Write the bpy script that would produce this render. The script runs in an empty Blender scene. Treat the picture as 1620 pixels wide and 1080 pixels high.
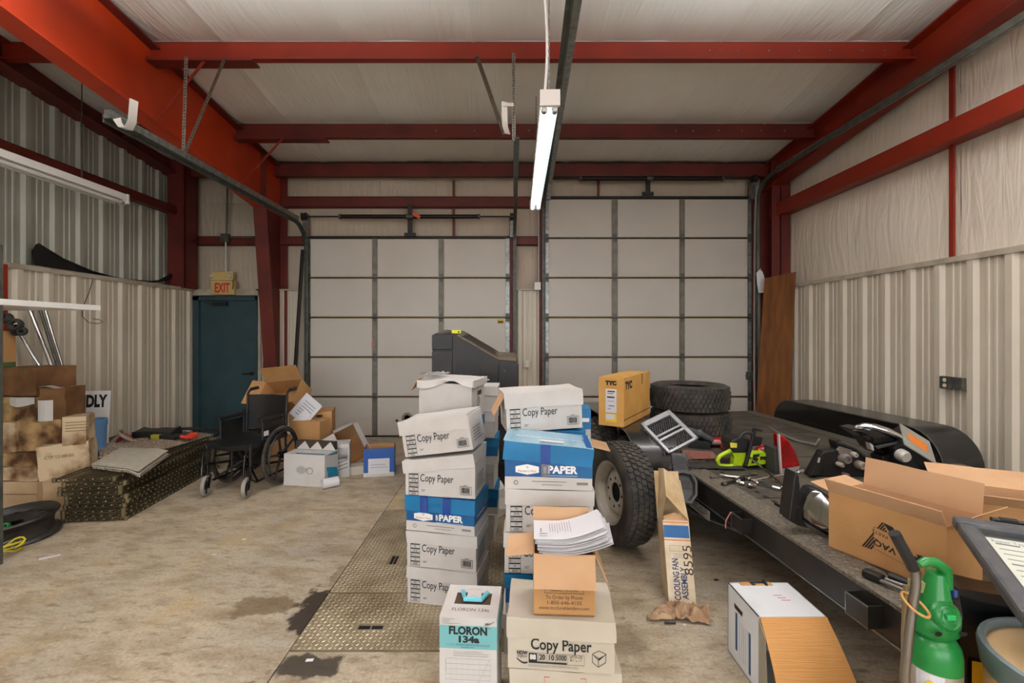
import bpy, math, random
from mathutils import Vector, Matrix, noise, Euler
R = math.radians
random.seed(7)
scene = bpy.context.scene
col = scene.collection

# ------------------------------------------------------------------ camera
FPX = 720.0          # focal length in pixels for a 1620 px wide frame
EYE = 1.59
cam = bpy.data.cameras.new('camera')
cam.sensor_width = 36.0
cam.lens = 36.0 * FPX / 1620.0
cam.shift_x = 10.0 / 1620.0
cam.shift_y = -13.0 / 1620.0
cam.clip_start = 0.05
camo = bpy.data.objects.new('camera', cam)
camo.location = (0, 0, EYE)
camo.rotation_euler = (R(90), 0, 0)
col.objects.link(camo)
scene.camera = camo
scene.view_settings.view_transform = 'Standard'
scene.view_settings.look = 'None'
scene.view_settings.gamma = 1.0
scene.view_settings.use_curve_mapping = False
scene.view_settings.exposure = 0.0

# ------------------------------------------------------------------ world: overcast sky, seen only through the open bay doors behind the camera
w = bpy.data.worlds.new('sky'); scene.world = w
w.use_nodes = True
bg = w.node_tree.nodes['Background']
bg.inputs[0].default_value = (0.90, 0.95, 1.0, 1)
bg.inputs[1].default_value = 6.0
FILL_W = 26.0        # watts (downward) of each added, unseen fluorescent fixture above and behind the viewpoint
UP_W = 128.0          # watts of an added uplight over each of those fixtures, brightening the roof


def at(u, v, d):
    """photograph pixel at depth d -> world point"""
    return Vector(((u - 800.0) * d / FPX, d, EYE - (v - 527.0) * d / FPX))


def onz(u, v, z):
    """photograph pixel on the horizontal plane z"""
    return at(u, v, FPX * (EYE - z) / (v - 527.0))


# ------------------------------------------------------------------ materials
def lin(c):
    o = []
    for x in c[:3]:
        x /= 255.0
        o.append(x / 12.92 if x <= 0.04045 else ((x + 0.055) / 1.055) ** 2.4)
    return (o[0], o[1], o[2], 1.0)


MATS = {}


def mat(name, c1, c2=None, rough=0.6, metal=0.0, scale=4.0, stretch=(1, 1, 1), bump=0.0, bscale=40.0,
        bstretch=None, detail=4.0, lo=0.4, hi=0.65, emit=None, spec=0.5, trans=0.0, coat=0.0):
    if name in MATS:
        return MATS[name]
    m = bpy.data.materials.new(name)
    m.use_nodes = True
    nt = m.node_tree
    N, L = nt.nodes, nt.links
    b = N['Principled BSDF']
    b.inputs['Base Color'].default_value = lin(c1)
    b.inputs['Roughness'].default_value = rough
    b.inputs['Metallic'].default_value = metal
    b.inputs['Specular IOR Level'].default_value = spec
    b.inputs['Transmission Weight'].default_value = trans
    b.inputs['Coat Weight'].default_value = coat
    if emit:
        b.inputs['Emission Color'].default_value = lin(emit[0])
        b.inputs['Emission Strength'].default_value = emit[1]
    tc = None
    if c2 or bump:
        tc = N.new('ShaderNodeTexCoord')
    if c2:
        mp = N.new('ShaderNodeMapping'); mp.inputs['Scale'].default_value = stretch
        L.new(tc.outputs['Object'], mp.inputs[0])
        n = N.new('ShaderNodeTexNoise'); n.inputs['Scale'].default_value = scale
        n.inputs['Detail'].default_value = detail
        L.new(mp.outputs[0], n.inputs['Vector'])
        r = N.new('ShaderNodeValToRGB')
        r.color_ramp.elements[0].position = lo; r.color_ramp.elements[0].color = lin(c1)
        r.color_ramp.elements[1].position = hi; r.color_ramp.elements[1].color = lin(c2)
        L.new(n.outputs[0], r.inputs[0]); L.new(r.outputs[0], b.inputs['Base Color'])
    if bump:
        mp2 = N.new('ShaderNodeMapping'); mp2.inputs['Scale'].default_value = bstretch or stretch
        L.new(tc.outputs['Object'], mp2.inputs[0])
        n2 = N.new('ShaderNodeTexNoise'); n2.inputs['Scale'].default_value = bscale
        n2.inputs['Detail'].default_value = 3
        L.new(mp2.outputs[0], n2.inputs['Vector'])
        bp = N.new('ShaderNodeBump'); bp.inputs['Strength'].default_value = min(1.0, bump)
        bp.inputs['Distance'].default_value = 0.01 * max(1.0, bump)
        L.new(n2.outputs[0], bp.inputs['Height']); L.new(bp.outputs[0], b.inputs['Normal'])
    MATS[name] = m
    return m


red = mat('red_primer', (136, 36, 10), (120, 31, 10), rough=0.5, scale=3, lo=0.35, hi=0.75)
redlit = mat('red_primer_lit', (188, 56, 8), (166, 46, 8), rough=0.5, scale=2.5, lo=0.35, hi=0.75)  # same primer as the purlins, brightened for light falling on the frame
reddark = mat('red_primer_shaded', (104, 34, 24), (84, 27, 20), rough=0.55, scale=3)  # same primer, darkened where the hall gets less light
liner = mat('cream_liner_panel', (206, 198, 180), (196, 187, 168), rough=0.38, scale=2.0, lo=0.3, hi=0.8)
outer = mat('galvalume_panel', (186, 188, 176), (164, 166, 155), rough=0.45, metal=0.15, scale=1.5, stretch=(1, 4, .6))
trimm = mat('cream_trim', (186, 178, 160), (160, 150, 130), rough=0.45, scale=6)
galv = mat('galvanised', (150, 154, 150), (112, 117, 114), rough=0.36, metal=0.75, scale=22, lo=0.35, hi=0.7)
galvdark = mat('galvanised_dull', (96, 98, 92), (76, 78, 73), rough=0.5, metal=0.5, scale=14)
white = mat('white_enamel', (235, 235, 232), rough=0.35)
black = mat('black_plastic', (22, 22, 23), (30, 30, 31), rough=0.45, scale=8)
blacks = mat('black_gloss', (12, 12, 13), rough=0.18, coat=0.3)
blackm = mat('black_metal', (26, 26, 26), (40, 38, 36), rough=0.5, metal=0.2, scale=10)
chrome = mat('chrome', (205, 205, 205), rough=0.12, metal=1.0)
steel = mat('steel', (150, 148, 144), rough=0.3, metal=1.0)
ink = mat('black_ink', (28, 28, 30), rough=0.7)
greyink = mat('grey_ink', (128, 126, 126), rough=0.7)
redink = mat('red_ink', (190, 60, 66), rough=0.7)
whiteink = mat('white_ink', (232, 232, 230), rough=0.6)
rubber = mat('rubber', (48, 46, 43), (84, 77, 66), rough=0.8, scale=9, lo=0.42, hi=0.75)
paper = mat('white_paper', (208, 208, 212), rough=0.75)
wcard = mat('white_carton', (198, 195, 191), (188, 183, 176), rough=0.65, scale=5, lo=0.45, hi=0.75)
wcard2 = mat('white_carton_yellowed', (194, 187, 172), (186, 177, 158), rough=0.65, scale=4)
bluec = mat('blue_carton', (6, 118, 172), (10, 104, 156), rough=0.4, scale=4)
blued = mat('dark_blue_print', (10, 76, 136), (8, 92, 146), rough=0.42, scale=7)
kraft = mat('kraft', (184, 140, 90), (172, 127, 78), rough=0.75, scale=5, lo=0.35, hi=0.7, bump=0.12, bscale=260, bstretch=(.05, 1, 1))
kraftin = mat('kraft_inside', (194, 156, 118), (184, 144, 106), rough=0.8, scale=4)
stain = mat('water_stained_carton', (184, 150, 102), (78, 48, 20), rough=0.85, scale=5.0, lo=0.38, hi=0.60, detail=6)
stain2 = mat('stained_pale_carton', (204, 182, 148), (104, 66, 28), rough=0.85, scale=4.0, lo=0.45, hi=0.66, detail=6)
brownc = mat('dull_brown_carton', (128, 90, 54), (84, 56, 30), rough=0.85, scale=5, lo=0.35, hi=0.7)
palec = mat('pale_brown_carton', (186, 160, 126), (166, 138, 104), rough=0.8, scale=3)


# ------------------------------------------------------------------ mesh builder
class MB:
    def __init__(s):
        s.v = []; s.f = []; s.m = Matrix.Identity(4)

    def add(s, verts, faces):
        o = len(s.v)
        s.v += [tuple(s.m @ Vector(p)) for p in verts]
        s.f += [tuple(i + o for i in f) for f in faces]
        return s

    def box(s, cx, cy, cz, sx, sy, sz, rot=None):
        c = Vector((cx, cy, cz)); E = Euler(rot).to_matrix() if rot else None
        vs = []
        for dz in (-.5, .5):
            for dx, dy in ((-.5, -.5), (.5, -.5), (.5, .5), (-.5, .5)):
                p = Vector((dx * sx, dy * sy, dz * sz))
                vs.append(c + (E @ p if E else p))
        return s.add(vs, [(3, 2, 1, 0), (4, 5, 6, 7), (0, 1, 5, 4), (1, 2, 6, 5), (2, 3, 7, 6), (3, 0, 4, 7)])

    def bx(s, x0, x1, y0, y1, z0, z1):
        return s.box((x0 + x1) / 2, (y0 + y1) / 2, (z0 + z1) / 2, x1 - x0, y1 - y0, z1 - z0)

    def tube(s, pts, r, seg=8, caps=True, closed=False):
        pts = [Vector(p) for p in pts]
        n = len(pts); rs = r if isinstance(r, (list, tuple)) else [r] * n
        vs = []; fs = []; ref = None
        for i, p in enumerate(pts):
            a = pts[i - 1] if (i > 0 or closed) else p
            b = pts[(i + 1) % n] if (i < n - 1 or closed) else p
            t = (b - a)
            t = t.normalized() if t.length > 1e-9 else Vector((0, 0, 1))
            if ref is None:
                ref = Vector((0, 0, 1)) if abs(t.z) < .9 else Vector((1, 0, 0))
            x = (ref - t * ref.dot(t))
            x = x.normalized() if x.length > 1e-6 else t.orthogonal().normalized()
            ref = x; y = t.cross(x)
            for k in range(seg):
                an = 2 * math.pi * k / seg
                vs.append(p + (x * math.cos(an) + y * math.sin(an)) * rs[i])
        for i in range(n if closed else n - 1):
            j = (i + 1) % n
            for k in range(seg):
                l = (k + 1) % seg
                fs.append((i * seg + k, i * seg + l, j * seg + l, j * seg + k))
        if caps and not closed:
            fs.append(tuple(range(seg - 1, -1, -1))); fs.append(tuple((n - 1) * seg + k for k in range(seg)))
        return s.add(vs, fs)

    def lathe(s, prof, seg=24, m=None, closed=False):
        """prof of (r, z); turned about local z, then placed with matrix m"""
        m = m or Matrix.Identity(4)
        vs = []; fs = []; n = len(prof)
        for r, z in prof:
            for k in range(seg):
                a = 2 * math.pi * k / seg
                vs.append(m @ Vector((r * math.cos(a), r * math.sin(a), z)))
        for i in range(n if closed else n - 1):
            j = (i + 1) % n
            for k in range(seg):
                l = (k + 1) % seg
                fs.append((i * seg + k, i * seg + l, j * seg + l, j * seg + k))
        if not closed:
            if prof[0][0] > 1e-6: fs.append(tuple(range(seg - 1, -1, -1)))
            if prof[-1][0] > 1e-6: fs.append(tuple((n - 1) * seg + k for k in range(seg)))
        return s.add(vs, fs)

    def prism(s, poly, h0, h1, m=None):
        """2-D polygon (x, y) pulled from z = h0 to h1, placed with matrix m"""
        m = m or Matrix.Identity(4); n = len(poly)
        vs = [m @ Vector((x, y, h0)) for x, y in poly] + [m @ Vector((x, y, h1)) for x, y in poly]
        fs = [tuple(range(n - 1, -1, -1)), tuple(range(n, 2 * n))]
        fs += [(i, (i + 1) % n, n + (i + 1) % n, n + i) for i in range(n)]
        return s.add(vs, fs)

    def grid(s, fn, nu, nv, thick=0.0):
        """fn(a, b) -> point; optional thickness along the surface normal"""
        P = [[Vector(fn(i / nu, j / nv)) for j in range(nv + 1)] for i in range(nu + 1)]
        vs = [p for row in P for p in row]
        I = lambda i, j: i * (nv + 1) + j
        fs = [(I(i, j), I(i + 1, j), I(i + 1, j + 1), I(i, j + 1)) for i in range(nu) for j in range(nv)]
        if thick:
            off = len(vs); bot = []
            for i in range(nu + 1):
                for j in range(nv + 1):
                    a = P[min(i + 1, nu)][j] - P[max(i - 1, 0)][j]; b = P[i][min(j + 1, nv)] - P[i][max(j - 1, 0)]
                    nn = a.cross(b); nn = nn.normalized() if nn.length > 1e-9 else Vector((0, 0, 1))
                    bot.append(P[i][j] - nn * thick)
            vs += bot
            fs += [tuple(off + k for k in reversed(f)) for f in fs[:nu * nv]]
            ring = [I(i, 0) for i in range(nu)] + [I(nu, j) for j in range(nv)] + [I(i, nv) for i in range(nu, 0, -1)] + [I(0, j) for j in range(nv, 0, -1)]
            for k in range(len(ring)):
                a, b = ring[k], ring[(k + 1) % len(ring)]
                fs.append((b, a, off + a, off + b))
        return s.add(vs, fs)

    def build(s, name, material, parent=None, smooth=False, bevel=0.0, seg=2):
        me = bpy.data.meshes.new(name)
        me.from_pydata(s.v, [], s.f)
        me.materials.append(material)
        if smooth:
            for p in me.polygons: p.use_smooth = True
            try: me.set_sharp_from_angle(angle=R(42))
            except Exception: pass
        o = bpy.data.objects.new(name, me)
        col.objects.link(o)
        if parent is not None: o.parent = parent
        if bevel:
            b = o.modifiers.new('bevel', 'BEVEL'); b.width = bevel; b.segments = seg; b.limit_method = 'ANGLE'
        return o


def tag(o, label=None, cat=None, group=None, kind=None):
    if label: o['label'] = label
    if cat: o['category'] = cat
    if group: o['group'] = group
    if kind: o['kind'] = kind
    return o


def thing(name, label, cat, loc=(0, 0, 0), rot=(0, 0, 0), group=None):
    o = bpy.data.objects.new(name, None)
    o.empty_display_size = .05
    col.objects.link(o)
    o.location = loc
    o.rotation_euler = rot if not isinstance(rot, (int, float)) else (0, 0, rot)
    return tag(o, label, cat, group)


def struct(name, label=None, cat=None):
    o = bpy.data.objects.new(name, None)
    o.empty_display_size = .05
    col.objects.link(o)
    o['kind'] = 'structure'
    return tag(o, label, cat)


def copyobj(o, parent=None):
    c = o.copy(); col.objects.link(c); c.parent = parent
    return c


def copytree(o, parent=None):
    c = copyobj(o, parent)
    for ch in list(o.children):
        copytree(ch, c)
    return c


def frame_mat(o, x, y):
    """matrix with origin o, x axis along x, y near y"""
    x = Vector(x).normalized(); z = x.cross(Vector(y)).normalized(); y = z.cross(x)
    m = Matrix((x, y, z)).transposed().to_4x4(); m.translation = Vector(o)
    return m


def setm(o, m):
    o.matrix_local = m
    return o


TXT = {}


def text(s, size, material, parent, loc, rot=(R(90), 0, 0), width=None, bold=0.0, name='lettering', align='CENTER', shear=0.0, sx=1.0):
    key = (s, size, bold, align, shear)
    if key not in TXT:
        c = bpy.data.curves.new('txt', 'FONT')
        c.body = s; c.size = size; c.align_x = align; c.align_y = 'CENTER'; c.offset = bold; c.shear = shear
        c.resolution_u = 3
        t = bpy.data.objects.new('txt', c)
        TXT[key] = bpy.data.meshes.new_from_object(t)
        bpy.data.objects.remove(t); bpy.data.curves.remove(c)
    me = TXT[key].copy(); me.name = name
    me.materials.clear(); me.materials.append(material)
    o = bpy.data.objects.new(name, me); col.objects.link(o)
    o.parent = parent; o.location = loc; o.rotation_euler = rot
    if width:
        xs = [v.co.x for v in me.vertices]
        k = width / max(1e-6, max(xs) - min(xs)); o.scale = (k, 1, 1)
    elif sx != 1.0:
        o.scale = (sx, 1, 1)
    return o


FRONT = (R(90), 0, 0)
RIGHT = (R(90), 0, R(90))
LEFT = (R(90), 0, R(-90))


def patch(parent, name, material, rects, face='front', off=0.0, depth=0.0006):
    """flat print: rectangles (x0, x1, z0, z1) lying on a face whose plane is at coordinate off"""
    b = MB()
    for x0, x1, z0, z1 in rects:
        if face == 'front': b.bx(x0, x1, off - depth, off, z0, z1)
        elif face == 'right': b.bx(off, off + depth, x0, x1, z0, z1)
        elif face == 'left': b.bx(off - depth, off, x0, x1, z0, z1)
        else: b.bx(x0, x1, z0, z1, off, off + depth)
    return b.build(name, material, parent)


def nz(p, s=1.0):
    return noise.noise(Vector(p) * s)
# ================================================================== STRUCTURE
XL, XR, YB, YF = -4.83, 4.09, 7.0, -6.0      # liner faces and door plane; the hall goes on behind the camera


def zc(y):
    return 4.952 - 0.11 * y


# ---- floor material: worn concrete with damp / oil stains
def floor_material():
    m = bpy.data.materials.new('worn_concrete'); m.use_nodes = True
    nt = m.node_tree; N, L = nt.nodes, nt.links
    b = N['Principled BSDF']
    tc = N.new('ShaderNodeTexCoord')

    def nnoise(scale, stretch=(1, 1, 1), rot=0.0, detail=5.0, rough=.55):
        mp = N.new('ShaderNodeMapping'); mp.inputs['Scale'].default_value = stretch; mp.inputs['Rotation'].default_value = (0, 0, rot)
        L.new(tc.outputs['Object'], mp.inputs[0])
        n = N.new('ShaderNodeTexNoise'); n.inputs['Scale'].default_value = scale; n.inputs['Detail'].default_value = detail
        n.inputs['Roughness'].default_value = rough
        L.new(mp.outputs[0], n.inputs['Vector'])
        return n

    def ramp(src, p0, c0, p1, c1):
        r = N.new('ShaderNodeValToRGB')
        r.color_ramp.elements[0].position = p0; r.color_ramp.elements[0].color = c0
        r.color_ramp.elements[1].position = p1; r.color_ramp.elements[1].color = c1
        L.new(src, r.inputs[0]); return r

    def mix(f, a, bb, mode='MIX'):
        x = N.new('ShaderNodeMix'); x.data_type = 'RGBA'; x.blend_type = mode
        if isinstance(f, float): x.inputs[0].default_value = f
        else: L.new(f, x.inputs[0])
        for s, q in ((6, a), (7, bb)):
            if isinstance(q, tuple): x.inputs[s].default_value = q
            else: L.new(q, x.inputs[s])
        return x.outputs[2]

    W1, B0 = (1, 1, 1, 1), (0, 0, 0, 1)
    c = ramp(nnoise(1.1).outputs[0], .36, lin((184, 170, 146)), .66, lin((162, 154, 140))).outputs[0]
    c = mix(ramp(nnoise(3.2, (1, 2.2, 1), .9).outputs[0], .45, B0, .72, W1).outputs[0], c, lin((142, 126, 102)))
    c = mix(ramp(nnoise(9, (1, 3, 1), .75, 8, .7).outputs[0], .52, B0, .68, W1).outputs[0], c, lin((128, 112, 90)))
    c = mix(ramp(nnoise(2.0, (1, 1, 1), 2.0, 6, .6).outputs[0], .58, B0, .74, W1).outputs[0], c, lin((172, 152, 116)))
    c = mix(.22, c, ramp(nnoise(60, detail=3).outputs[0], .35, (.18, .16, .13, 1), .7, (.9, .85, .8, 1)).outputs[0], 'OVERLAY')
    # stains: (x, y, rx, ry, strength)
    rgh = None
    for x, y, rx, ry, dens, cc in [(-1.10, 2.62, .17, .26, .96, (46, 38, 30)), (-1.42, 2.66, .26, .12, .62, (92, 72, 44)), (-.93, 2.16, .22, .11, .9, (50, 43, 34)),
                                   (-1.10, 2.98, .05, .16, .45, (90, 74, 50)), (-1.22, 2.02, .2, .07, .85, (48, 40, 28)), (.62, 2.35, .1, .2, .3, (96, 82, 64))]:
        mp = N.new('ShaderNodeMapping'); mp.vector_type = 'POINT'
        mp.inputs['Location'].default_value = (-x / rx, -y / ry, 0); mp.inputs['Scale'].default_value = (1 / rx, 1 / ry, 0)
        L.new(tc.outputs['Object'], mp.inputs[0])
        ln = N.new('ShaderNodeVectorMath'); ln.operation = 'LENGTH'; L.new(mp.outputs[0], ln.inputs[0])
        n = nnoise(7, detail=6)
        a = N.new('ShaderNodeMath'); a.operation = 'MULTIPLY_ADD'; a.inputs[1].default_value = 2.6; L.new(n.outputs[0], a.inputs[0]); L.new(ln.outputs['Value'], a.inputs[2])
        r = ramp(a.outputs[0], .5, (dens,) * 3 + (1,), .95, B0)
        r2 = N.new('ShaderNodeMath'); r2.operation = 'MULTIPLY'; r2.inputs[1].default_value = .45
        L.new(a.outputs[0], r2.inputs[0])
        r = ramp(r2.outputs[0], .88, (dens,) * 3 + (1,), .98, B0)
        c = mix(r.outputs[0], c, lin(cc))
    L.new(c, b.inputs['Base Color'])
    b.inputs['Roughness'].default_value = .62
    b.inputs['Specular IOR Level'].default_value = .35
    bp = N.new('ShaderNodeBump'); bp.inputs['Strength'].default_value = .25; bp.inputs['Distance'].default_value = .006
    L.new(nnoise(25, detail=6).outputs[0], bp.inputs['Height']); L.new(bp.outputs[0], b.inputs['Normal'])
    return m


concrete = floor_material()
# slabs between the sawn joints (4.10 m ahead of the camera and along the pit)
fl = struct('floor')
PX0, PX1, PY0, PY1, PY2, PY3 = -1.084, .17, 2.276, 2.785, 4.10, 4.47


def slab(x0, x1, y0, y1):
    g = .003
    MB().bx(x0 + g, x1 - g, y0 + g, y1 - g, -.12, 0).build('slab', concrete, fl)


slab(-5.2, PX0, YF, PY2); slab(-5.2, PX0, PY2, 7.3)
slab(PX0, PX1, YF, PY0); slab(PX0, PX1, PY3, 7.3)
slab(PX1, 4.4, YF, PY2); slab(PX1, 4.4, PY2, 7.3)
MB().bx(-5.2, 4.4, YF, 7.3, -.2, -.115).build('joint_filler', mat('joint_dirt', (62, 54, 44), rough=.9), fl)
MB().bx(-14, 14, -22, YF - .01, -.2, -.03).build('apron', mat('asphalt', (120, 118, 112), (100, 98, 94), scale=6, rough=.9), fl)

# ---- chequer plates over the pit
plate_m = mat('chequer_plate', (170, 156, 128), (120, 104, 80), rough=.42, metal=.45, scale=3.0, lo=.38, hi=.7, bump=.2, bscale=60)
lug_m = mat('chequer_lug', (206, 196, 172), (150, 136, 108), rough=.36, metal=.5, scale=3.0, lo=.4, hi=.7)
pit_m = mat('pit_dark', (8, 8, 8), rough=.9)


def pit_plate(label, x0, x1, y0, y1, slot):
    t = thing('chequer_plate', label, 'floor plate', ((x0 + x1) / 2, (y0 + y1) / 2, 0), group='steel plates over the pit')
    g = .004; X0, X1, Y0, Y1 = [(x0 - x1) / 2 + g, (x1 - x0) / 2 - g, (y0 - y1) / 2 + g, (y1 - y0) / 2 - g]
    b = MB()
    cx, cy = (x0 + x1) / 2, (y0 + y1) / 2
    if slot:
        a0, a1, b0, b1 = slot[0] - cx, slot[1] - cx, slot[2] - cy, slot[3] - cy
        for q in ((X0, a0, Y0, Y1), (a1, X1, Y0, Y1), (a0, a1, Y0, b0), (a0, a1, b1, Y1)):
            b.bx(q[0], q[1], q[2], q[3], -.02, .003)
    else:
        a0 = a1 = b0 = b1 = 99
        b.bx(X0, X1, Y0, Y1, -.02, .003)
    b.build('plate', plate_m, t)
    lg = MB(); s = .026
    ny = int((Y1 - Y0) / s); nx = int((X1 - X0) / s)
    for j in range(ny):
        for i in range(nx):
            x = X0 + (i + .5) * s; y = Y0 + (j + .5) * s
            if a0 - .012 < x < a1 + .012 and b0 - .012 < y < b1 + .012: continue
            an = .78 if (i + j) % 2 else -.78
            ca, sa = math.cos(an), math.sin(an); L_, w_ = .0125, .0042
            P = [(x + ca * p - sa * q, y + sa * p + ca * q, z) for p, q, z in ((-L_, 0, .003), (0, -w_, .003), (L_, 0, .003), (0, w_, .003), (-.006, 0, .0062), (.006, 0, .0062))]
            lg.add(P, [(0, 1, 4), (1, 5, 4), (1, 2, 5), (2, 3, 5), (3, 4, 5), (3, 0, 4)])
    tag(lg.build('tread_lugs', lug_m, t), kind='stuff')
    if slot:
        MB().bx(a0, a1, b0, b1, -.04, -.006).build('slot', pit_m, t)
        MB().bx((a0 + a1) / 2 - .002, (a0 + a1) / 2 + .002, b0, b1, -.02, 0).build('slot_bar', plate_m, t)


s1 = onz(565, 996, 0); s1b = onz(608, 988, 0)
s2 = onz(615, 893, 0); s2b = onz(630, 880, 0)
pit_plate('chequer steel floor plate nearest the camera with a wide slot', PX0, PX1, PY0, PY1, (s1.x, s1b.x + .0, s1.y, s1b.y))
pit_plate('long chequer steel floor plate under the left paper box stack', PX0, PX1, PY1, PY2, (s2.x, s2.x + .045, s2.y, s2.y + .13))
t = thing('pit_cover_slab', 'pale smooth strip at the far end of the chequer plates', 'floor plate', ((PX0 + PX1) / 2, (PY2 + PY3) / 2, 0))
MB().bx((PX0 - PX1) / 2 + .004, (PX1 - PX0) / 2 - .004, -.18, .18, -.02, .002).build('plate', mat('smooth_plate', (182, 164, 128), (150, 134, 104), scale=5), t)

# ---- corrugated panels
RIB = [(0.0, 0), (.028, .03), (.082, .03), (.11, 0), (.158, 0), (.166, .007), (.186, .007), (.194, 0), (.222, 0), (.230, .007), (.250, .007), (.258, 0)]


def corr(parent, mm, material, s0, s1, z0, z1, phase, step=.915, name='panel', depth=1.0):
    """ribbed sheet panels: x along the wall, -y proud"""
    k = math.floor((s0 - phase) / step); a = phase + k * step
    while a < s1 - 1e-6:
        lo, hi = max(a, s0), min(a + step, s1)
        if hi - lo > .01:
            prof = []
            for r in range(4):
                for p, h in RIB:
                    x = a + r * .305 + p
                    if lo - 1e-6 <= x <= hi + 1e-6 and x <= a + step + .001: prof.append((x, h * depth))
            if not prof or prof[0][0] > lo + 1e-4: prof.insert(0, (lo, 0))
            if prof[-1][0] < hi - 1e-4: prof.append((hi, 0))
            b = MB(); n = len(prof)
            vs = [(x, -h, z0) for x, h in prof] + [(x, -h, z1) for x, h in prof]
            b.add(vs, [(i, i + 1, n + i + 1, n + i) for i in range(n - 1)])
            o = b.build(name, material, parent); o.matrix_local = mm
        a += step


ML = Matrix.Translation((XL, 0, 0)) @ Matrix.Rotation(R(90), 4, 'Z')
MLo = Matrix.Translation((XL - .24, 0, 0)) @ Matrix.Rotation(R(90), 4, 'Z')
MR = Matrix.Translation((XR, 0, 0)) @ Matrix.Rotation(R(-90), 4, 'Z')      # local x = -Y
MBk = Matrix.Translation((0, YB + .05, 0))


def insul_mat(name, stretch, strength=.5, c1=(232, 230, 226), c2=(220, 217, 210)):
    m = mat(name, c1, c2, rough=.5, scale=1.2, lo=.3, hi=.75, bump=strength, bscale=2.4, bstretch=stretch, detail=3)
    n = [x for x in m.node_tree.nodes if x.type == 'BUMP'][0]; n.inputs['Distance'].default_value = .03
    tn = [x for x in m.node_tree.nodes if x.type == 'TEX_NOISE'][-1]; tn.inputs['Distortion'].default_value = 1.1; tn.inputs['Detail'].default_value = 4
    return m


ins_roof = insul_mat('roof_insulation_facing', (5, .6, 1), .4)
ins_side = insul_mat('wall_insulation_facing', (1, 4, .6), .5, (234, 226, 210), (222, 212, 194))
ins_back = insul_mat('back_insulation_dimmed', (4, 1, .9), .6, (192, 179, 160), (178, 164, 144))  # same facing, darkened and warmed for the weaker light at the back

# left wall: outer sheets above, cream liner below
wl = struct('wall_left')
MB().bx(XL - .4, XL - .28, YF, 7.4, 0, 4.95).build('sheathing', trimm, wl)
corr(wl, ML, liner, YF, 7.04, .0, 2.25, 4.448, name='liner_panel')
corr(wl, MLo, outer, YF, 7.2, 2.2, 4.9, 4.448, name='outer_panel')
MB().bx(XL - .22, XL + .035, YF, 7.02, 2.25, 2.275).bx(XL + .031, XL + .037, YF, 7.02, 2.225, 2.25).build('cap_trim', trimm, wl)
for zz in (3.37,):
    MB().bx(XL - .2, XL - .02, YF, 6.9, zz + .08, zz + .088).bx(XL - .2, XL - .02, YF, 6.9, zz - .008, zz).bx(XL - .03, XL - .02, YF, 6.9, zz - .03, zz + .088).build('girt', reddark, wl)
b = MB()
for x0, x1, h0, h1 in ((-.26, -.02, 0, .012), (-.26, -.02, -.24, -.228), (-.145, -.135, -.24, .01)):
    b.add([(XL + x, y, zc(y) - .03 + h) for y in (YF, 6.95) for x, h in ((x0, h0), (x1, h0), (x1, h1), (x0, h1))],
          [(0, 1, 2, 3), (7, 6, 5, 4), (0, 4, 5, 1), (1, 5, 6, 2), (2, 6, 7, 3), (3, 7, 4, 0)])
b.build('rake_rafter', reddark, wl)
MB().bx(XL - .17, XL + .09, 6.72, 6.735, 2.26, 4.15).bx(XL - .17, XL + .09, 6.99, 7.0, 2.26, 4.15).bx(XL + .07, XL + .09, 6.72, 7.0, 2.26, 4.15).build('corner_column', reddark, wl)
MB().bx(XL + .03, XL + .05, 4.33, 4.37, 1.4, 2.25).build('strap', red, wl)

# right wall: insulation above the cream liner
wr = struct('wall_right')
MB().bx(XR + .2, XR + .35, YF, 7.4, 0, 4.95).build('sheathing', trimm, wr)
corr(wr, MR, liner, -7.04, -YF, 0, 2.265, -6.117 - .055 - .915, name='liner_panel')
MB().bx(XR - .035, XR + .12, YF, 7.02, 2.265, 2.285).bx(XR - .037, XR - .031, YF, 7.02, 2.235, 2.265).build('cap_trim', trimm, wr)


def side_ins(y0, y1, z0, z1):
    n = 14
    MB().grid(lambda a, c: (XR + .13 - .05 * math.sin(math.pi * a) * math.sin(math.pi * c) + .012 * nz((a * 9 + y0, c * 2, z0 * 3)), y1 + (y0 - y1) * a, z0 + ((z1 if z1 else zc(y1 + (y0 - y1) * a) - .2) - z0) * c), n, n).build('insulation_blanket', ins_side, wr, smooth=True)


yy = [6.95, 4.22, 1.5, -1.2, -4, -6]
for i in range(5):
    side_ins(yy[i + 1], yy[i], 2.27, 3.42); side_ins(yy[i + 1], yy[i], 3.42, None)
    if i: MB().bx(XR + .04, XR + .06, yy[i] - .022, yy[i] + .022, 2.28, zc(yy[i]) - .3).build('sag_strap', red, wr)
MB().bx(XR - .09, XR + .1, YF, 6.9, 3.50, 3.508).bx(XR - .09, XR + .1, YF, 6.9, 3.335, 3.343).bx(XR - .098, XR - .09, YF, 6.9, 3.32, 3.508).build('girt', red, wr)
MB().bx(XR - .17, XR + .1, 6.70, 6.715, 0, 4.15).bx(XR - .17, XR + .1, 6.99, 7.0, 0, 4.15).bx(XR - .05, XR - .035, 6.7, 7.0, 0, 4.15).build('corner_column', reddark, wr)
b = MB()
for x0, x1, h0, h1 in ((-.2, .02, -.05, -.036), (-.2, .02, -.42, -.406), (-.095, -.085, -.42, -.04)):
    b.add([(XR + x, y, zc(y) - .03 + h) for y in (YF, 6.95) for x, h in ((x0, h0), (x1, h0), (x1, h1), (x0, h1))],
          [(0, 1, 2, 3), (7, 6, 5, 4), (0, 4, 5, 1), (1, 5, 6, 2), (2, 6, 7, 3), (3, 7, 4, 0)])
b.build('rafter', red, wr)

# back wall
wb = struct('wall_back')
MB().bx(-5.3, 4.5, 7.2, 7.35, 0, 4.6).build('sheathing', trimm, wb)


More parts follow.
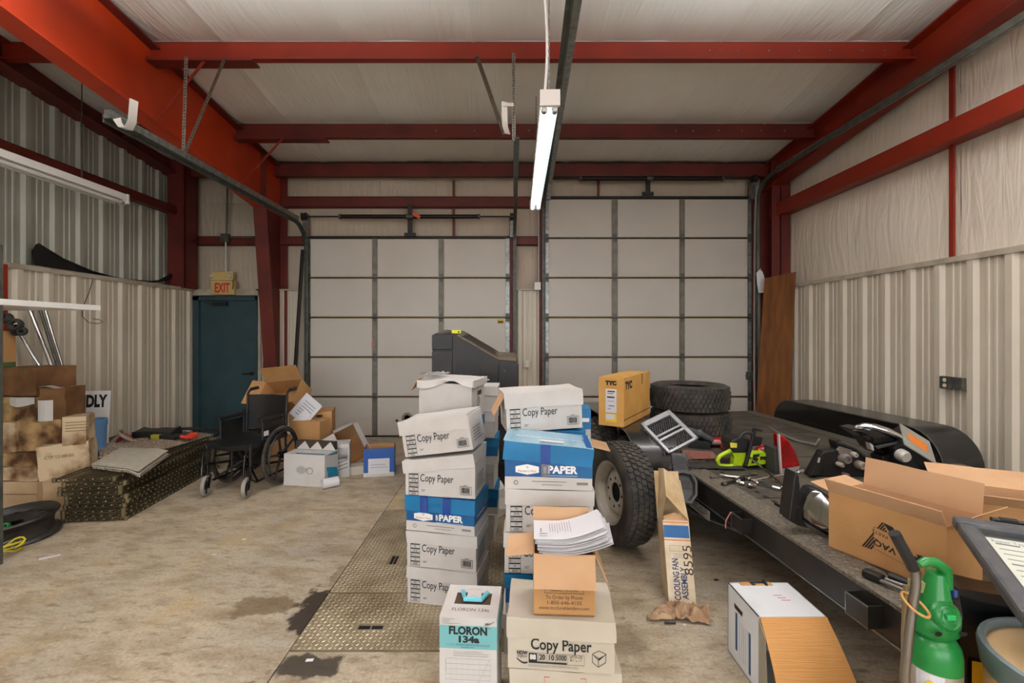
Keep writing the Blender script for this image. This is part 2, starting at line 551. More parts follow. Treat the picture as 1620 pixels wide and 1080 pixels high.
def back_ins(x0, x1, z0, z1):
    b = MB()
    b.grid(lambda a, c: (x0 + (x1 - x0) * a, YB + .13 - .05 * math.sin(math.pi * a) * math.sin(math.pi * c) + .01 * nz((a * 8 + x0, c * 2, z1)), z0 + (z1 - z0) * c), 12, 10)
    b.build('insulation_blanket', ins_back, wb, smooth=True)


def U(u, d=7.0): return (u - 800.0) * d / FPX
def V(v, d=7.0): return EYE - (v - 527.0) * d / FPX


ZG1a, ZG1b, ZG2a, ZG2b = V(327), V(310), V(387), V(373)
xs_ = [-4.95, U(411), U(717), U(838), U(948), U(1100), 4.2]
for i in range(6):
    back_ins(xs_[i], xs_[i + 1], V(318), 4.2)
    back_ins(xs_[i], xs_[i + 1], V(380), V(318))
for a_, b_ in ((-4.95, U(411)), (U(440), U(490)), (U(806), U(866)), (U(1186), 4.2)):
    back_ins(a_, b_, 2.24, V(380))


def hgirt(x0, x1, z0, z1, y=YB + .02):
    MB().bx(x0, x1, y, y + .008, z0, z1).bx(x0, x1, y, y + .12, z1 - .008, z1).bx(x0, x1, y, y + .12, z0, z0 + .008).build('girt', reddark, wb)


hgirt(U(440), U(862), ZG1a, ZG1b)
hgirt(-4.9, U(488), ZG2a, ZG2b)
hgirt(U(808), U(862), ZG2a, ZG2b)
MB().bx(-4.9, 4.1, 6.86, 6.868, 3.955, 4.15).bx(-4.9, 4.1, 6.86, 6.94, 3.955, 3.963).bx(-4.9, 4.1, 6.86, 7.05, 4.142, 4.15).build('eave_strut', reddark, wb)
for u, z0, z1 in ((717, V(375), ZG1a), (717, ZG1b, 3.96), (948, V(312), 3.96)):
    MB().bx(U(u) - .018, U(u) + .018, 7.06, 7.07, z0, z1).build('sag_strap', reddark, wb)
corr(wb, MBk, liner, -4.83, U(305), 0, 2.25, -4.8, name='liner_panel')
corr(wb, MBk, liner, U(410), U(486), 0, 2.25, U(438), name='liner_panel')
corr(wb, MBk, liner, U(808), U(864), 0, 2.25, U(817), name='liner_panel')
corr(wb, MBk, liner, U(1188), 4.09, 0, 2.25, U(1190), name='liner_panel')
MB().bx(-4.83, U(305), 7.0, 7.1, 2.25, 2.27).bx(U(405), U(486), 7.0, 7.1, 2.25, 2.27).bx(U(808), U(864), 7.0, 7.1, 2.25, 2.27).bx(U(1188), 4.09, 7.0, 7.1, 2.25, 2.27).build('cap_trim', trimm, wb)
# door jambs
for u0, u1, zt in ((482, 486, 3.4), (806, 812, 3.4), (853, 863, 3.95), (1188, 1193, 3.95)):
    MB().bx(U(u0), U(u1), 6.99, 7.1, 0, zt).build('door_jamb', reddark, wb)
# wall around the personnel door
MB().bx(U(303), U(410), 7.0, 7.1, V(467), 2.27).bx(U(408), U(412), 7.0, 7.1, 0, 2.25).bx(U(301), U(305), 7.0, 7.1, 0, 2.25).build('door_surround', trimm, wb)

# wall behind the camera with two open bays (daylight)
wf = struct('wall_front')
MB().bx(-5.3, -3.9, YF - .2, YF, 0, 5.7).bx(-.3, .5, YF - .2, YF, 0, 5.7).bx(3.7, 4.5, YF - .2, YF, 0, 5.7).bx(-5.3, 4.5, YF - .2, YF, 3.4, 5.7).build('sheathing', liner, wf)

# ceiling
ce = struct('ceiling')
PUR = [6.9, 5.88, 4.47, 3.06, 1.65, .24, -1.17, -2.58, -3.99, -5.4]
b = MB()
b.add([(x, y, zc(y) + dz) for dz in (.12, .2) for x, y in ((-5.4, YF - .2), (4.6, YF - .2), (4.6, 7.4), (-5.4, 7.4))],
      [(3, 2, 1, 0), (4, 5, 6, 7), (0, 1, 5, 4), (1, 2, 6, 5), (2, 3, 7, 6), (3, 0, 4, 7)])
b.build('roof_deck', trimm, ce)
xx = -5.2
while xx < 4.3:
    x1 = xx + 1.22
    for j in range(len(PUR) - 1):
        y1, y0 = PUR[j], PUR[j + 1]

        def f(a, c, xx=xx, x1=x1, y0=y0, y1=y1):
            x = xx + (x1 - xx) * a; y = y0 + (y1 - y0) * c
            e = min(a, 1 - a) * 1.22
            return (x, y, zc(y) - .055 * math.sin(math.pi * c) ** .6 - .012 * math.exp(-e * 40) + .014 * nz((x * 3.2, y * .6, 0)))
        MB().grid(f, 14, 8).build('insulation_strip', ins_roof, ce, smooth=True)
    xx = x1
for y in PUR[1:]:
    z = zc(y) - .01
    b = MB().bx(-4.95, 3.98, y, y + .006, z - .205, z).bx(-4.95, 3.98, y - .065, y, z - .205, z - .199).bx(-4.95, 3.98, y - .067, y - .061, z - .205, z - .18).bx(-4.95, 3.98, y, y + .065, z - .006, z)
    b.build('purlin', red if y < 5 else reddark, ce)  # rear purlins take the shaded copy of the primer
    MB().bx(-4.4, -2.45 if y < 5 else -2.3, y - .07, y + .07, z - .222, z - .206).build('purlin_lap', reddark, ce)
# bolt heads on the purlins
b = MB()
for y, xs in ((4.47, [2.0, 2.1, 2.28, 2.58, 2.88, 3.18, 3.5, 3.72]), (5.88, [2.2, 2.42, 2.75, 3.05, 3.3, 3.6, -.9, -.4, .3])):
    for x in xs: b.box(x, y - .004, zc(y) - .1, .016, .008, .016)
tag(b.build('bolt_heads', galv, ce), kind='stuff')

# main rigid frame (rafter + tapered column) of the left bay line
mf = struct('trim_1', 'orange red tapered steel portal frame beside the left overhead door', 'steel frame')
XW = -3.49


def plate_yz(poly, x0, x1, name, m=redlit):
    b = MB()
    n = len(poly)
    b.add([(x0, y, z) for y, z in poly] + [(x1, y, z) for y, z in poly],
          [tuple(range(n)), tuple(range(2 * n - 1, n - 1, -1))] + [(i, n + i, n + (i + 1) % n, (i + 1) % n) for i in range(n)])
    return b.build(name, m, mf)


lowY = [(6.47, 3.40), (4.8, 3.625), (3.1, 3.80), (0, 4.06), (-6, 4.5)]
top = [(y, zc(y) - .075) for y in (-6, 0, 3.1, 4.8, 7.05)]
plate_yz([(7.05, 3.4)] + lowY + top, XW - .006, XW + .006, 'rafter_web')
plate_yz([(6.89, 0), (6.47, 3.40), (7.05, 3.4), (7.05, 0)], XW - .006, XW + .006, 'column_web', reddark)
for i in range(len(lowY) - 1):
    (ya, za), (yb, zb) = lowY[i], lowY[i + 1]
    plate_yz([(ya, za), (yb, zb), (yb, zb - .016), (ya, za - .016)], XW - .1, XW + .1, 'rafter_flange')
for i in range(len(top) - 1):
    (ya, za), (yb, zb) = top[i], top[i + 1]
    plate_yz([(ya, za), (yb, zb), (yb, zb - .016), (ya, za - .016)], XW - .1, XW + .1, 'rafter_top_flange', reddark)
plate_yz([(6.89, 0), (6.47, 3.40), (6.454, 3.40), (6.874, 0)], XW - .095, XW + .095, 'column_flange', reddark)
plate_yz([(7.05, 0), (7.05, 4.15), (7.035, 4.15), (7.035, 0)], XW - .11, XW + .11, 'column_outer_flange', reddark)
plate_yz([(6.48, 3.4), (6.48, 4.2), (6.465, 4.2), (6.465, 3.4)], XW - .08, XW + .08, 'stiffener', reddark)
MB().tube([(-2.93, 4.43, 4.24), (XW + .09, 4.43, 3.66)], .014, 6).build('flange_brace', red, mf)
MB().tube([(-2.85, 5.84, 4.1), (XW + .09, 5.84, 3.49)], .014, 6).build('flange_brace', red, mf)
nt_ = thing('paper_note', 'small white label stuck on the red steel column', 'label', (XW, 6.755, V(536, 6.75)))
MB().bx(-.05, .05, -.004, -.003, -.028, .028).build('note', paper, nt_).rotation_euler = (R(-7), 0, 0)
patch(nt_, 'print', greyink, [(-.03, .03, -.004, .006)], 'front', -.006)

# ---- personnel door
d1 = struct('door_1')
bluedoor = mat('blue_door_paint', (48, 74, 80), (42, 65, 71), rough=.45, scale=3)
x0, x1, zt = U(307), U(408), V(469)
MB().bx(x0, x0 + .09, 6.97, 7.1, 0, zt).bx(x1 - .03, x1, 6.97, 7.1, 0, zt).bx(x0, x1, 6.97, 7.1, zt - .06, zt).build('door_frame', bluedoor, d1)
MB().bx(x0 + .09, x1 - .03, 7.02, 7.065, 0, zt - .06).build('door_leaf', bluedoor, d1)
b = MB().tube([(x1 - .1, 7.02, .97), (x1 - .1, 6.95, .97), (x1 - .2, 6.94, .97)], .012, 8).tube([(x1 - .1, 7.02, .97), (x1 - .1, 7.005, .97)], .032, 12)
b.build('lever_handle', blackm, d1)
MB().bx(x0 + .3, x0 + .52, 6.95, 7.02, zt - .14, zt - .08).tube([(x0 + .34, 6.95, zt - .1), (x0 + .2, 6.9, zt - .07)], .01, 6).build('door_closer', blackm, d1)

# ---- overhead doors
panel_m = mat('door_panel_grey', (198, 193, 184), (191, 186, 176), rough=.42, scale=2, lo=.3, hi=.8, bump=.05, bscale=3)
foam_m = mat('foam_edge_yellow', (206, 172, 104), rough=.7)


def overhead(name, x0, x1, nsec, stile_u, mast, yd=YB):
    d = struct(name)
    zs = 3.05 / 5
    for k in range(nsec):
        z0 = k * zs + .004; z1 = (k + 1) * zs - .004
        edges = [(stile_u[i][1], stile_u[i + 1][0]) for i in range(3)]
        for a, c in edges:
            pn = MB().bx(U(a) + .004, U(c) - .004, yd, yd + .04, z0 + .018, z1 - .012).build('section_panel', panel_m, d)
            MB().bx(U(a) - .008, U(c) + .008, yd + .006, yd + .046, z0 + .012, z1 - .006).build('foam_edge', foam_m, pn)
        MB().bx(x0, x1, yd - .006, yd + .05, z0, z0 + .014).bx(x0, x1, yd + .012, yd + .05, z1 - .008, z1).build('section_rail', galvdark, d)
        for i, (a, c) in enumerate(stile_u):
            s_ = MB().bx(U(a), U(c), yd - .012, yd + .05, z0, z1).build('stile', mast if i not in (0, 3) else galv, d)
            if k < nsec - 1:
                MB().bx(U((a + c) / 2) - .028, U((a + c) / 2) + .028, yd - .02, yd - .012, z1 - .06, z1 + .07).tube([(U((a + c) / 2) - .04, yd - .022, z1), (U((a + c) / 2) + .04, yd - .022, z1)], .01, 8).build('hinge', galvdark, s_)
    MB().bx(x0, x1, yd - .03, yd + .05, nsec * zs, nsec * zs + .03).build('top_seal', blackm, d)
    MB().bx(x0, x1, yd - .02, yd + .05, -.0, .02).build('bottom_seal', black, d)
    return d


stile1 = mat('door_stile', (122, 120, 108), (104, 102, 92), rough=.5, metal=.4, scale=9)
D2 = overhead('door_2', U(484), U(807), 5, [(486, 491), (589, 597), (694, 702), (800, 806)], stile1)
D3 = overhead('door_3', U(860), U(1188), 6, [(862, 868), (968, 977), (1075, 1083), (1183, 1188)], stile1)
# details on the left overhead door
MB().lathe([(.05, 0), (.075, 0), (.085, .02), (.075, .03), (.05, .03)], 20, Matrix.Translation((U(645), YB - .001, V(661))) @ Matrix.Rotation(R(90), 4, 'X'), True).build('vent_ring', mat('old_brass', (140, 128, 104), rough=.5, metal=.3), D2)
MB().lathe([(.0, .004), (.055, .004)], 20, Matrix.Translation((U(645), YB - .001, V(661))) @ Matrix.Rotation(R(90), 4, 'X')).build('vent_core', mat('vent_dust', (120, 108, 90), rough=.8), D2)
MB().lathe([(.0, .02), (.02, .015), (.02, 0)], 10, Matrix.Translation((U(628), YB, V(665))) @ Matrix.Rotation(R(90), 4, 'X')).lathe([(.0, .04), (.02, .035), (.02, 0)], 10, Matrix.Translation((U(646), YB - .03, V(668))) @ Matrix.Rotation(R(90), 4, 'X')).build('lock_knob', blackm, D2)
MB().bx(U(787), U(797), YB - .003, YB, V(512), V(505)).build('warning_sticker', mat('sticker_yellow', (190, 160, 60), rough=.6), D2)
patch(D2, 'print', ink, [(U(788), U(796), V(510), V(508))], 'front', YB - .004)
MB().bx(U(588.5), U(593), YB - .022, YB - .013, V(547), V(541)).build('red_tag', mat('tag_red', (190, 110, 96), rough=.6), D2)
MB().bx(U(1180), U(1190), YB - .06, YB, V(600), V(588)).tube([(U(1178), YB - .03, V(594)), (U(1194), YB - .03, V(594))], .015, 8).build('slide_lock', galvdark, D3)
# ================================================================== DOOR HARDWARE, LIGHTS, CONDUITS
def rail(b, path, x, wx, h):
    """rectangular bar swept along (y, z) points at constant x (x may be a list)"""
    n = len(path); xs = x if isinstance(x, (list, tuple)) else [x] * n
    vs = []; fs = []
    for i, (y, z) in enumerate(path):
        a = path[max(0, i - 1)]; c = path[min(n - 1, i + 1)]
        t = Vector((c[0] - a[0], c[1] - a[1])).normalized(); q = Vector((-t.y, t.x))
        for sx, sh in ((-.5, -.5), (.5, -.5), (.5, .5), (-.5, .5)):
            vs.append((xs[i] + sx * wx, y + q.x * sh * h, z + q.y * sh * h))
    for i in range(n - 1):
        for k in range(4):
            l = (k + 1) % 4
            fs.append((i * 4 + k, i * 4 + l, i * 4 + 4 + l, i * 4 + 4 + k))
    fs += [(3, 2, 1, 0), tuple((n - 1) * 4 + k for k in range(4))]
    return b.add(vs, fs)


def bend(ya, za, r, z_low):
    """horizontal run at height za ending in a bend of radius r down to the door plane ya"""
    pts = [(ya - r - r * 0 + 0, za)]
    for k in range(1, 8):
        a = math.pi / 2 * k / 7
        pts.append((ya - r + r * math.sin(a), za - r + r * math.cos(a)))
    pts.append((ya, z_low))
    return pts


perf = mat('perforated_angle', (150, 146, 136), (110, 106, 98), rough=.45, metal=.6, scale=30)
rustm = mat('rusty_brown_angle', (96, 84, 70), (76, 64, 52), rough=.6, metal=.4, scale=20)


def perf_angle(parent, p0, p1, name='hanger', m=None, wd=.032, holes=True):
    """slotted angle iron between two points"""
    p0, p1 = Vector(p0), Vector(p1); L_ = (p1 - p0).length
    z = (p1 - p0).normalized(); x = Vector((1, 0, 0)); x = (x - z * x.dot(z)).normalized(); y = z.cross(x)
    mm = Matrix((x, y, z)).transposed().to_4x4(); mm.translation = p0
    b = MB().bx(-wd / 2, wd / 2, -.0015, .0015, 0, L_).bx(-wd / 2, -wd / 2 + .003, 0, wd, 0, L_)
    o = b.build(name, m or perf, parent); o.matrix_local = mm
    if holes:
        h = MB(); k = .02
        while k < L_ - .02:
            h.bx(-.005, .005, -.003, -.0016, k, k + .012); k += .03
        q = h.build('slots', mat('hole_dark', (30, 28, 26), rough=.9), o)
        q['kind'] = 'stuff'
    return o


def track(label, xs, zrun, y_end, r, z_low, ztop_slope=0.0):
    t = thing('door_track', label, 'door track')
    path = [(y_end, zrun + ztop_slope)] + bend(6.93, zrun, r, z_low)
    xs2 = [xs[0]] + [xs[1]] * (len(path) - 1)
    b = MB(); rail(b, path, xs2, .012, .062)
    off = .022 if xs[1] < .3 or xs[1] > 3 else -.022
    rail(b, path, [x + off for x in xs2], .045, .006)
    b.build('rail', galvdark, t)
    return t


tl = track('grey overhead track left of the left door ending in a white strap', (-3.05, -3.05), 3.22, 3.45, .38, .02)
b = MB(); rail(b, [(3.45, 3.255), (6.6, 3.255)], -3.02, .05, .06); b.build('stiffening_angle', galv, tl)
perf_angle(tl, (-3.04, 4.29, 3.25), (-3.04, 4.33, 4.22), 'hanger')
perf_angle(tl, (-3.03, 4.29, 3.27), (-2.67, 4.33, 4.21), 'brace', rustm)
# bumper strap at its end
pts = [at(172, 176, 3.55), at(183, 180, 3.52), at(186, 192, 3.5), at(194, 203, 3.48), at(203, 204, 3.46), at(209, 192, 3.45), at(212, 158, 3.44)]


def strap(b, pts, wv, th):
    n = len(pts); vs = []; fs = []
    wv = Vector(wv)
    for i, p in enumerate(pts):
        t_ = (pts[min(i + 1, n - 1)] - pts[max(i - 1, 0)]).normalized(); q = t_.cross(wv.normalized()) * th
        for s1, s2 in ((-.5, -.5), (.5, -.5), (.5, .5), (-.5, .5)): vs.append(p + wv * s1 + q * s2)
    for i in range(n - 1):
        for k in range(4):
            l = (k + 1) % 4; fs.append((4 * i + k, 4 * i + l, 4 * i + 4 + l, 4 * i + 4 + k))
    fs += [(3, 2, 1, 0), tuple(4 * n - 4 + k for k in range(4))]
    return b.add(vs, fs)


paleg = mat('pale_galvanised', (196, 192, 184), rough=.45, metal=.3)
strap(MB(), pts, (.02, .055, 0), .005).build('bumper_strap', paleg, tl, smooth=True)
MB().box(*at(171, 181, 3.55), .03, .03, .03).build('strap_bolt', galv, tl)
trk2 = track('grey overhead track between the doors hung from a slotted angle', (.075, .118), 3.30, 3.98, .38, .02)
perf_angle(trk2, (.072, 4.0, 3.29), (.075, 4.3, 4.24), 'hanger')
perf_angle(trk2, (-.01, 4.05, 3.36), (-.27, 4.30, 4.21), 'brace', rustm)
pts = [at(798, 161, 4.0), at(798, 185, 4.0), at(799, 200, 4.02), at(803, 212, 4.06)]
strap(MB(), pts, (.05, .02, 0), .006).build('bumper_strap', paleg, trk2, smooth=True)
MB().bx(-.03, .07, 3.99, 4.0, 3.58, 3.61).build('bracket', paleg, trk2)
tr3 = track('grey overhead track left of the tall right door', (.43, .60), 3.72, 2.7, .4, .02, .1)
b = MB(); rail(b, [(2.7, 3.83), (6.4, 3.73)], [.465, .625], .055, .05); b.build('stiffening_angle', galv, tr3)
MB().tube([at(858 + 11, -20, 3.2), at(866, 142, 3.6)], .006, 6).build('hanger_rod', galv, tr3)
tr4 = track('grey overhead track along the right wall above the girt', (3.72, 3.79), 3.86, 1.5, .45, .02, .04)
b = MB(); rail(b, [(1.5, 3.93), (6.4, 3.9)], 3.83, .06, .05); b.build('stiffening_angle', galv, tr4)
MB().bx(.49, .55, 3.6, 3.66, 4.25, 4.44).build('end_block', mat('tan_block', (150, 130, 92), rough=.7), tr3).location = (.0, -.0, 0)

# torsion spring shafts
springm = mat('spring_black', (24, 24, 24), rough=.4, metal=.4)


def torsion(label, ua, ub, vs_, sp, plate_u, plate_v):
    z = V(vs_, 6.9); y = 6.88
    t = thing('torsion_shaft', label, 'door spring', (0, 0, 0))
    MB().tube([(U(ua, 6.9), y, z), (U(ub, 6.9), y, z)], .013, 8).build('shaft', blackm, t)
    for a, c in sp:
        xa, xb = U(a, 6.9), U(c, 6.9)
        b = MB(); n = int(abs(xb - xa) / .012)
        prof = [(.03 if k % 2 else .034, xa + (xb - xa) * k / n) for k in range(n + 1)]
        b.lathe(prof, 10, Matrix.Translation((0, y, z)) @ Matrix.Rotation(R(90), 4, 'Y'))
        b.build('spring', springm, t, smooth=True)
        for xe in (xa, xb): MB().tube([(xe - .015, y, z), (xe + .015, y, z)], .04, 10).build('spring_cone', galvdark, t)
    for ue in (ua + 4, ub - 4):
        MB().lathe([(.02, -.03), (.062, -.03), (.062, -.022), (.05, -.016), (.05, .016), (.062, .022), (.062, .03), (.02, .03)], 18, Matrix.Translation((U(ue, 6.9), y, z)) @ Matrix.Rotation(R(90), 4, 'Y')).build('cable_drum', blackm, t)
        MB().bx(U(ue, 6.9) - .03, U(ue, 6.9) + .03, 6.9, 6.99, z - .3, z + .06).build('bearing_bracket', galv, t)
    pz0, pz1 = V(plate_v[1], 6.9), V(plate_v[0], 6.9); px = U(plate_u, 6.9)
    MB().bx(px - .035, px + .035, 6.92, 6.935, pz0, pz1).bx(px - .085, px + .085, 6.915, 6.95, pz0, pz0 + .05).build('centre_bracket', blackm, t)
    MB().tube([(px - .03, y, z), (px + .03, y, z)], .035, 12).build('centre_bearing', galvdark, t)
    return t


ts = torsion('black torsion spring shaft above the left overhead door with orange tag', 478, 814, 343, [(539, 645), (652, 758)], 648, (322, 373))
MB().box(U(660, 6.9), 6.85, V(342, 6.9), .12, .004, .05, (0, R(32), 0)).build('orange_tag', mat('tag_orange', (214, 82, 40), rough=.6), ts)
torsion('black torsion spring shaft above the tall right overhead door', 864, 1196, 283, [(918, 1024), (1031, 1142)], 1026, (258, 308))

# ------------------------------------------------------------------ fluorescent fixtures
tube_on = mat('lit_tube', (235, 245, 245), rough=.4, emit=((236, 248, 250), 5.0))
tube_dim = mat('weak_tube', (226, 238, 238), rough=.4, emit=((214, 232, 236), 1.1))
tube_off = mat('unlit_tube', (206, 204, 198), rough=.25)
whitefix = mat('fixture_white', (226, 224, 220), rough=.4)


def fixture(label, loc, rz, lit, L_=2.44, watts=0.0, group=None, up=0.0):
    t = thing('fluorescent_light', label, 'ceiling light', loc, (0, 0, rz), group)
    MB().bx(-.058, .058, 0, L_, 0, .068).build('housing', whitefix, t, bevel=.004)
    for ya in (-.004, L_ - .02): MB().bx(-.064, .064, ya, ya + .024, -.03, .072).build('end_plate', whitefix, t)
    for x in (-.034, .034):
        for y in (.03, L_ - .05):
            MB().bx(x - .014, x + .014, y, y + .02, -.05, 0).build('lamp_holder', white, t)
        m = (tube_on if x < 0 else tube_dim) if lit else tube_off
        tb = MB().tube([(x, .05, -.032), (x, L_ - .05, -.032)], .019, 14).build('tube', m, t, smooth=True)
        MB().tube([(x, .045, -.032), (x, .075, -.032)], .0195, 14).tube([(x, L_ - .075, -.032), (x, L_ - .045, -.032)], .0195, 14).build('tube_cap', galv, tb)
    for ww, zz, flip in ((watts, -.056, 0), (up, .075, math.pi)):  # added lamps under and over the housing, for the unseen fixtures only
        if not ww: continue
        la = bpy.data.lights.new('fill_lamp', 'AREA'); la.shape = 'RECTANGLE'; la.size = .12; la.size_y = L_ - .1
        la.energy = ww; la.color = (.98, .99, 1.0)
        lo = bpy.data.objects.new('fill_lamp', la); col.objects.link(lo)
        lo.parent = t; lo.location = (0, L_ / 2, zz); lo.rotation_euler = (flip, 0, 0)
    return t


fm = fixture('lit fluorescent tube light hanging over the aisle on a white cable', (.283, 2.9, 3.07), R(-1.5), True)
# flexible cable and chain
b = MB(); pts = []
for k in range(15):
    q = k / 14
    pts.append((-.03 + .02 * math.sin(q * 6), .1 + .03 * math.sin(q * 5), .07 + q * 1.38))
MB().tube(pts, .009, 8).build('cable', whitefix, fm, smooth=True)
b = MB()
for k in range(54): b.box(.0, .1, .08 + k * .025, .006 if k % 2 else .012, .012 if k % 2 else .006, .022)
tag(b.build('chain', galv, fm), kind='stuff')
b = MB()
for k in range(55): b.box(.0, 2.2, .08 + k * .02, .005 if k % 2 else .009, .009 if k % 2 else .005, .018)
tag(b.build('chain', galvdark, fm), kind='stuff')
fl_ = fixture('unlit fluorescent tube light hanging by the left wall on a chain', (-4.2, 2.56, 3.04), 0, False)
b = MB()
for k in range(56): b.box(0, 1.95, .08 + k * .022, .005 if k % 2 else .01, .01 if k % 2 else .005, .02)
tag(b.build('chain', galvdark, fl_), kind='stuff')
for x, y, z, lb in ((-.6, 2.75, 4.12, 'front left'), (3.4, 2.75, 4.12, 'front right'), (-1.0, -1.2, 4.1, 'middle left'), (3.3, -1.2, 4.1, 'middle right'), (-1.0, -4.4, 4.1, 'rear left'), (3.3, -4.4, 4.1, 'rear right')):  # added, unseen fixtures that brighten the ceiling and walls
    fixture('added unseen fluorescent light hung crosswise under the roof, %s of the six overhead' % lb, (x, y, z), R(90), True, watts=FILL_W, group='added fluorescent lights over and behind the viewpoint', up=UP_W)


# ------------------------------------------------------------------ exit sign, conduits, boxes
ex = thing('exit_sign', 'cream exit sign with red letters and two lamps above the blue door', 'exit sign', at(351, 447, 6.93))
tan = mat('sign_tan', (206, 182, 120), (190, 164, 100), rough=.5, scale=6)
MB().bx(-.17, .185, 0, .07, -.18, .03).build('face_box', tan, ex, bevel=.006)
MB().bx(-.18, .165, .0, .07, .035, .17).build('lamp_box', tan, ex, bevel=.008)
text('EXIT', .2, mat('exit_red', (206, 44, 30), rough=.5), ex, (.005, -.002, -.085), width=.23, bold=.006)
for x in (-.155, .115):
    MB().lathe([(.0, .012), (.03, .01), (.038, 0)], 14, Matrix.Translation((x, 0, .105)) @ Matrix.Rotation(R(90), 4, 'X')).build('lamp', paleg, ex)
MB().tube([(.17, -.01, .03), (.185, -.02, -.02), (.17, -.012, -.1)], .006, 6).build('wire', black, ex)
cd = thing('conduit', 'steel conduit with junction box running down to the exit sign', 'conduit')
x = U(356, 6.95)
MB().tube([(x + .03, 6.97, 4.1), (x + .01, 6.97, V(383, 6.95))], .014, 8).build('upper_pipe', galvdark, cd)
MB().tube([(x, 6.97, V(378, 6.95)), (x, 6.97, V(430, 6.95))], .012, 8).build('lower_pipe', paleg, cd)
MB().box(x, 6.96, V(376, 6.95), .12, .06, .12).build('junction_box', galvdark, cd)
MB().tube([(x, 6.98, V(375, 6.95)), (U(412, 6.95), 6.98, V(375, 6.95))], .008, 6).build('side_pipe', galv, cd)


def outlet(label, loc, rz, s=1.0, m=galv):
    t = thing('outlet_box', label, 'outlet', loc, (0, 0, rz))
    MB().bx(-.055 * s, .055 * s, -.05, 0, -.06 * s, .06 * s).build('box', m, t, bevel=.005)
    for z in (.026, -.026):
        MB().lathe([(0, .004), (.018, .003), (.018, 0)], 12, Matrix.Translation((0, -.05, z * s)) @ Matrix.Rotation(R(90), 4, 'X')).build('socket', mat('ivory', (220, 212, 180), rough=.5), t)
    return t


o = outlet('grey double outlet box on the right liner wall', at(1503, 605, 4.075 * 720 / 703), R(-90), .95, galvdark)
MB().bx(.055, .16, -.05, 0, -.05, .055).build('switch_box', galvdark, o, bevel=.004)
outlet('small grey outlet between the two overhead doors', at(833.5, 575, 7.02), 0, .95, paleg)
outlet('grey light switch box beside the blue door', at(423, 577, 7.02), 0, .8, galvdark)
t = thing('control_box', 'pale box with conduit on the post between the doors', 'junction box', at(850, 453, 6.98))
MB().bx(-.05, .05, -.06, 0, -.06, .06).build('box', paleg, t, bevel=.004)
MB().tube([(.02, -.03, .06), (.02, -.03, 1.55)], .009, 8).build('pipe', paleg, t)
# left bent conduit / cable down the left jamb of the left door, black pole
t = thing('black_pole', 'black flat pole leaning against the jamb of the left overhead door', 'pole')
a, c = at(479, 395, 6.93), at(462, 640, 6.75)
c.z = 0.0; c.x = U(460, 6.75)
MB().tube([a, c], .03, 4).build('bar', black, t)
t = thing('loose_wire', 'thin wire loop hanging from the left wall cap', 'wire')
MB().tube([at(u, v, d) for u, v, d in ((147, 443, 5.28), (140, 465, 5.24), (131, 485, 5.2), (130, 500, 5.18), (140, 510, 5.2), (155, 512, 5.3), (163, 509, 5.36), (156, 505, 5.32), (146, 504, 5.25))], .004, 5).build('wire', blackm, t)
t = thing('power_cable', 'grey cable looping from the right track down onto the trailer', 'cable')
P = [at(1187, 300, 6.85), at(1192, 290, 6.7), at(1200, 292, 6.6), at(1196, 310, 6.62), at(1194, 360, 6.7), at(1193, 480, 6.75), at(1193, 600, 6.75), at(1194, 655, 6.4), at(1204, 668, 5.5)]
P += [onz(1230, 684, .565), onz(1260, 697, .565), onz(1290, 703, .565), onz(1296, 694, .60)]
MB().tube(P, .012, 6).build('cable', mat('cable_grey', (120, 118, 112), rough=.5), t, smooth=True)
# ================================================================== CARTONS
def soft(b, x0, x1, y0, y1, z0, z1, n=4, amp=.003, seed=0.0, bulge=0.0):
    """box of gridded faces, each point pushed by smooth noise"""
    def P(x, y, z):
        v = noise.noise_vector(Vector((x * 7 + seed, y * 7 + seed * 1.7, z * 9 - seed))) * amp
        return (x + v.x, y + v.y, z + v.z)
    def L(a, c, t): return a + (c - a) * t
    b.grid(lambda a, c: P(L(x0, x1, a), y0, L(z0, z1, c)), n, n)
    b.grid(lambda a, c: P(L(x1, x0, a), y1, L(z0, z1, c)), n, n)
    b.grid(lambda a, c: P(x1, L(y0, y1, a), L(z0, z1, c)), n, n)
    b.grid(lambda a, c: P(x0, L(y1, y0, a), L(z0, z1, c)), n, n)
    b.grid(lambda a, c: P(L(x0, x1, a), L(y0, y1, c), z1), n, n)
    b.grid(lambda a, c: P(L(x0, x1, a), L(y1, y0, c), z0), n, n)
    return b


def spec_panel(t, x, z, y, wd=.058, h=.024, rows=('92', '20 lb', '8½ x 11', '10', '5000')):
    b = MB()
    for k, s in enumerate(rows):
        zz = z - k * (h + .001)
        b.bx(x, x + wd, y - .0006, y, zz - .006, zz)
        b.bx(x, x + .0015, y - .0006, y, zz - h, zz).bx(x + wd - .0015, x + wd, y - .0006, y, zz - h, zz)
        text(s, .017, ink, t, (x + wd / 2, y - .0006, zz - .0155), sx=.85)
    b.bx(x, x + wd, y - .0006, y, z - 5 * (h + .001) - .001, z - 5 * (h + .001) + .001)
    b.build('spec_panel', ink, t)


def barcode(t, x, z, y, wd=.068, h=.045):
    b = MB()
    for q in ((x, x + wd, z, z + .002), (x, x + wd, z + h, z + h + .002), (x, x + .0015, z, z + h), (x + wd - .0015, x + wd, z, z + h)):
        b.bx(q[0], q[1], y - .0006, y, q[2], q[3])
    k = x + .008; rr = random.Random(3)
    while k < x + wd - .01:
        s = rr.choice((.0012, .002, .003)); b.bx(k, k + s, y - .0006, y, z + .008, z + h - .005); k += s + rr.choice((.0015, .0025))
    b.build('barcode', ink, t)
    text('648001', .009, ink, t, (x + wd / 2, y - .0006, z + h + .008))


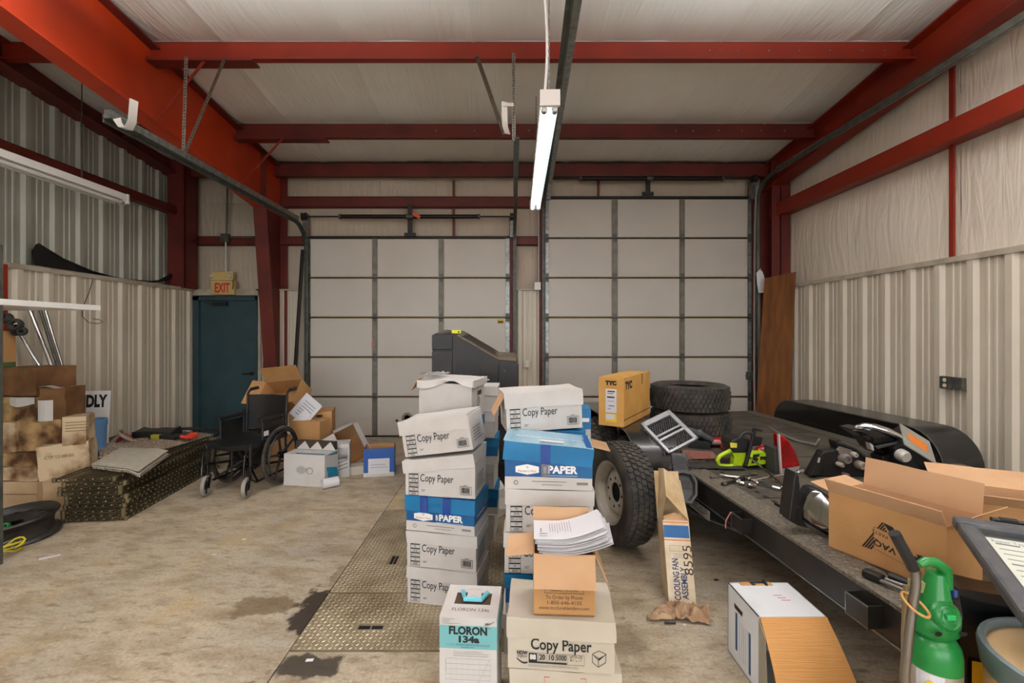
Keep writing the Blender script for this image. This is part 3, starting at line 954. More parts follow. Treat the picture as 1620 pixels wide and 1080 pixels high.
def side_lines(t, xr, d, z0, z1, m=greyink, n=5, face='right'):
    rr = random.Random(int(z0 * 1000) + n)
    patch(t, 'side_print', m, [(-d * .36, d * .36 - rr.random() * d * .25, z1 - (z1 - z0) * k / n - .006, z1 - (z1 - z0) * k / n) for k in range(n)], face, xr)


def copybox(label, loc, rot, style='copy', w=.42, d=.28, h=.207, lid_h=.068, lid_tilt=0.0, lid_m=None, seed=None, prints=True, lid_dx=0.0, name='paper_box', lift=0.0):
    if not isinstance(rot, tuple): rot = (0, 0, rot)
    t = thing(name, label, 'paper box', loc, rot, 'stacked paper boxes')
    seed = seed if seed is not None else random.random() * 50
    yf = -d / 2 - .0032
    if style in ('copy', 'copy88', 'plain', 'shop'):
        bm = wcard if style != 'copy88' and style != 'shop' else wcard2
        soft(MB(), -w / 2, w / 2, -d / 2, d / 2, 0, h - .012 + lift * .6, 4, .003, seed).build('body', bm, t, smooth=True)
        lm = lid_m or bm
    else:
        soft(MB(), -w / 2, w / 2, -d / 2, d / 2, 0, h * .27, 4, .002, seed).build('body', wcard, t, smooth=True)
        soft(MB(), -w / 2 - .0005, w / 2 + .0005, -d / 2 - .0005, d / 2 + .0005, h * .27, h - .012, 4, .0025, seed).build('printed_band', blued, t, smooth=True)
        lm = lid_m or bluec
    lw, ld = w + .012, d + .012
    lo = soft(MB(), -lw / 2, lw / 2, -ld / 2, ld / 2, -lid_h / 2, lid_h / 2, 5, .006, seed + 3).build('lid', lm, t, smooth=True)
    lo.location = (lid_dx, 0, h - lid_h / 2 + lift); lo.rotation_euler = (0, lid_tilt, 0)
    if not prints: return t
    if style == 'copy':
        spec_panel(t, -w / 2 + .022, h - lid_h - .004, yf)
        text('Copy Paper', .062, ink, t, (-w / 2 + .092 + .1, yf - .0004, h - lid_h - .028), width=.2)
        barcode(t, w / 2 - .088, .022, yf)
        patch(t, 'small_print', greyink, [(-w / 2 + .1, -w / 2 + .125, .035, .038), (-w / 2 + .1, -w / 2 + .118, .028, .031)], 'front', yf)
        side_lines(t, w / 2 + .003, d, .03, h - lid_h - .01)
    elif style == 'copy88':
        text('Copy Paper', .064, ink, t, (.0, yf - .0004, h - lid_h - .026), width=.245, bold=.001)
        text('NOW', .02, ink, t, (-w / 2 + .058, yf - .0004, .068), width=.044, bold=.0008)
        text('brighter', .016, ink, t, (-w / 2 + .058, yf - .0004, .055), width=.042, shear=.3)
        strap(MB(), [Vector((-w / 2 + .036 + k * .011, yf - .0004, .045 - .018 * math.sin(k / 4 * 2.2))) for k in range(5)], (0, 0, .006), .0006).build('swoosh', ink, t)
        x = -w / 2 + .085
        patch(t, 'brightness_box', ink, [(x, x + .034, .034, .068), (x, x + .155, .03, .036)], 'front', yf)
        text('88', .028, whiteink, t, (x + .017, yf - .0012, .053), width=.024, bold=.0008)
        text('20', .03, ink, t, (x + .055, yf - .0004, .054), width=.024, bold=.0008)
        text('10', .03, ink, t, (x + .091, yf - .0004, .054), width=.02, bold=.0006)
        text('5000', .03, ink, t, (x + .132, yf - .0004, .055), width=.043, bold=.0006)
        text('LETTER SIZE', .014, ink, t, (x + .192, yf - .0004, .062), width=.05)
        text('8½" x 11"', .012, ink, t, (x + .192, yf - .0004, .048))
        patch(t, 'ruled_lines', greyink, [(x, x + .225, .07, .0712), (x, x + .225, .029, .0302), (x + .224, x + .2252, .03, .07), (x + .038, x + .0392, .036, .07), (x + .073, x + .0742, .036, .07), (x + .108, x + .1092, .036, .07), (x + .158, x + .1592, .03, .07)], 'front', yf)
        text('REAMS PACKAGED FOR INDIVIDUAL SALE', .013, greyink, t, (x + .1, yf - .0004, .018), width=.2)
        # small drawing of an open carton
        cx, cz = w / 2 - .062, .062
        b = MB()
        for p, q in (((-.026, .018), (0, .032)), ((0, .032), (.028, .02)), ((-.026, .018), (-.026, -.016)), ((-.026, -.016), (-.002, -.034)), ((-.002, -.034), (.026, -.014)), ((-.002, -.034), (-.002, -.008)), ((-.002, -.008), (-.026, .018)), ((-.002, -.008), (.028, .02)), ((.028, .02), (.026, -.014))):
            v = Vector((q[0] - p[0], 0, q[1] - p[1])); m_ = v.length
            b.box(cx + (p[0] + q[0]) / 2, yf - .0004, cz + (p[1] + q[1]) / 2, m_, .0006, .0018, (0, -math.atan2(v.z, v.x), 0))
        b.prism([(-.02, .014), (.0, .002), (.024, .016), (.002, -.006)], 0, .0006, Matrix.Translation((cx, yf, cz)) @ Matrix.Rotation(R(90), 4, 'X'))
        b.build('carton_drawing', ink, t)
    elif style == 'shop':
        text('SHOP FOR MORE ITEMS AT', .012, redink, t, (0.0, yf - .0004, h - lid_h + .04), width=.115)
        patch(t, 'red_frame', redink, [(-.085, -.062, h - lid_h + .043, h - lid_h + .045), (.062, .085, h - lid_h + .043, h - lid_h + .045), (-.085, -.0835, .02, h - lid_h + .045), (.0835, .085, .02, h - lid_h + .045)], 'front', yf - .004)
        text('Easy Shopping', .03, redink, t, (0, yf - .0004, h - lid_h + .01), width=.14)
    else:
        # white badge with a small diamond
        cx = -w * .24; cz = h * .27 + (h * .73 - lid_h) * .52; hh = .026
        hexp = [(-.058, -hh * .55), (0, -hh), (.058, -hh * .55), (.058, hh * .55), (0, hh), (-.058, hh * .55)]
        F = Matrix.Translation((cx, yf, cz)) @ Matrix.Rotation(R(90), 4, 'X')
        MB().prism(hexp, 0, .0008, F).build('badge', whiteink, t)
        b = MB()
        for p in ([(-.007, 0), (0, .007), (0, .0035), (-.0035, 0)], [(.007, 0), (0, -.007), (0, -.0035), (.0035, 0)], [(0, .007), (.007, 0), (.0035, 0), (0, .0035)][:3]):
            b.prism([(x, y + .011) for x, y in p], .0009, .0014, F)
        b.build('diamond_mark', blued, t)
        text("Member's Mark", .016, mat('brown_ink', (150, 96, 76), rough=.7), t, (cx, yf - .0014, cz - .008), width=.092)
        text('PAPER', .05, whiteink, t, (w * .16, yf - .0008, cz), width=.145, bold=.0022)
        text('COPY', .018, whiteink, t, (w * .16 - .083, yf - .0008, cz), rot=(R(90), R(-90), 0), width=.034, bold=.001)
        patch(t, 'underline', whiteink, [(w * .16 - .088, w * .16 + .075, cz - .0285, cz - .027)], 'front', yf)
        patch(t, 'small_print', greyink, [(-.08, .09, h * .17, h * .185), (-.03, .07, h * .1, h * .112), (w / 2 - .075, w / 2 - .02, h * .12, h * .175)], 'front', yf + .0008)
        MB().lathe([(.009, 0), (.011, 0), (.011, .0008), (.009, .0008)], 14, Matrix.Translation((-w * .37, yf + .001, h * .14)) @ Matrix.Rotation(R(90), 4, 'X'), True).build('round_mark', ink, t)
        side_lines(t, w / 2 + .003, d, h * .35, h * .6, whiteink, 2)
    return t


tapem = mat('packing_tape', (14, 64, 150), rough=.15, coat=.6)
tapec = mat('clear_tape', (206, 204, 200), rough=.12, coat=.8, spec=.8)


def lidtape(t, xs, lid_h, w=.42, d=.28, h=.207, wid=.045, dz=0.0):
    for x in xs:
        MB().bx(x - wid / 2, x + wid / 2, -d / 2 - .0135, -d / 2 - .0125, h - lid_h - .004 + dz, h - .001 + dz).bx(x - wid / 2, x + wid / 2, -d / 2 - .0135, d / 2 + .006, h + .0045 + dz, h + .0055 + dz).build('tape', tapem, t)


# ---- left front stack on the chequer plate
yaw = R(-12)
Z0 = .0065
c0 = Vector((-.346, 2.783, 0))
ST = .2115
copybox('white copy paper box at the bottom of the front left stack', (c0.x, c0.y, Z0), yaw, seed=1)
copybox('white copy paper box second from the bottom of the front left stack', (c0.x - .003, c0.y + .005, Z0 + ST), yaw + R(1), seed=2)
t = copybox('blue and white paper box in the middle of the front left stack', (c0.x - .006, c0.y, Z0 + 2 * ST), yaw + R(-1), 'blue', seed=3, lid_h=.09)
lidtape(t, (-.095, .045), .09)
text('VOLUME', .03, blued, t, (-.03, -.14 - .0098, .16), width=.07)
copybox('white copy paper box with raised lid under the tilted one, front left stack', (c0.x - .012, c0.y - .005, Z0 + 3 * ST), yaw + R(2), seed=4, lid_tilt=R(-8), lift=.022, lid_dx=-.01, lid_h=.075)
copybox('tilted white copy paper box on top of the front left stack', (c0.x - .014, c0.y - .005, Z0 + 4 * ST + .04), (0, R(-9), yaw), seed=5, lid_h=.08, lid_dx=-.01)
# ---- left stack behind it, topped with a file box
c1 = Vector((-.39, 3.225, 0))
styles = ['copy', 'blue', 'copy', 'plain', 'blue']
labs = ['white paper box on the floor under the white file box stack', 'blue paper box second from the floor under the white file box', 'white paper box in the middle of the file box stack',
        'plain white paper box second under the white file box', 'blue paper box directly under the white file box']
for k in range(5):
    copybox(labs[k], (c1.x + .01 * (k % 2), c1.y, .0065 + k * .2), R(-12 + 2 * (k % 3)), styles[k], h=.196, seed=10 + k, prints=(k == 4))
fb = thing('file_box', 'white file storage box with hand hole and crushed lid above the paper stack', 'file box', (c1.x + .012, c1.y - .01, 1.008), (0, R(1.5), R(-13)))
W_, D_, H_ = .375, .30, .245
soft(MB(), -W_ / 2, W_ / 2, -D_ / 2, D_ / 2, 0, H_, 5, .004, 21).build('body', wcard, fb, smooth=True)
lidb = MB().grid(lambda a, c: (-W_ / 2 - .012 + (W_ + .024) * a, -D_ / 2 - .012 + (D_ + .024) * c, H_ + .028 - .02 * math.exp(-((a - .1) ** 2 + (c - .1) ** 2) * 18) + .007 * nz((a * 4, c * 4, 2)) - (.0 if .0 < c < 1 else .0)), 10, 8, .004)
lidb.build('lid', wcard, fb, smooth=True)
MB().grid(lambda a, c: (-W_ / 2 - .012 + (W_ + .024) * a, -D_ / 2 - .014 - .01 * math.sin(a * 9) * c, H_ + .026 - c * (.045 - .04 * math.exp(-((a - .62) / .2) ** 2)) - .02 * math.exp(-(a - .1) ** 2 * 18)), 14, 2, .003).build('lid_flap', wcard, fb, smooth=True)
MB().grid(lambda a, c: (W_ / 2 + .014, -D_ / 2 - .012 + (D_ + .024) * a, H_ + .028 - .05 * c), 4, 1, .003).build('lid_flap', wcard, fb)
MB().grid(lambda a, c: (-W_ / 2 - .012 - .05 * c, -D_ / 2 + .18 * a, H_ + .024 - .085 * c * (1 - .35 * a)), 4, 3, .003).build('torn_flap', kraftin, fb)
MB().prism([(-.042, -.016), (.042, -.016), (.046, .016), (-.046, .016)], 0, .001, Matrix.Translation((W_ / 2 + .004, .02, .175)) @ Matrix.Rotation(R(90), 4, 'Z') @ Matrix.Rotation(R(90), 4, 'X')).build('hand_hole', mat('hole_brown', (60, 40, 22), rough=.9), fb)
MB().lathe([(.03, 0), (.034, 0), (.034, .001), (.03, .001)], 20, Matrix.Translation((W_ / 2 + .004, -.01, .115)) @ Matrix.Rotation(R(90), 4, 'Y'), True).build('round_logo', mat('green_ink', (40, 70, 56), rough=.7), fb)
text('TS', .03, mat('green_ink', (40, 70, 56)), fb, (W_ / 2 + .0052, -.01, .115), RIGHT)
wrapm = mat('clear_wrap', (226, 226, 228), rough=.12, trans=.85)
b = MB().grid(lambda a, c: (-W_ / 2 - .02 + .16 * a, -D_ / 2 + .02 + .2 * c, H_ + .04 + .02 * abs(nz((a * 5, c * 5, 7))) + .008), 10, 10)
b.build('plastic_scrap', wrapm, fb)
# ---- third stack, right behind
c2 = Vector((-.262, 3.64, 0))
lab3 = ['white box on the floor of the rearmost left stack', 'blue paper box low in the rearmost left stack', 'white box in the rearmost left stack below a blue one', 'blue paper box high in the rearmost left stack', 'white box near the top of the rearmost left stack', 'torn white box on top of the rearmost left stack beside the black machine']
for k in range(6):
    copybox(lab3[k], (c2.x + (.012 if k % 2 else -.004), c2.y, .0065 + k * .196), R(-6 + 4 * (k % 2)), ['copy', 'blue', 'plain', 'blue', 'copy', 'plain'][k], w=.38, h=.192, seed=30 + k, prints=False)
# torn paper bag between the stacks
bagm = mat('white_bag', (228, 226, 224), rough=.5)
b = MB()
b.lathe([(.0, .0), (.10, .004), (.115, .08), (.10, .17), (.085, .24), (.06, .29), (.02, .30)], 22)
for i, p in enumerate(b.v):
    q = noise.noise_vector(Vector(p) * 9) * .035; b.v[i] = (p[0] * .75 + q.x, p[1] + q.y, max(0.001, p[2] + q.z * .7))
t = thing('white_bag', 'crumpled white paper bag on the floor between the two paper stacks', 'bag', (-.075, 4.02, .0), R(20))
b.build('bag', bagm, t)

# ---- refrigerant box
fr = thing('refrigerant_box', 'white and turquoise refrigerant cylinder box in the foreground', 'box', (-.146, 1.985, 0), R(-4))
S, H_ = .238, .425
tq = mat('turquoise_print', (114, 178, 182), rough=.5)
tqh = mat('turquoise_enamel', (104, 190, 208), rough=.35)
h0 = .12
b = MB()
b.bx(-S / 2, S / 2, -S / 2, S / 2, 0, H_ - .003)
b.build('body', wcard, fr, bevel=.002)
# top with a cut-out (ring of four pieces) and the cylinder collar in it
sx0, sx1, sy0, sy1 = -.075, .082, -.028, .06
MB().bx(-S / 2, S / 2, -S / 2, sy0, H_ - .003, H_).bx(-S / 2, S / 2, sy1, S / 2, H_ - .003, H_).bx(-S / 2, sx0, sy0, sy1, H_ - .003, H_).bx(sx1, S / 2, sy0, sy1, H_ - .003, H_).build('top_panel', wcard, fr)
MB().bx(sx0, sx1, sy0, sy1, H_ - .003, H_ - .0022).build('cut_out', mat('carton_inside_dark', (74, 56, 40), rough=.9), fr)
MB().tube([(-.05, .058, H_ + .006), (-.03, -.012, H_ + .012), (.04, -.012, H_ + .012), (.062, .055, H_ + .006)], .010, 6).build('collar_handle', tqh, fr)
MB().bx(-.026, .036, .002, .06, H_ - .001, H_ + .006).build('folded_tab', wcard, fr)
MB().lathe([(0, .022), (.009, .018), (.010, 0)], 10, Matrix.Translation((.003, .0, H_))).build('valve', paleg, fr)
yf = -S / 2 - .0008
patch(fr, 'turquoise_band', tq, [(-S / 2 + .001, S / 2 - .001, H_ - .128, H_ - .034)], 'front', yf)
patch(fr, 'side_band', tq, [(-S / 2 + .001, S / 2 - .001, H_ - .128, H_ - .034)], 'right', S / 2 + .0004)
text('FLORON', .044, ink, fr, (0.0, yf - .0012, H_ - .055), width=.158, bold=.002)
text('134a', .036, ink, fr, (0.0, yf - .0012, H_ - .090), width=.086, bold=.0018)
text('TM', .008, ink, fr, (.087, yf - .0012, H_ - .042))
text('1, 1, 1, 2 - TETRAFLUOROETHANE (CF₃CH₂F)', .011, ink, fr, (0, yf - .0012, H_ - .112), width=.178)
text('CAS # 811-97-2', .009, ink, fr, (0, yf - .0012, H_ - .122))
text('FLORON 134a', .03, mat('red_brown_ink', (92, 56, 50), rough=.7), fr, (.002, -.068, H_ + .0008), rot=(0, 0, 0), width=.158)
text('MADE IN INDIA', .009, greyink, fr, (.0, .085, H_ + .0008), rot=(0, 0, 0))
patch(fr, 'top_print', greyink, [(-S / 2 + .012, -S / 2 + .062, H_ - .008, H_ - .0065), (-S / 2 + .012, -S / 2 + .045, H_ - .014, H_ - .0125), (-S / 2 + .012, -S / 2 + .04, H_ - .02, H_ - .0185), (-S / 2 + .012, -S / 2 + .085, H_ - .027, H_ - .0255)], 'front', yf)
text('SRF', .013, ink, fr, (.078, yf - .0008, H_ - .025), shear=.4, bold=.0005)
strap(MB(), [Vector((.088, yf - .001, H_ - .024)), Vector((.098, yf - .001, H_ - .02)), Vector((.108, yf - .001, H_ - .012))], (0, 0, .002), .0006).build('logo_flick', ink, fr)
text('Pressure Vs. Density of Refrigerant', .009, greyink, fr, (0, yf - .0008, H_ - .141), width=.12)
gl = []
for k in range(9): gl.append((-.095 + k * .0235, -.0945 + k * .0235, .06, H_ - .165))
for k in range(10): gl.append((-.095, .093, .062 + k * .0215, .0625 + k * .0215))
patch(fr, 'chart_grid', mat('pale_grey_ink', (186, 182, 176), rough=.7), gl, 'front', yf)
patch(fr, 'chart_title', greyink, [(-.06, .085, H_ - .158, H_ - .157), (-.06, .085, H_ - .150, H_ - .149), (-.092, -.091, .2, .25)], 'front', yf)
strap(MB(), [Vector((.0 + .09 * q, yf - .001, .10 + .16 * q ** 1.25)) for q in [k / 8 for k in range(9)]], (0, 0, .0016), .0008).build('chart_curve', greyink, fr)
MB().prism([(-.02, -.05), (.02, -.05), (0, -.02)], 0, .001, Matrix.Translation((S / 2 + .0006, .0, H_ - .14)) @ Matrix.Rotation(R(90), 4, 'Z') @ Matrix.Rotation(R(90), 4, 'X')).build('side_mark', mat('green_mark', (30, 110, 60)), fr)

# ---- right front stack
copybox('lowest white carton with red lettering in the nearest right stack', (.252, 2.0, 0), R(-4), 'shop', w=.44, h=.213, seed=41, lid_h=.07)
copybox('yellowed copy paper carton with a large lid under the open brown box', (.236, 1.99, .2165), R(-5), 'copy88', w=.43, h=.213, seed=42, lid_h=.082)


def open_carton(name, label, loc, rot, w, d, h, m_out, m_in, flaps, th=.004, cat='carton', m_flap=None):
    """open-topped carton: floor, four walls and flaps given as {side: (length, angle from outward horizontal in degrees)}"""
    t = thing(name, label, cat, loc, rot if isinstance(rot, tuple) else (0, 0, rot))
    b = MB().bx(-w / 2, w / 2, -d / 2, -d / 2 + th, 0, h).bx(-w / 2, w / 2, d / 2 - th, d / 2, 0, h).bx(-w / 2, -w / 2 + th, -d / 2 + th, d / 2 - th, 0, h).bx(w / 2 - th, w / 2, -d / 2 + th, d / 2 - th, 0, h).bx(-w / 2, w / 2, -d / 2, d / 2, 0, th)
    b.build('body', m_out, t)
    MB().bx(-w / 2 + th, w / 2 - th, -d / 2 + th, -d / 2 + th + .001, th, h - .002).bx(-w / 2 + th, w / 2 - th, d / 2 - th - .001, d / 2 - th, th, h - .002).bx(-w / 2 + th, -w / 2 + th + .001, -d / 2 + th, d / 2 - th, th, h - .002).bx(w / 2 - th - .001, w / 2 - th, -d / 2 + th, d / 2 - th, th, h - .002).bx(-w / 2 + th, w / 2 - th, -d / 2 + th, d / 2 - th, th, th + .001).build('lining', m_in, t)
    for s, (L_, ang) in flaps.items():
        a = R(ang); du, dz = math.cos(a) * L_, math.sin(a) * L_
        if s == 'front': f = lambda p, q: (-w / 2 + w * p, -d / 2 - du * q, h + dz * q + .004 * nz((p * 3, q * 2, 1)) * q)
        elif s == 'back': f = lambda p, q: (w / 2 - w * p, d / 2 + du * q, h + dz * q + .004 * nz((p * 3, q * 2, 5)) * q)
        elif s == 'left': f = lambda p, q: (-w / 2 - du * q, d / 2 - d * p, h + dz * q)
        else: f = lambda p, q: (w / 2 + du * q, -d / 2 + d * p, h + dz * q)
        MB().grid(f, 4, 3, .0035).build('flap', m_flap or m_in, t)
    return t


oc = open_carton('open_carton', 'small open brown carton full of papers on the yellowed copy paper box', (.245, 1.965, .434), R(-3), .25, .2, .25, kraft, kraftin,
                 {'front': (.13, -74), 'back': (.115, 84), 'left': (.115, -8), 'right': (.12, -66)})
yf = -.1005
text('www.mcclureblenders.com', .02, ink, oc, (0, yf, .03), width=.205)
text('1-800-646-4105', .022, ink, oc, (0, yf, .051), width=.14)
text('To Order by Phone', .022, ink, oc, (0, yf, .073), width=.15)
text('Lebanon, TN 37090', .016, ink, oc, (0, yf, .103), width=.11)
text('6190 Leeville Pike', .016, ink, oc, (0, yf, .117), width=.1)
patch(oc, 'address_frame', ink, [(-.08, .08, .09, .0915), (-.08, -.0785, .09, .14), (.0785, .08, .09, .14)], 'front', yf)
ps = thing('paper_stack', 'fanned stack of printed white papers sticking out of the open brown carton', 'papers', (.245, 1.965, .66), R(-3), None)
for k in range(14):
    rr = random.Random(k)
    dx, dy, a0 = rr.uniform(-.012, .012) + (13 - k) * .0022, rr.uniform(-.005, .005) - (13 - k) * .0012, R(rr.uniform(-3.0, 3.0) - (13 - k) * .25) * (k < 13)

    def f(a, c, k=k, dx=dx, dy=dy, a0=a0):
        x = -.118 + .285 * a + dx; y = -.098 + .19 * c + dy
        z = .028 + k * .0042 + .05 * max(0, a - .35) ** 1.6 * 2.2 + .004 * math.sin(c * 3)
        return (x * math.cos(a0) - y * math.sin(a0), x * math.sin(a0) + y * math.cos(a0), z)
    o = MB().grid(f, 10, 4, .0012).build('sheet', paper, ps, smooth=True)
    if k == 13:
        f13 = f
b = MB(); rr = random.Random(5)


def printed(a0, a1, c0, c1):
    b.grid(lambda q, s: Vector(f13(a0 + (a1 - a0) * q, c0 + (c1 - c0) * s)) + Vector((0, 0, .0016)), 1, 8)


for k in range(9):
    printed(.24 + k * .038, .247 + k * .038, .25 + .1 * rr.random(), .88 - .15 * rr.random())
printed(.08, .2, .22, .25); printed(.08, .2, .12, .14); printed(.1, .115, .3, .5)
b.build('print', greyink, ps)

# ---- right rear stacks
rc = Vector((.222, 2.39, 0))
copybox('white carton on the floor beneath the taped blue paper box stack', (rc.x - .01, rc.y, 0), R(-3), 'copy', w=.43, h=.196, seed=51)
copybox('dark blue paper carton low in the stack beneath the taped blue box', (rc.x, rc.y, .2), R(-3), 'blue', w=.43, h=.196, seed=52)
copybox('white copy paper box half hidden by the open brown carton flap', (rc.x - .006, rc.y, .4), R(-3), 'copy', w=.43, h=.2, seed=53)
copybox('white copy paper box directly under the taped blue paper box', (rc.x + .002, rc.y, .604), R(-3), 'copy', w=.43, h=.21, seed=54, lid_h=.075)
t = copybox('taped bright blue paper box with a crushed lid corner in the right stack', (rc.x, rc.y, .818), R(-5), 'blue', w=.43, h=.222, seed=55, lid_h=.09, lid_tilt=R(4.5), lift=-.002)
tp = soft(MB(), -.222, .222, -.146, .146, -.0005, .003, 5, .003, 58).build('lid_top_film', mat('blue_film', (120, 172, 200), (150, 190, 208), rough=.22, scale=3, coat=.5), t, smooth=True)
tp.location = (0, 0, .2225); tp.rotation_euler = (0, R(4.5), 0)
text('MULTIPURPOSE COPY & PRINT PAPER', .02, whiteink, t, (.0, -.03, .229), rot=(0, R(4.5), 0), width=.33)
MB().bx(-.06, .06, -.12, -.09, .2305, .2315).build('white_label', paper, t).rotation_euler = (0, R(4.5), 0)
MB().bx(-.035, .01, -.1520, -.151, .128, .222).build('tape', tapem, t)
MB().bx(-.034, .009, -.1462, -.1457, .062, .132).build('clear_tape', wrapm, t)
# behind: hidden supports, blue 726222 box and white box on top
r2 = Vector((.225, 2.735, 0))
for k, lb in enumerate(('white carton on the floor behind the taped blue box stack', 'blue carton second from the floor behind the taped blue box stack', 'white carton third from the floor behind the taped blue box', 'white carton fourth from the floor behind the taped blue box')):
    copybox(lb, (r2.x, r2.y, k * .208), R(-2 + k), 'plain' if k != 1 else 'blue', w=.42, h=.204, seed=60 + k, prints=False)
t = copybox('blue paper carton numbered in white behind the taped blue box', (r2.x + .02, r2.y, .833), R(-4), 'blue', w=.43, h=.205, seed=66, lid_h=.17, prints=False)
text('726222', .03, whiteink, t, (.125, -.1505, .17), width=.09)
patch(t, 'small_print', whiteink, [(-.02, .06, .175, .182), (-.02, .075, .16, .166)], 'front', -.1505)
t = copybox('white copy paper box with a torn lid on top of the right stack', (r2.x - .02, r2.y - .03, 1.045), (0, R(-2.5), R(7)), 'copy', w=.435, h=.218, seed=67, lid_h=.085)
MB().grid(lambda a, c: (-.225 - .06 * c, -.14 + .2 * a, .2 - .1 * c + .01 * nz((a * 4, c, 3))), 4, 3, .003).build('torn_flap', kraftin, t)
# blue-white box and brown carton to its right
t = open_carton('brown_carton', 'brown carton with a sloping flap behind the loose truck wheel', (.37, 3.08, 0), R(-6), .34, .24, .86, kraft, kraftin, {'right': (.15, -12), 'back': (.1, 30)})
t = thing('blue_carton', 'small blue and white carton behind the white paper box on the right', 'box', (.42, 3.07, .864), R(-4))
soft(MB(), -.14, .14, -.1, .1, 0, .1, 3, .002, 70).build('body', wcard, t, smooth=True)
soft(MB(), -.141, .141, -.101, .101, .1, .235, 3, .002, 70).build('printed_band', bluec, t, smooth=True)
patch(t, 'white_stripe', whiteink, [(-.13, .13, .15, .175)], 'front', -.104)
# ================================================================== BLACK SERVICE MACHINE
YM = 4.25
mc = thing('service_machine', 'tall black service machine with a sloping vented top behind the paper stacks', 'machine', (0, YM, 0))
mblack = mat('machine_black', (28, 27, 28), (36, 35, 34), rough=.5, scale=6)
dustm = mat('dusty_black_top', (120, 108, 92), (92, 84, 72), rough=.75, scale=8)


def UM(u): return (u - 800) * YM / FPX
def VM(v): return EYE - (v - 527) * YM / FPX


DEP = .82
prof = [(UM(684), .36), (UM(820), .36), (UM(820.5), VM(578)), (UM(818), VM(572.5)), (UM(788), VM(570)), (UM(722), VM(531)), (UM(716), VM(529)), (UM(686), VM(528)), (UM(684), VM(531))]
YZ = Matrix.Rotation(R(90), 4, 'X')       # prism (x, y=z-up), extruded towards -y
RZ = .045        # the top falls towards the front
b = MB(); n = len(prof)
b.add([(x, 0, z) for x, z in prof] + [(x, DEP, z + (RZ if z > .5 else 0)) for x, z in prof],
      [tuple(range(n)), tuple(range(2 * n - 1, n - 1, -1))] + [(i, n + i, n + (i + 1) % n, (i + 1) % n) for i in range(n)])
b.build('cabinet', mblack, mc, bevel=.012)
# dust covered top skin that follows the slope
tops = [(UM(687), VM(528)), (UM(722), VM(531)), (UM(788), VM(570)), (UM(817), VM(572))]
b = MB()
for i in range(3):
    (xa, za), (xb, zb) = tops[i], tops[i + 1]
    b.add([(xa, .015, za + .003), (xb, .015, zb + .003), (xb, DEP - .015, zb + RZ + .003), (xa, DEP - .015, za + RZ + .003)], [(0, 1, 2, 3)])
b.build('top_skin', dustm, mc)
for k in range(5):
    y = .22 + k * .115
    (xa, za), (xb, zb) = (UM(729), VM(535)), (UM(783), VM(567))
    r0, r1 = RZ * y / DEP + .007, RZ * (y + .055) / DEP + .007
    MB().add([(xa, y, za + r0), (xb, y, zb + r0), (xb, y + .055, zb + r1), (xa, y + .055, za + r1)], [(0, 1, 2, 3)]).build('vent_slot', black, mc)
MB().bx(UM(683.5), UM(716), -.012, .02, VM(553), VM(529.5)).bx(UM(683.5), UM(716), -.012, .02, .4, VM(555.5)).build('corner_panel', mblack, mc, bevel=.006)
MB().bx(UM(788), UM(820.6), -.01, .02, .4, VM(575)).build('corner_panel', mblack, mc, bevel=.01)
b = MB(); Fm = Matrix.Rotation(R(90), 4, 'X')
b.prism([(UM(722), .45), (UM(786), .45), (UM(786), VM(592)), (UM(730), VM(576)), (UM(722), VM(580))], 0, .008, Fm)
b.build('front_panel', black, mc, bevel=.004)
text('COOL', .05, whiteink, mc, (UM(758), -.0095, VM(598)), width=.19, bold=.002)
for u, v in ((714, 596), (714, 604), (798, 586), (730, 592)):
    MB().lathe([(0, .004), (.008, .003), (.008, 0)], 10, Matrix.Translation((UM(u), -.012, VM(v))) @ Matrix.Rotation(R(90), 4, 'X')).build('screw', galvdark, mc)
MB().bx(UM(690), UM(814), .05, DEP - .05, .1, .36).build('base', black, mc)
for x in (UM(696), UM(808)):
    for y in (.1, DEP - .1):
        MB().lathe([(.0, -.03), (.09, -.03), (.1, -.02), (.1, .02), (.09, .03), (0, .03)], 18, Matrix.Translation((x, y, .1)) @ Matrix.Rotation(R(90), 4, 'Y')).build('wheel', rubber, mc, smooth=True)
lv = thing('spirit_level', 'small fluorescent yellow tool lying on top of the black machine', 'tool', (UM(720), YM + .1, VM(528) + .004), R(12))
MB().bx(-.045, .045, -.02, .02, 0, .032).build('body', mat('fluoro_yellow', (216, 222, 40), rough=.4), lv, bevel=.004)
MB().bx(.012, .03, -.021, -.02, .008, .022).build('window', black, lv)

# ================================================================== LEFT SIDE
# shelving whose end sticks into the picture
sh = thing('shelving_unit', 'white shelf board on a perforated grey post at the left edge', 'shelf')
MB().bx(-4.45, -3.47, 1.9, 3.9, 1.785, 1.828).build('shelf_board', white, sh, bevel=.002)
for y in (3.14, 2.0):
    for x in (-3.475, -4.43):
        p = MB().bx(x - .03, x + .004, y, y + .003, 0, 2.2).bx(x, x + .004, y - .035, y, 0, 2.2).build('post', galvdark, sh)
        hb = MB()
        for k in range(44): hb.bx(x - .02, x - .01, y - .001, y, .05 + k * .048, .072 + k * .048)
        tag(hb.build('slots', mat('hole_dark', (30, 28, 26)), p), kind='stuff')
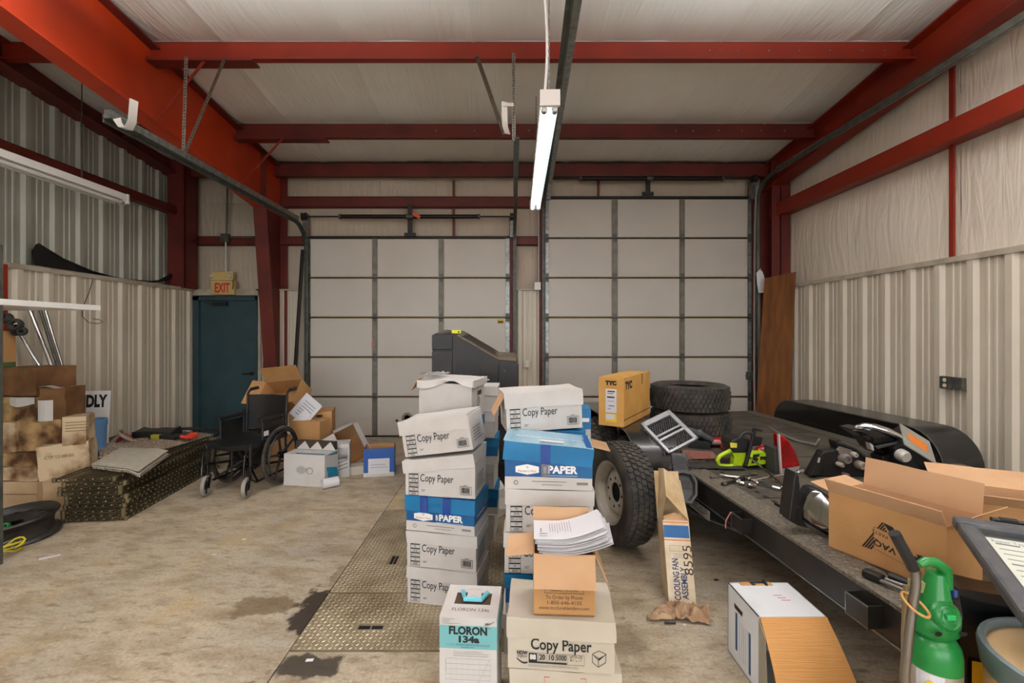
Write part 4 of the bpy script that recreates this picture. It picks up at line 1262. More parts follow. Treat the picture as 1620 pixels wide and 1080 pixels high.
# stained carton pile; everything placed as (u0, u1, v_top, v_bottom) at its own depth
def pile(label, u0, u1, v0, v1, dpt, m, yaw=0.0, depth=.36, amp=.012, seed=0.0, roll=0.0):
    a, k = at(u0, v1, dpt), (800.0 - u1) / FPX
    c_, s_ = math.cos(yaw), math.sin(yaw)
    wdt = (-a.x - k * dpt) / (c_ + k * s_)          # front edge runs from pixel column u0 to u1 when turned by yaw
    h = (v1 - v0) * dpt / FPX
    ctr = Vector((a.x + wdt / 2 * c_ - depth / 2 * s_, dpt + wdt / 2 * s_ + depth / 2 * c_, max(0.0, a.z)))
    t = thing('stained_carton', label, 'carton', ctr, (0, roll, yaw), 'water stained cartons piled at the left wall')
    soft(MB(), -wdt / 2, wdt / 2, -depth / 2, depth / 2, .004, h - .002, 7, amp, seed).build('body', m, t, smooth=True)
    return t, wdt, depth, h


zb = lambda v: v
t, w_, d_, h_ = pile('pale brown carton at the very bottom left of the stained pile', -30, 59, 763, 811, 4.05, palec, seed=1, amp=.006)
patch(t, 'tape_line', brownc, [(-w_ / 2, w_ / 2, h_ * .58, h_ * .6)], 'front', -d_ / 2 - .006)
pile('pale crushed carton at the bottom right of the stained pile by the wire shelves', 60, 104, 757, 806, 4.10, palec, 0, seed=2)
pile('crumpled pale carton above the bottom left one in the stained pile', -30, 58, 738, 762, 4.06, stain2, seed=3, amp=.018)
pile('dark stained flattened carton on the left of the stained pile', -30, 60, 716, 738, 4.08, stain, seed=4, amp=.01)
t, w_, d_, h_ = pile('large white carton with brown water stain leaning out of the pile to the right', 60, 143, 705, 761, 4.06, stain2, R(23), seed=5, depth=.18, amp=.014, roll=R(-3))
text('CTP 12-08101', .04, mat('brown_ink2', (110, 84, 52)), t, (-.02, -d_ / 2 - .017, h_ * .66), width=.2)
t, w_, d_, h_ = pile('dark brown soaked carton in the middle of the stained pile', 26, 97, 664, 716, 4.14, stain, R(6), seed=6, amp=.01)
t, w_, d_, h_ = pile('pale carton with tidy brown edge beside the blue bucket', 98, 136, 660, 706, 4.12, stain2, R(24), seed=7, amp=.006, depth=.2)
patch(t, 'faded_print', mat('brown_ink2', (110, 84, 52)), [(-.06, .1, h_ * (.8 - k * .1), h_ * (.8 - k * .1) + .006) for k in range(4)], 'front', -d_ / 2 - .006)
t, w_, d_, h_ = pile('torn carton with white paper hanging from it at the left edge', -20, 25, 668, 716, 4.12, stain2, seed=8, amp=.014)
t, w_, d_, h_ = pile('stained carton with torn white labels on the upper left of the pile', -16, 60, 627, 667, 4.16, stain, R(-2), seed=9, amp=.012)
MB().grid(lambda a, c: (-.02 + .22 * a, -d_ / 2 - .014 - .012 * math.sin(a * 5), h_ - .005 - .09 * c * (1 - .6 * abs(a - .4))), 6, 3, .002).build('torn_label', wcard, t)
t, w_, d_, h_ = pile('brown carton with a torn white paper flap near the sign', 60, 104, 614, 664, 4.14, brownc, R(12), seed=11, amp=.012, depth=.26)
MB().grid(lambda a, c: (-w_ / 2 + .01 + .11 * a, -d_ / 2 - .013 - .01 * math.sin(a * 4), h_ * .62 - .19 * c), 4, 4, .002).build('torn_label', wcard, t)
MB().grid(lambda a, c: (-w_ / 2 + .02 + .18 * a, -d_ / 2 - .03 + .08 * c - .04 * a, h_ + .012 + .01 * math.sin(a * 5)), 5, 2, .002).build('torn_flap', wcard, t)
t, w_, d_, h_ = pile('square brown carton on top of the stained pile with a greenish top', -8, 57, 581, 626, 4.14, brownc, R(-4), seed=12, amp=.003)
MB().bx(.06, .075, -d_ / 2 - .004, -d_ / 2 - .0035, h_ - .05, h_ - .01).build('green_sticker', mat('sticker_green', (70, 96, 52)), t)
pile('brown carton at the right back of the top of the stained pile', 58, 73, 580, 613, 4.24, brownc, R(2), seed=13, amp=.003, depth=.12)
t = thing('narrow_carton', 'narrow brown carton standing upright on the stained pile', 'carton', at(8, 581, 4.25))
MB().bx(-.035, .035, -.06, .06, 0, .34).build('body', kraft, t, bevel=.002)
MB().bx(-.036, .036, -.061, .061, 0, .05).build('green_end', mat('sticker_green', (70, 96, 52)), t)
t = thing('hose_coil', 'black rubber hose bundle at the left edge above the cartons', 'hose', at(14, 527, 4.22))
for k, (x, z, r_) in enumerate(((-.02, .14, .05), (.03, .08, .06), (.055, .02, .045), (-.03, .03, .055))):
    MB().lathe([(r_ - .02 + .02 * math.cos(a_), .035 * math.sin(a_)) for a_ in [q * 2 * math.pi / 10 for q in range(10)]], 16, Matrix.Translation((x, .03 * k, z - .0)) @ Matrix.Rotation(R(70 + 15 * k), 4, 'X') @ Matrix.Rotation(R(20 * k), 4, 'Y'), True).build('coil', rubber, t, smooth=True)
# chrome tubes leaning on the wall
for k, (a, c, lb) in enumerate(((at(18, 507, 4.38), at(92, 625, 4.5), 'single chrome tube leaning at a flatter angle above the brown cartons'), (at(46, 488, 4.52), at(103, 632, 4.55), 'thick bright chrome tube leaning against the left liner wall'), (at(61, 482, 4.62), at(108, 632, 4.6), 'dark slotted chrome rail leaning beside the bright chrome tube'), (at(69, 482, 4.68), at(114, 632, 4.66), 'rearmost thin chrome tube leaning on the left liner wall'))):
    t = thing('chrome_tube', lb, 'tube', group='chrome tubes leaning at the left wall')
    MB().tube([a, c], .014 if k != 1 else .018, 10).build('pipe', chrome if k != 2 else galvdark, t, smooth=True)
    MB().tube([a - (c - a).normalized() * .004, a + (c - a).normalized() * .012], .016 if k != 1 else .02, 10).build('end_cap', galvdark, t)
# sign
sg = thing('sign_board', 'white sign board with black capital letters leaning on the left wall', 'sign', (at(124, 676, 4.82).x, 4.76, 0), (R(-4), 0, R(8)))
MB().bx(-.3, .31, 0, .008, 0, .98).build('board', white, sg)
text('NDLY', .17, ink, sg, (.135, -.001, .865), width=.285, bold=.009)
bk = thing('blue_bucket', 'blue plastic bucket behind the stained cartons', 'bucket', (at(150, 670, 4.62).x, 4.62, 0.0))
MB().lathe([(.0, .0), (.08, .0), (.095, .66), (.102, .66), (.102, .72), (.09, .72), (.075, .03)], 22).build('pail', mat('bucket_blue', (92, 134, 178), rough=.4), bk, smooth=True)
# black trim panel on the wall ledge
bt = thing('bumper_trim', 'long black curved plastic car trim lying on the left wall ledge', 'car part')
def xl(u): return XL - .12
o_, i_ = [], []
top_ = [(50, 397), (57, 386), (62, 384.5), (82, 397), (81, 400), (105, 417), (130, 427), (165, 435), (200, 441), (235, 444), (250, 443), (258, 439), (271, 432)]
bot_ = [(50, 400), (55, 419), (85, 424), (110, 427.5), (140, 432), (170, 438), (205, 444), (235, 448.5), (252, 446.5), (262, 444.5), (273, 440), (273.5, 438), (274, 435)]
vs = []
for lst, dx in ((top_, 0), (bot_, 0), (top_, .05), (bot_, .05)):
    for u, v in lst:
        X_ = XL - .17 + dx + (.03 * math.sin(u * .03)); d_ = FPX * -X_ / (800 - u); p = at(u, v, d_)
        vs.append((p.x, p.y, max(p.z, 2.277)))
n = len(top_); fs = []
for i in range(n - 1):
    fs += [(2 * n + i, 2 * n + i + 1, 3 * n + i + 1, 3 * n + i), (i + 1, i, n + i, n + i + 1), (i, i + 1, 2 * n + i + 1, 2 * n + i), (n + i + 1, n + i, 3 * n + i, 3 * n + i + 1)]
fs += [(0, 2 * n, 3 * n, n), (n - 1, 2 * n - 1, 4 * n - 1, 3 * n - 1)]
MB().add(vs, fs).build('panel', black, bt)

# wheel rim on the floor
rimblk = mat('rim_black', (38, 37, 37), (54, 50, 46), rough=.42, metal=.4, scale=5)
rm = thing('wheel_rim', 'black steel wheel rim lying flat on the floor at the left edge', 'wheel rim', (-3.82, 3.545, 0), (R(4), R(-3), R(10)))
MB().lathe([(.262, .0), (.27, .01), (.262, .025), (.235, .035), (.225, .06), (.228, .1), (.24, .13), (.262, .15), (.27, .165), (.262, .178), (.25, .168), (.235, .15), (.215, .125), (.205, .06), (.215, .02), (.24, .006)], 40, None, True).build('barrel', rimblk, rm, smooth=True)
MB().lathe([(.216, .10), (.2, .125), (.17, .142), (.13, .138), (.1, .12), (.06, .118), (.06, .108), (.1, .108), (.13, .124), (.17, .128), (.2, .11)], 40, None, True).build('disc', rimblk, rm, smooth=True)
for k in range(12):
    a = k * math.pi / 6
    MB().lathe([(.0, .002), (.018, .0)], 10, Matrix.Translation((.165 * math.cos(a), .165 * math.sin(a), .1435))).build('vent_hole', mat('hole_black', (6, 6, 6), rough=.9), rm)
ye = thing('yellow_cord', 'tangled yellow and grey cord beside the wheel rim', 'cord')
ce_ = onz(8, 878, 0)
P = [(ce_.x + .07 * math.cos(a * 1.0) * (1 + .3 * math.sin(a * 2.3)), ce_.y + .1 * math.sin(a * 1.0) * (1 + .25 * math.cos(a * 1.7)), .012 + .04 * (1 + math.sin(a * 1.3))) for a in [k * .35 for k in range(40)]]
MB().tube(P, .007, 6).build('yellow_strand', mat('cord_yellow', (206, 190, 50), rough=.5), ye, smooth=True)
P = [(p[0] - .05 + .02 * math.sin(i), p[1] + .01, p[2] * .8 + .005) for i, p in enumerate(P[::2])]
MB().tube(P, .005, 6).build('grey_strand', mat('cord_grey', (120, 126, 116), rough=.5), ye, smooth=True)
t = thing('green_clip', 'small green clip on the front edge of the wheel rim', 'clip', (at(4, 846, 3.33).x, 3.355, .17), R(10))
MB().lathe([(.012, -.012), (.022, -.012), (.024, 0), (.022, .012), (.012, .012)], 14, Matrix.Rotation(R(70), 4, 'X'), True).build('ring', mat('clip_green', (30, 110, 54), rough=.4), t, smooth=True)


def scrap(label, u, v, w_, d_, rz, m=paper, name='paper_scrap'):
    p = onz(u, v, 0)
    t = thing(name, label, 'scrap', (p.x, p.y, .0005), R(rz))
    MB().grid(lambda a, c: (w_ * (a - .5), d_ * (c - .5), .001 + .004 * abs(nz((a * 3, c * 3, u)))), 3, 2, .0008).build('scrap', m, t)


scrap('long white paper strip on the floor beside the wheel rim', 79, 881, .11, .035, 35)
scrap('faint grey paper sheet flat on the floor before the wheelchair', 366, 808, .13, .12, 20, mat('dirty_paper', (176, 166, 146), rough=.8))
scrap('tiny white scrap on the left floor beyond the stains', 386, 853, .03, .02, 10)
scrap('smallest white scrap left of the oil stain', 339, 877, .03, .012, 20)
scrap('white scrap lying in the dark stain in front of the chequer plate', 490, 1044, .035, .02, 5)
scrap('tiny white scrap by the long cooling fan box', 1083, 988, .012, .012, 0)
scrap('black plastic scrap on the floor under the trailer rail', 1133, 917, .03, .02, 15, black, 'plastic_scrap')

# ------------------------------------------------------------------ wire shelves
wirem = mat('bronze_wire', (112, 100, 76), (80, 70, 54), rough=.35, metal=.7, scale=20)
collm = mat('collar_bronze', (128, 116, 88), rough=.4, metal=.6)


def make_wire_shelf():
    t = thing('wire_shelf', '', 'wire shelf')
    W_, L_, hh = .46, 1.5, .029
    b = MB()
    def stick(p, q, s=.0045):
        p, q = Vector(p), Vector(q); v = q - p
        m_ = v.to_track_quat('Z', 'Y').to_matrix().to_4x4(); m_.translation = p
        old = b.m; b.m = m_; b.bx(-s / 2, s / 2, -s / 2, s / 2, 0, v.length); b.m = old
    c = [(-W_ / 2, -L_ / 2), (W_ / 2, -L_ / 2), (W_ / 2, L_ / 2), (-W_ / 2, L_ / 2)]
    for i in range(4):
        p, q = Vector(c[i]), Vector(c[(i + 1) % 4]); n = int((q - p).length / .06)
        for z in (.003, hh - .003): stick((*p, z), (*q, z), .006)
        for k in range(n):
            a = p.lerp(q, k / n); m_ = p.lerp(q, (k + .5) / n); e = p.lerp(q, (k + 1) / n)
            stick((*a, .003), (*m_, hh - .003)); stick((*m_, hh - .003), (*e, .003))
    b.build('truss_frame', wirem, t)
    b.v = []; b.f = []
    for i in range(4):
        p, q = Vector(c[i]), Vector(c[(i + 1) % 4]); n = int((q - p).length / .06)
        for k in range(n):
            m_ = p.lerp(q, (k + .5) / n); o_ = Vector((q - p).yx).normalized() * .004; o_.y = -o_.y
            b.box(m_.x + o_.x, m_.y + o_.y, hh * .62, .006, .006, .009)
    tag(b.build('glint_beads', mat('bend_glint', (186, 176, 148), rough=.3, metal=.4), t), kind='stuff')  # pale beads painted in for the glints at the wire bends
    b.v = []; b.f = []
    k = -L_ / 2 + .025
    while k < L_ / 2:
        stick((-W_ / 2, k, hh - .003), (W_ / 2, k, hh - .003), .004); k += .025
    for x in (-.1, .1): stick((x, -L_ / 2, hh - .008), (x, L_ / 2, hh - .008), .006)
    tag(b.build('deck_wires', wirem, t), kind='stuff')
    for x, y in c:
        MB().lathe([(.012, 0), (.016, 0), (.018, .036), (.014, .036)], 10, Matrix.Translation((x, y, 0)), True).build('corner_collar', collm, t)
    return t


sy = R(7)
fr_ = Vector((-3.22, 3.86))
ex_, ey_ = Vector((math.cos(sy), math.sin(sy))), Vector((-math.sin(sy), math.cos(sy)))
cc = fr_ - ex_ * .23 + ey_ * .75
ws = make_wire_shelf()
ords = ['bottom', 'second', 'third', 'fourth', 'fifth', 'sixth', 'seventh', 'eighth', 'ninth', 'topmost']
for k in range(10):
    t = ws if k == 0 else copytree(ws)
    rr = random.Random(k + 40)
    off = (-.0 if k < 5 else -.045 + .03 * ((k * 7) % 3) - (.02 if k > 6 else 0))
    t.location = (cc.x + off * ex_.x + rr.uniform(-.006, .006), cc.y + rr.uniform(-.02, .02) + off * .2, .002 + k * .0385)
    t.rotation_euler = (0, 0, sy + R(rr.uniform(-1, 1)))
    t['label'] = ('%s bronze wire shelf in the stack by the wheelchair' % ords[k]) if k in (0, 9) else ('%s bronze wire shelf from the floor in the stack by the wheelchair' % ords[k])
    t['group'] = 'stacked wire shelves'
ZT = .002 + 10 * .0385
# carpets
carp = mat('speckled_carpet', (182, 164, 144), (96, 82, 70), rough=.95, scale=70, lo=.4, hi=.6, detail=2, bump=.5, bscale=120)
felt = mat('beige_felt', (178, 172, 156), (164, 158, 142), rough=.95, scale=30)
t = thing('speckled_carpet', 'brown speckled carpet remnant spread on the wire shelf stack', 'carpet', (0, 0, ZT))
p00, p10, p11, p01 = onz(150, 726, ZT), onz(250, 714, ZT), onz(338, 688, ZT), onz(232, 682, ZT)
def fcar(a, c):
    p = p00.lerp(p10, a).lerp(p01.lerp(p11, a), c)
    return (p.x, p.y, .014 + .010 * nz((p.x * 6, p.y * 6, 1)) + .012 * math.sin(a * 3.1))
MB().grid(fcar, 18, 18, .012).build('pile', carp, t, smooth=True)
q0, q1, q2 = onz(158, 724, ZT), onz(215, 716, ZT), onz(212, 700, ZT)
MB().grid(lambda a, c: tuple(Vector((0, 0, .035 + .01 * nz((a * 3, c * 3, 4)) - ZT)) + q0.lerp(q1, a).lerp(onz(150, 706, ZT).lerp(q2, a), c)), 10, 8, .012).build('folded_corner', carp, t, smooth=True)
t = thing('folded_mat', 'folded beige felt mat hanging over the front of the wire shelf stack', 'mat', (0, 0, ZT))
m0, m1, m2, m3 = onz(146, 738, ZT + .02), onz(222, 746, ZT + .02), onz(268, 712, ZT + .03), onz(192, 710, ZT + .03)
for k in range(3):
    MB().grid(lambda a, c, k=k: (lambda p: (p.x - .008 * k, p.y + .004 * k, .012 + .016 * k + .006 * nz((a * 3, c * 3, k)) - (.035 * max(0, a - .78) * 4 if k < 2 else .02 * max(0, a - .8) * 4)))(m0.lerp(m1, a).lerp(m3.lerp(m2, a), c)), 14, 8, .01).build('fold', felt if k else carp, t, smooth=True)
# jumper-cable pack and clutter lying on top
jp = thing('tool_pack', 'black packaged hand tool with orange red grips on the carpet', 'tool pack', (*onz(268, 694, ZT + .03).xy, ZT + .035), R(-8))
MB().bx(-.26, .19, .02, .2, 0, .012).build('backing_card', black, jp, bevel=.002)
MB().tube([(-.26, .0, .02), (.16, -.01, .02)], .018, 8).build('tube_handle', blackm, jp)
og = mat('grip_orange_red', (214, 66, 42), rough=.5)
for x, y in ((.16, .12), (.2, .05), (.22, .0), (.17, -.02)):
    MB().tube([(x, y, .03), (x + .09, y - .02, .028)], .02, 8).build('grip', og, jp)
MB().tube([(.12, .06, .028), (.25, .03, .028)], .016, 8).build('shank', blackm, jp)
MB().prism([(-.06, .06), (0, .06), (-.03, .13)], .0125, .013).build('triangle_mark', og, jp)
patch(jp, 'white_mark', whiteink, [(-.2, -.13, .1, .115), (-.2, -.17, .06, .075), (.05, .15, .1, .108)], 'top', .0125)
cr = thing('parts_crate', 'dark crate of hoses and tools behind the stained cartons', 'crate', (-4.36, 5.31, 0), R(4))
MB().bx(-.4, .4, -.42, .3, 0, .34).build('tub', black, cr, bevel=.01)
hosep = mat('hose_beige', (150, 138, 120), rough=.6)
t = thing('hose_loop', 'grey and red hose loop lying on the dark crate', 'hose', (-4.15, 4.98, .345))
MB().tube([(-.16 + .3 * k / 14, -.05 + .08 * math.sin(k * .5), .03 + .16 * math.sin(math.pi * k / 14)) for k in range(15)], .017, 8).build('grey_hose', hosep, t, smooth=True)
MB().tube([(.13 - .02 * k, -.04 - .01 * k, .03 + .12 * math.sin(math.pi * k / 7 * .9)) for k in range(8)], .017, 8).build('red_hose', mat('hose_red', (122, 30, 34), rough=.5), t, smooth=True)
for k in range(5):
    MB().lathe([(0, .0), (.028, .0), (.028, .05), (.018, .06), (0, .06)], 10, Matrix.Translation((-.15 + .06 * k, -.14 + .02 * (k % 2), .0))).build('fitting', [blackm, galv, black, paleg, blackm][k], t)
t = thing('tool_bag', 'black tool bag lying behind the hose loop', 'bag', (-4.02, 5.25, .345), R(8))
soft(MB(), -.2, .2, -.1, .1, 0, .14, 5, .03, 77).build('bag', black, t, smooth=True)
t = thing('hand_saw', 'dark tool with yellow handle end beside the tool bag', 'tool', (-3.86, 5.08, ZT + .02), R(-10))
MB().bx(-.12, .22, -.025, .025, 0, .05).build('bar', blackm, t, bevel=.008)
MB().bx(-.1, .02, -.027, .027, .0, .052).build('yellow_grip', mat('grip_yellow', (168, 156, 40), rough=.5), t, bevel=.01)
t = thing('wiper_trim', 'long dark trim strip lying across the far end of the wire shelves', 'trim strip', (-3.75, 5.42, ZT + .01), R(-4))
MB().grid(lambda a, c: (-.42 + .95 * a, -.06 + .12 * c, .03 + .035 * math.sin(a * 3) + .01 * math.sin(c * 3)), 12, 3, .01).build('strip', black, t, smooth=True)
# ================================================================== WHEELCHAIR
wc = thing('wheelchair', 'black folding wheelchair facing forward beside the wire shelves', 'wheelchair', (-2.66, 4.83, 0), R(-8))
vinyl = mat('black_vinyl', (24, 24, 25), (32, 31, 31), rough=.32, scale=6, bump=.1, bscale=8)
framec = mat('dark_chrome', (64, 62, 62), rough=.25, metal=.9)
HW = .235


def wheel_big(s):
    x = s * (HW + .045)
    m = Matrix.Translation((x, .03, .305)) @ Matrix.Rotation(R(90), 4, 'Y')
    w_ = MB().lathe([(.285 + .02 * math.cos(a), .017 * math.sin(a)) for a in [q * 2 * math.pi / 8 for q in range(8)]], 40, m, True).build('rear_wheel', rubber, wc, smooth=True)
    MB().lathe([(.262, -.012), (.272, -.012), (.272, .012), (.262, .012)], 36, m, True).build('wheel_rim', black, w_)
    m2 = Matrix.Translation((x + s * .035, .03, .305)) @ Matrix.Rotation(R(90), 4, 'Y')
    MB().lathe([(.25 + .009 * math.cos(a), .009 * math.sin(a)) for a in [q * 2 * math.pi / 6 for q in range(6)]], 36, m2, True).build('hand_rim', black, w_, smooth=True)
    MB().lathe([(0, -.03), (.03, -.03), (.035, .03), (0, .03)], 14, m).build('hub', framec, w_)
    for k in range(5):
        a = k * 2 * math.pi / 5 + .5
        MB().tube([(x, .03 + .025 * math.cos(a), .305 + .025 * math.sin(a)), (x, .03 + .266 * math.cos(a), .305 + .266 * math.sin(a))], [.016, .011], 6).build('spoke', black, w_)


def caster(s):
    x = s * (HW - .02); y = -.41
    m = Matrix.Translation((x, y, .1)) @ Matrix.Rotation(R(18), 4, 'Z') @ Matrix.Rotation(R(90), 4, 'Y')
    c_ = MB().lathe([(.08, -.018), (.095, -.016), (.1, -.006), (.1, .006), (.095, .016), (.08, .018)], 24, m, True).build('caster', mat('caster_grey', (140, 136, 128), rough=.6), wc, smooth=True)
    MB().lathe([(.02, -.02), (.03, -.02), (.03, .02), (.02, .02)], 14, m, True).build('caster_hub', black, c_)
    for k in range(6):
        a = k * math.pi / 3
        p0 = m @ Vector((.02 * math.cos(a), .02 * math.sin(a), 0)); p1 = m @ Vector((.085 * math.cos(a), .085 * math.sin(a), 0))
        MB().tube([p0, p1], .008, 5).build('caster_spoke', black, c_)
    b = MB()
    for q in (-.026, .026):
        p = m @ Vector((0, 0, q)); b.tube([p, p + Vector((0, .02, .11))], .008, 6)
    b.tube([(x, y + .02, .2), (x, y + .02, .3)], .016, 8)
    b.build('caster_fork', framec, c_)


for s in (-1, 1):
    wheel_big(s); caster(s)
    x = s * HW
    MB().tube([(x, -.38, .3), (x, -.38, .48), (x, -.34, .50), (x, .16, .5)], .013, 8).build('seat_rail', black, wc, smooth=True)
    MB().tube([(x, .19, .12), (x, .17, .5), (x, .2, .92), (x, .23, .955), (x, .33, .965)], .013, 8).build('back_post', black, wc, smooth=True)
    MB().tube([(x, -.38, .3), (x, .19, .2)], .012, 8).tube([(x, -.38, .44), (x, -.38, .17), (x, -.3, .12), (x, .19, .12)], .012, 8).build('side_frame', framec, wc, smooth=True)
    MB().tube([(x, .25, .963), (x, .36, .967)], .019, 10).build('push_grip', black, wc)
    MB().tube([(x, -.2, .5), (x, -.2, .7)], .012, 8).tube([(x, .13, .5), (x, .13, .7)], .012, 8).build('armrest_post', black, wc)
    MB().bx(x - .028, x + .028, -.25, .12, .70, .735).build('armrest_pad', vinyl, wc, bevel=.012)
    MB().bx(x - .004, x + .004, -.18, .12, .52, .68).build('side_panel', black, wc)
    MB().tube([(x * .96, -.40, .45), (x * .96, -.44, .42), (x * .94, -.46, .2)], .011, 8).build('leg_hanger', framec, wc, smooth=True)
MB().tube([(-HW, -.28, .13), (HW, .0, .47)], .011, 8).tube([(HW, -.28, .13), (-HW, .0, .47)], .011, 8).build('cross_brace', framec, wc)
MB().tube([(0, -.33, .46), (0, -.34, .13)], .01, 8).build('centre_tube', framec, wc)
MB().grid(lambda a, c: (-HW - .01 + (2 * HW + .02) * a, -.38 + .56 * c, .515 - .03 * math.sin(math.pi * a) + .018 * math.sin(math.pi * c) * 0 + .01 * nz((a * 3, c * 3, 0))), 10, 8, .05).build('seat', vinyl, wc, smooth=True)
MB().grid(lambda a, c: (-HW + 2 * HW * a, .18 + .03 * math.sin(math.pi * a) + .02 * c, .54 + .37 * c), 10, 6, .02).build('backrest', vinyl, wc, smooth=True)
MB().bx(HW + .0, HW + .003, -.21, -.14, .55, .6).build('white_tag', paper, wc).location = (.02, 0, 0)
cane = thing('walking_cane', 'black curved tube behind the wheelchair back', 'tube')
MB().tube([at(338, 690, 5.35), at(362, 672, 5.35), at(383, 662, 5.3), at(386, 648, 5.25), at(400, 640, 5.3), at(412, 630, 5.4), at(432, 624, 5.45)], .014, 8).build('tube', black, cane, smooth=True)
bagk = thing('bag_of_bottles', 'dark bag with clear plastic hanging behind the wheelchair armrest', 'bag', (-3.06, 5.45, 0))
soft(MB(), -.17, .15, -.12, .12, 0, .46, 6, .05, 90).build('bag', black, bagk, smooth=True)
MB().grid(lambda a, c: (-.1 + .2 * a, -.13 + .1 * c, .47 + .05 * abs(nz((a * 4, c * 4, 3)))), 8, 6, .003).build('plastic', wrapm, bagk)

# ================================================================== CARTONS BY THE DOOR
Ft = lambda u, v: onz(u, v, 0)
b0 = thing('brown_carton', 'closed brown carton on the floor behind the wheelchair', 'carton', (-2.62, 5.75, 0), R(-6))
soft(MB(), -.3, .3, -.2, .2, 0, .34, 4, .004, 101).build('body', kraft, b0, smooth=True)
b1 = thing('brown_carton', 'brown carton with a hand hole and white labels under the tipped open box', 'carton', (-2.38, 5.62, .345), R(14))
soft(MB(), -.24, .24, -.17, .17, 0, .30, 4, .004, 102).build('body', kraft, b1, smooth=True)
MB().bx(-.02, .16, -.1765, -.1755, .09, .21).build('white_label', paper, b1)
MB().lathe([(0, .001), (.04, .0)], 16, Matrix.Translation((.1, -.176, .25)) @ Matrix.Rotation(R(90), 4, 'X') @ Matrix.Diagonal((1, .4, 1, 1))).build('hand_hole', mat('hole_brown', (60, 40, 22)), b1)
b2 = thing('brown_carton', 'brown carton with a round black mark beside the wheelchair wheel', 'carton', (-2.29, 5.32, 0), R(-10))
soft(MB(), -.19, .19, -.1, .1, 0, .58, 4, .004, 103).build('body', kraft, b2, smooth=True)
MB().lathe([(.03, 0), (.042, 0), (.042, .001), (.03, .001)], 14, Matrix.Translation((.09, -.104, .33)) @ Matrix.Rotation(R(90), 4, 'X'), True).build('mark', ink, b2)
b3 = open_carton('brown_carton', 'open brown carton tipped on its side above the wheelchair with a white flap', (-2.72, 5.72, .72), (R(48), R(-6), R(-10)), .5, .34, .24, kraft, kraft, {'left': (.16, 20), 'back': (.2, 70)})
t = thing('label_card', 'white printed card leaning on the tipped brown carton', 'card', at(470, 664, 5.3), (R(-14), R(38), R(-8)))
MB().bx(-.13, .12, 0, .004, 0, .30).build('card', paper, t)
patch(t, 'print', greyink, [(-.08, .08, .05 + k * .034, .058 + k * .034) for k in range(6)], 'front', 0)
t2 = thing('label_card', 'long white torn card strip between the brown cartons', 'card', at(455, 680, 5.25), (R(-10), R(48), 0))
MB().bx(-.05, .05, 0, .004, -.02, .3).build('card', paper, t2)

wbx = thing('white_carton', 'scuffed white carton with a grey emblem in front of the wheelchair wheel', 'carton', (-2.075, 4.86, 0), R(-10))
soft(MB(), -.235, .235, -.13, .13, 0, .33, 5, .006, 110).build('body', wcard, wbx, smooth=True)
MB().bx(-.225, .225, .06, .13, .33, .42).build('dark_inner_flap', mat('dark_brown_card', (60, 48, 40), rough=.8), wbx)
for k in range(3):
    MB().prism([(-.08, 0), (.08, 0), (.02, .09)], 0, .003, Matrix.Translation((-.13 + .15 * k, .055, .335)) @ Matrix.Rotation(R(90), 4, 'X')).build('white_triangle', wcard, wbx)
b = MB()
for k in range(7):
    q = (k - 3) * .018; hh = .012 + .035 * (1 - abs(k - 2.5) / 3.5)
    b.bx(-.02 + q - .003, -.02 + q + .003, -.1375, -.137, .17 - hh, .17 + hh)
b.lathe([(.03, 0), (.036, 0), (.036, .001), (.03, .001)], 14, Matrix.Translation((.07, -.137, .165)) @ Matrix.Rotation(R(90), 4, 'X'), True)
b.build('emblem', greyink, wbx)
MB().grid(lambda a, c: (.238 + .02 * math.sin(c * 6 + a), -.1 + .2 * a, .04 + .28 * c), 6, 6, .002).build('blue_tape', mat('tape_teal', (30, 130, 160), rough=.2), wbx)
patch(wbx, 'blue_edge', mat('tape_teal', (30, 130, 160)), [(-.1, .225, -.13, -.1)], 'top', .336)
sb = thing('white_carton', 'smaller white carton with diagonal stripes right of the emblem carton', 'carton', (-1.90, 5.13, 0), R(14))
soft(MB(), -.14, .14, -.12, .12, 0, .36, 4, .01, 112).build('body', wcard, sb, smooth=True)
b = MB()
for k in range(4): b.box(.02, -.131, .08 + k * .04, .22, .001, .012, (0, R(-18), 0))
b.build('stripes', greyink, sb)
MB().grid(lambda a, c: (-.1 + .22 * a, -.13 - .02 * math.sin(c * 5), .2 + .17 * c + .02 * nz((a * 5, c * 5, 1))), 6, 6, .002).build('plastic', wrapm, sb)
rl = thing('paper_roll', 'torn white paper roll lying before the white cartons', 'paper', onz(522, 771, 0), R(40))
MB().grid(lambda a, c: (.1 * (c - .5) * 1.6, .05 * math.cos(a * 5.2), .052 + .05 * math.sin(a * 5.2)), 12, 3, .002).build('roll', paper, rl, smooth=True)
# tall open white box tipped over
tb = open_carton('white_carton', 'open white carton with brown inside tipped towards the left overhead door', (-1.90, 5.56, .265), (R(84), R(-24), R(24)), .24, .43, .3, wcard, kraft, {'left': (.22, 25), 'right': (.1, 60)}, m_flap=wcard)
patch(tb, 'red_print', redink, [(-.1, .1, .1, .12), (-.1, .12, .16, .165)], 'right', .1205)
sup = thing('flat_carton', 'flattened cream carton lying beside the tipped white carton', 'carton', (-1.68, 5.2, 0), R(16))
soft(MB(), -.12, .14, -.07, .07, 0, .09, 4, .008, 115).build('body', wcard2, sup, smooth=True)
bb = open_carton('blue_carton', 'open royal blue carton with a white label before the left overhead door', (-1.43, 5.18, 0), R(10), .33, .25, .31, mat('royal_blue_card', (26, 82, 158), rough=.45), kraft, {})
MB().bx(-.115, .115, -.1275, -.1265, .03, .2).build('white_label', paper, bb)
MB().bx(-.166, .166, -.1268, -.1256, 0, .045).build('white_base', wcard, bb)
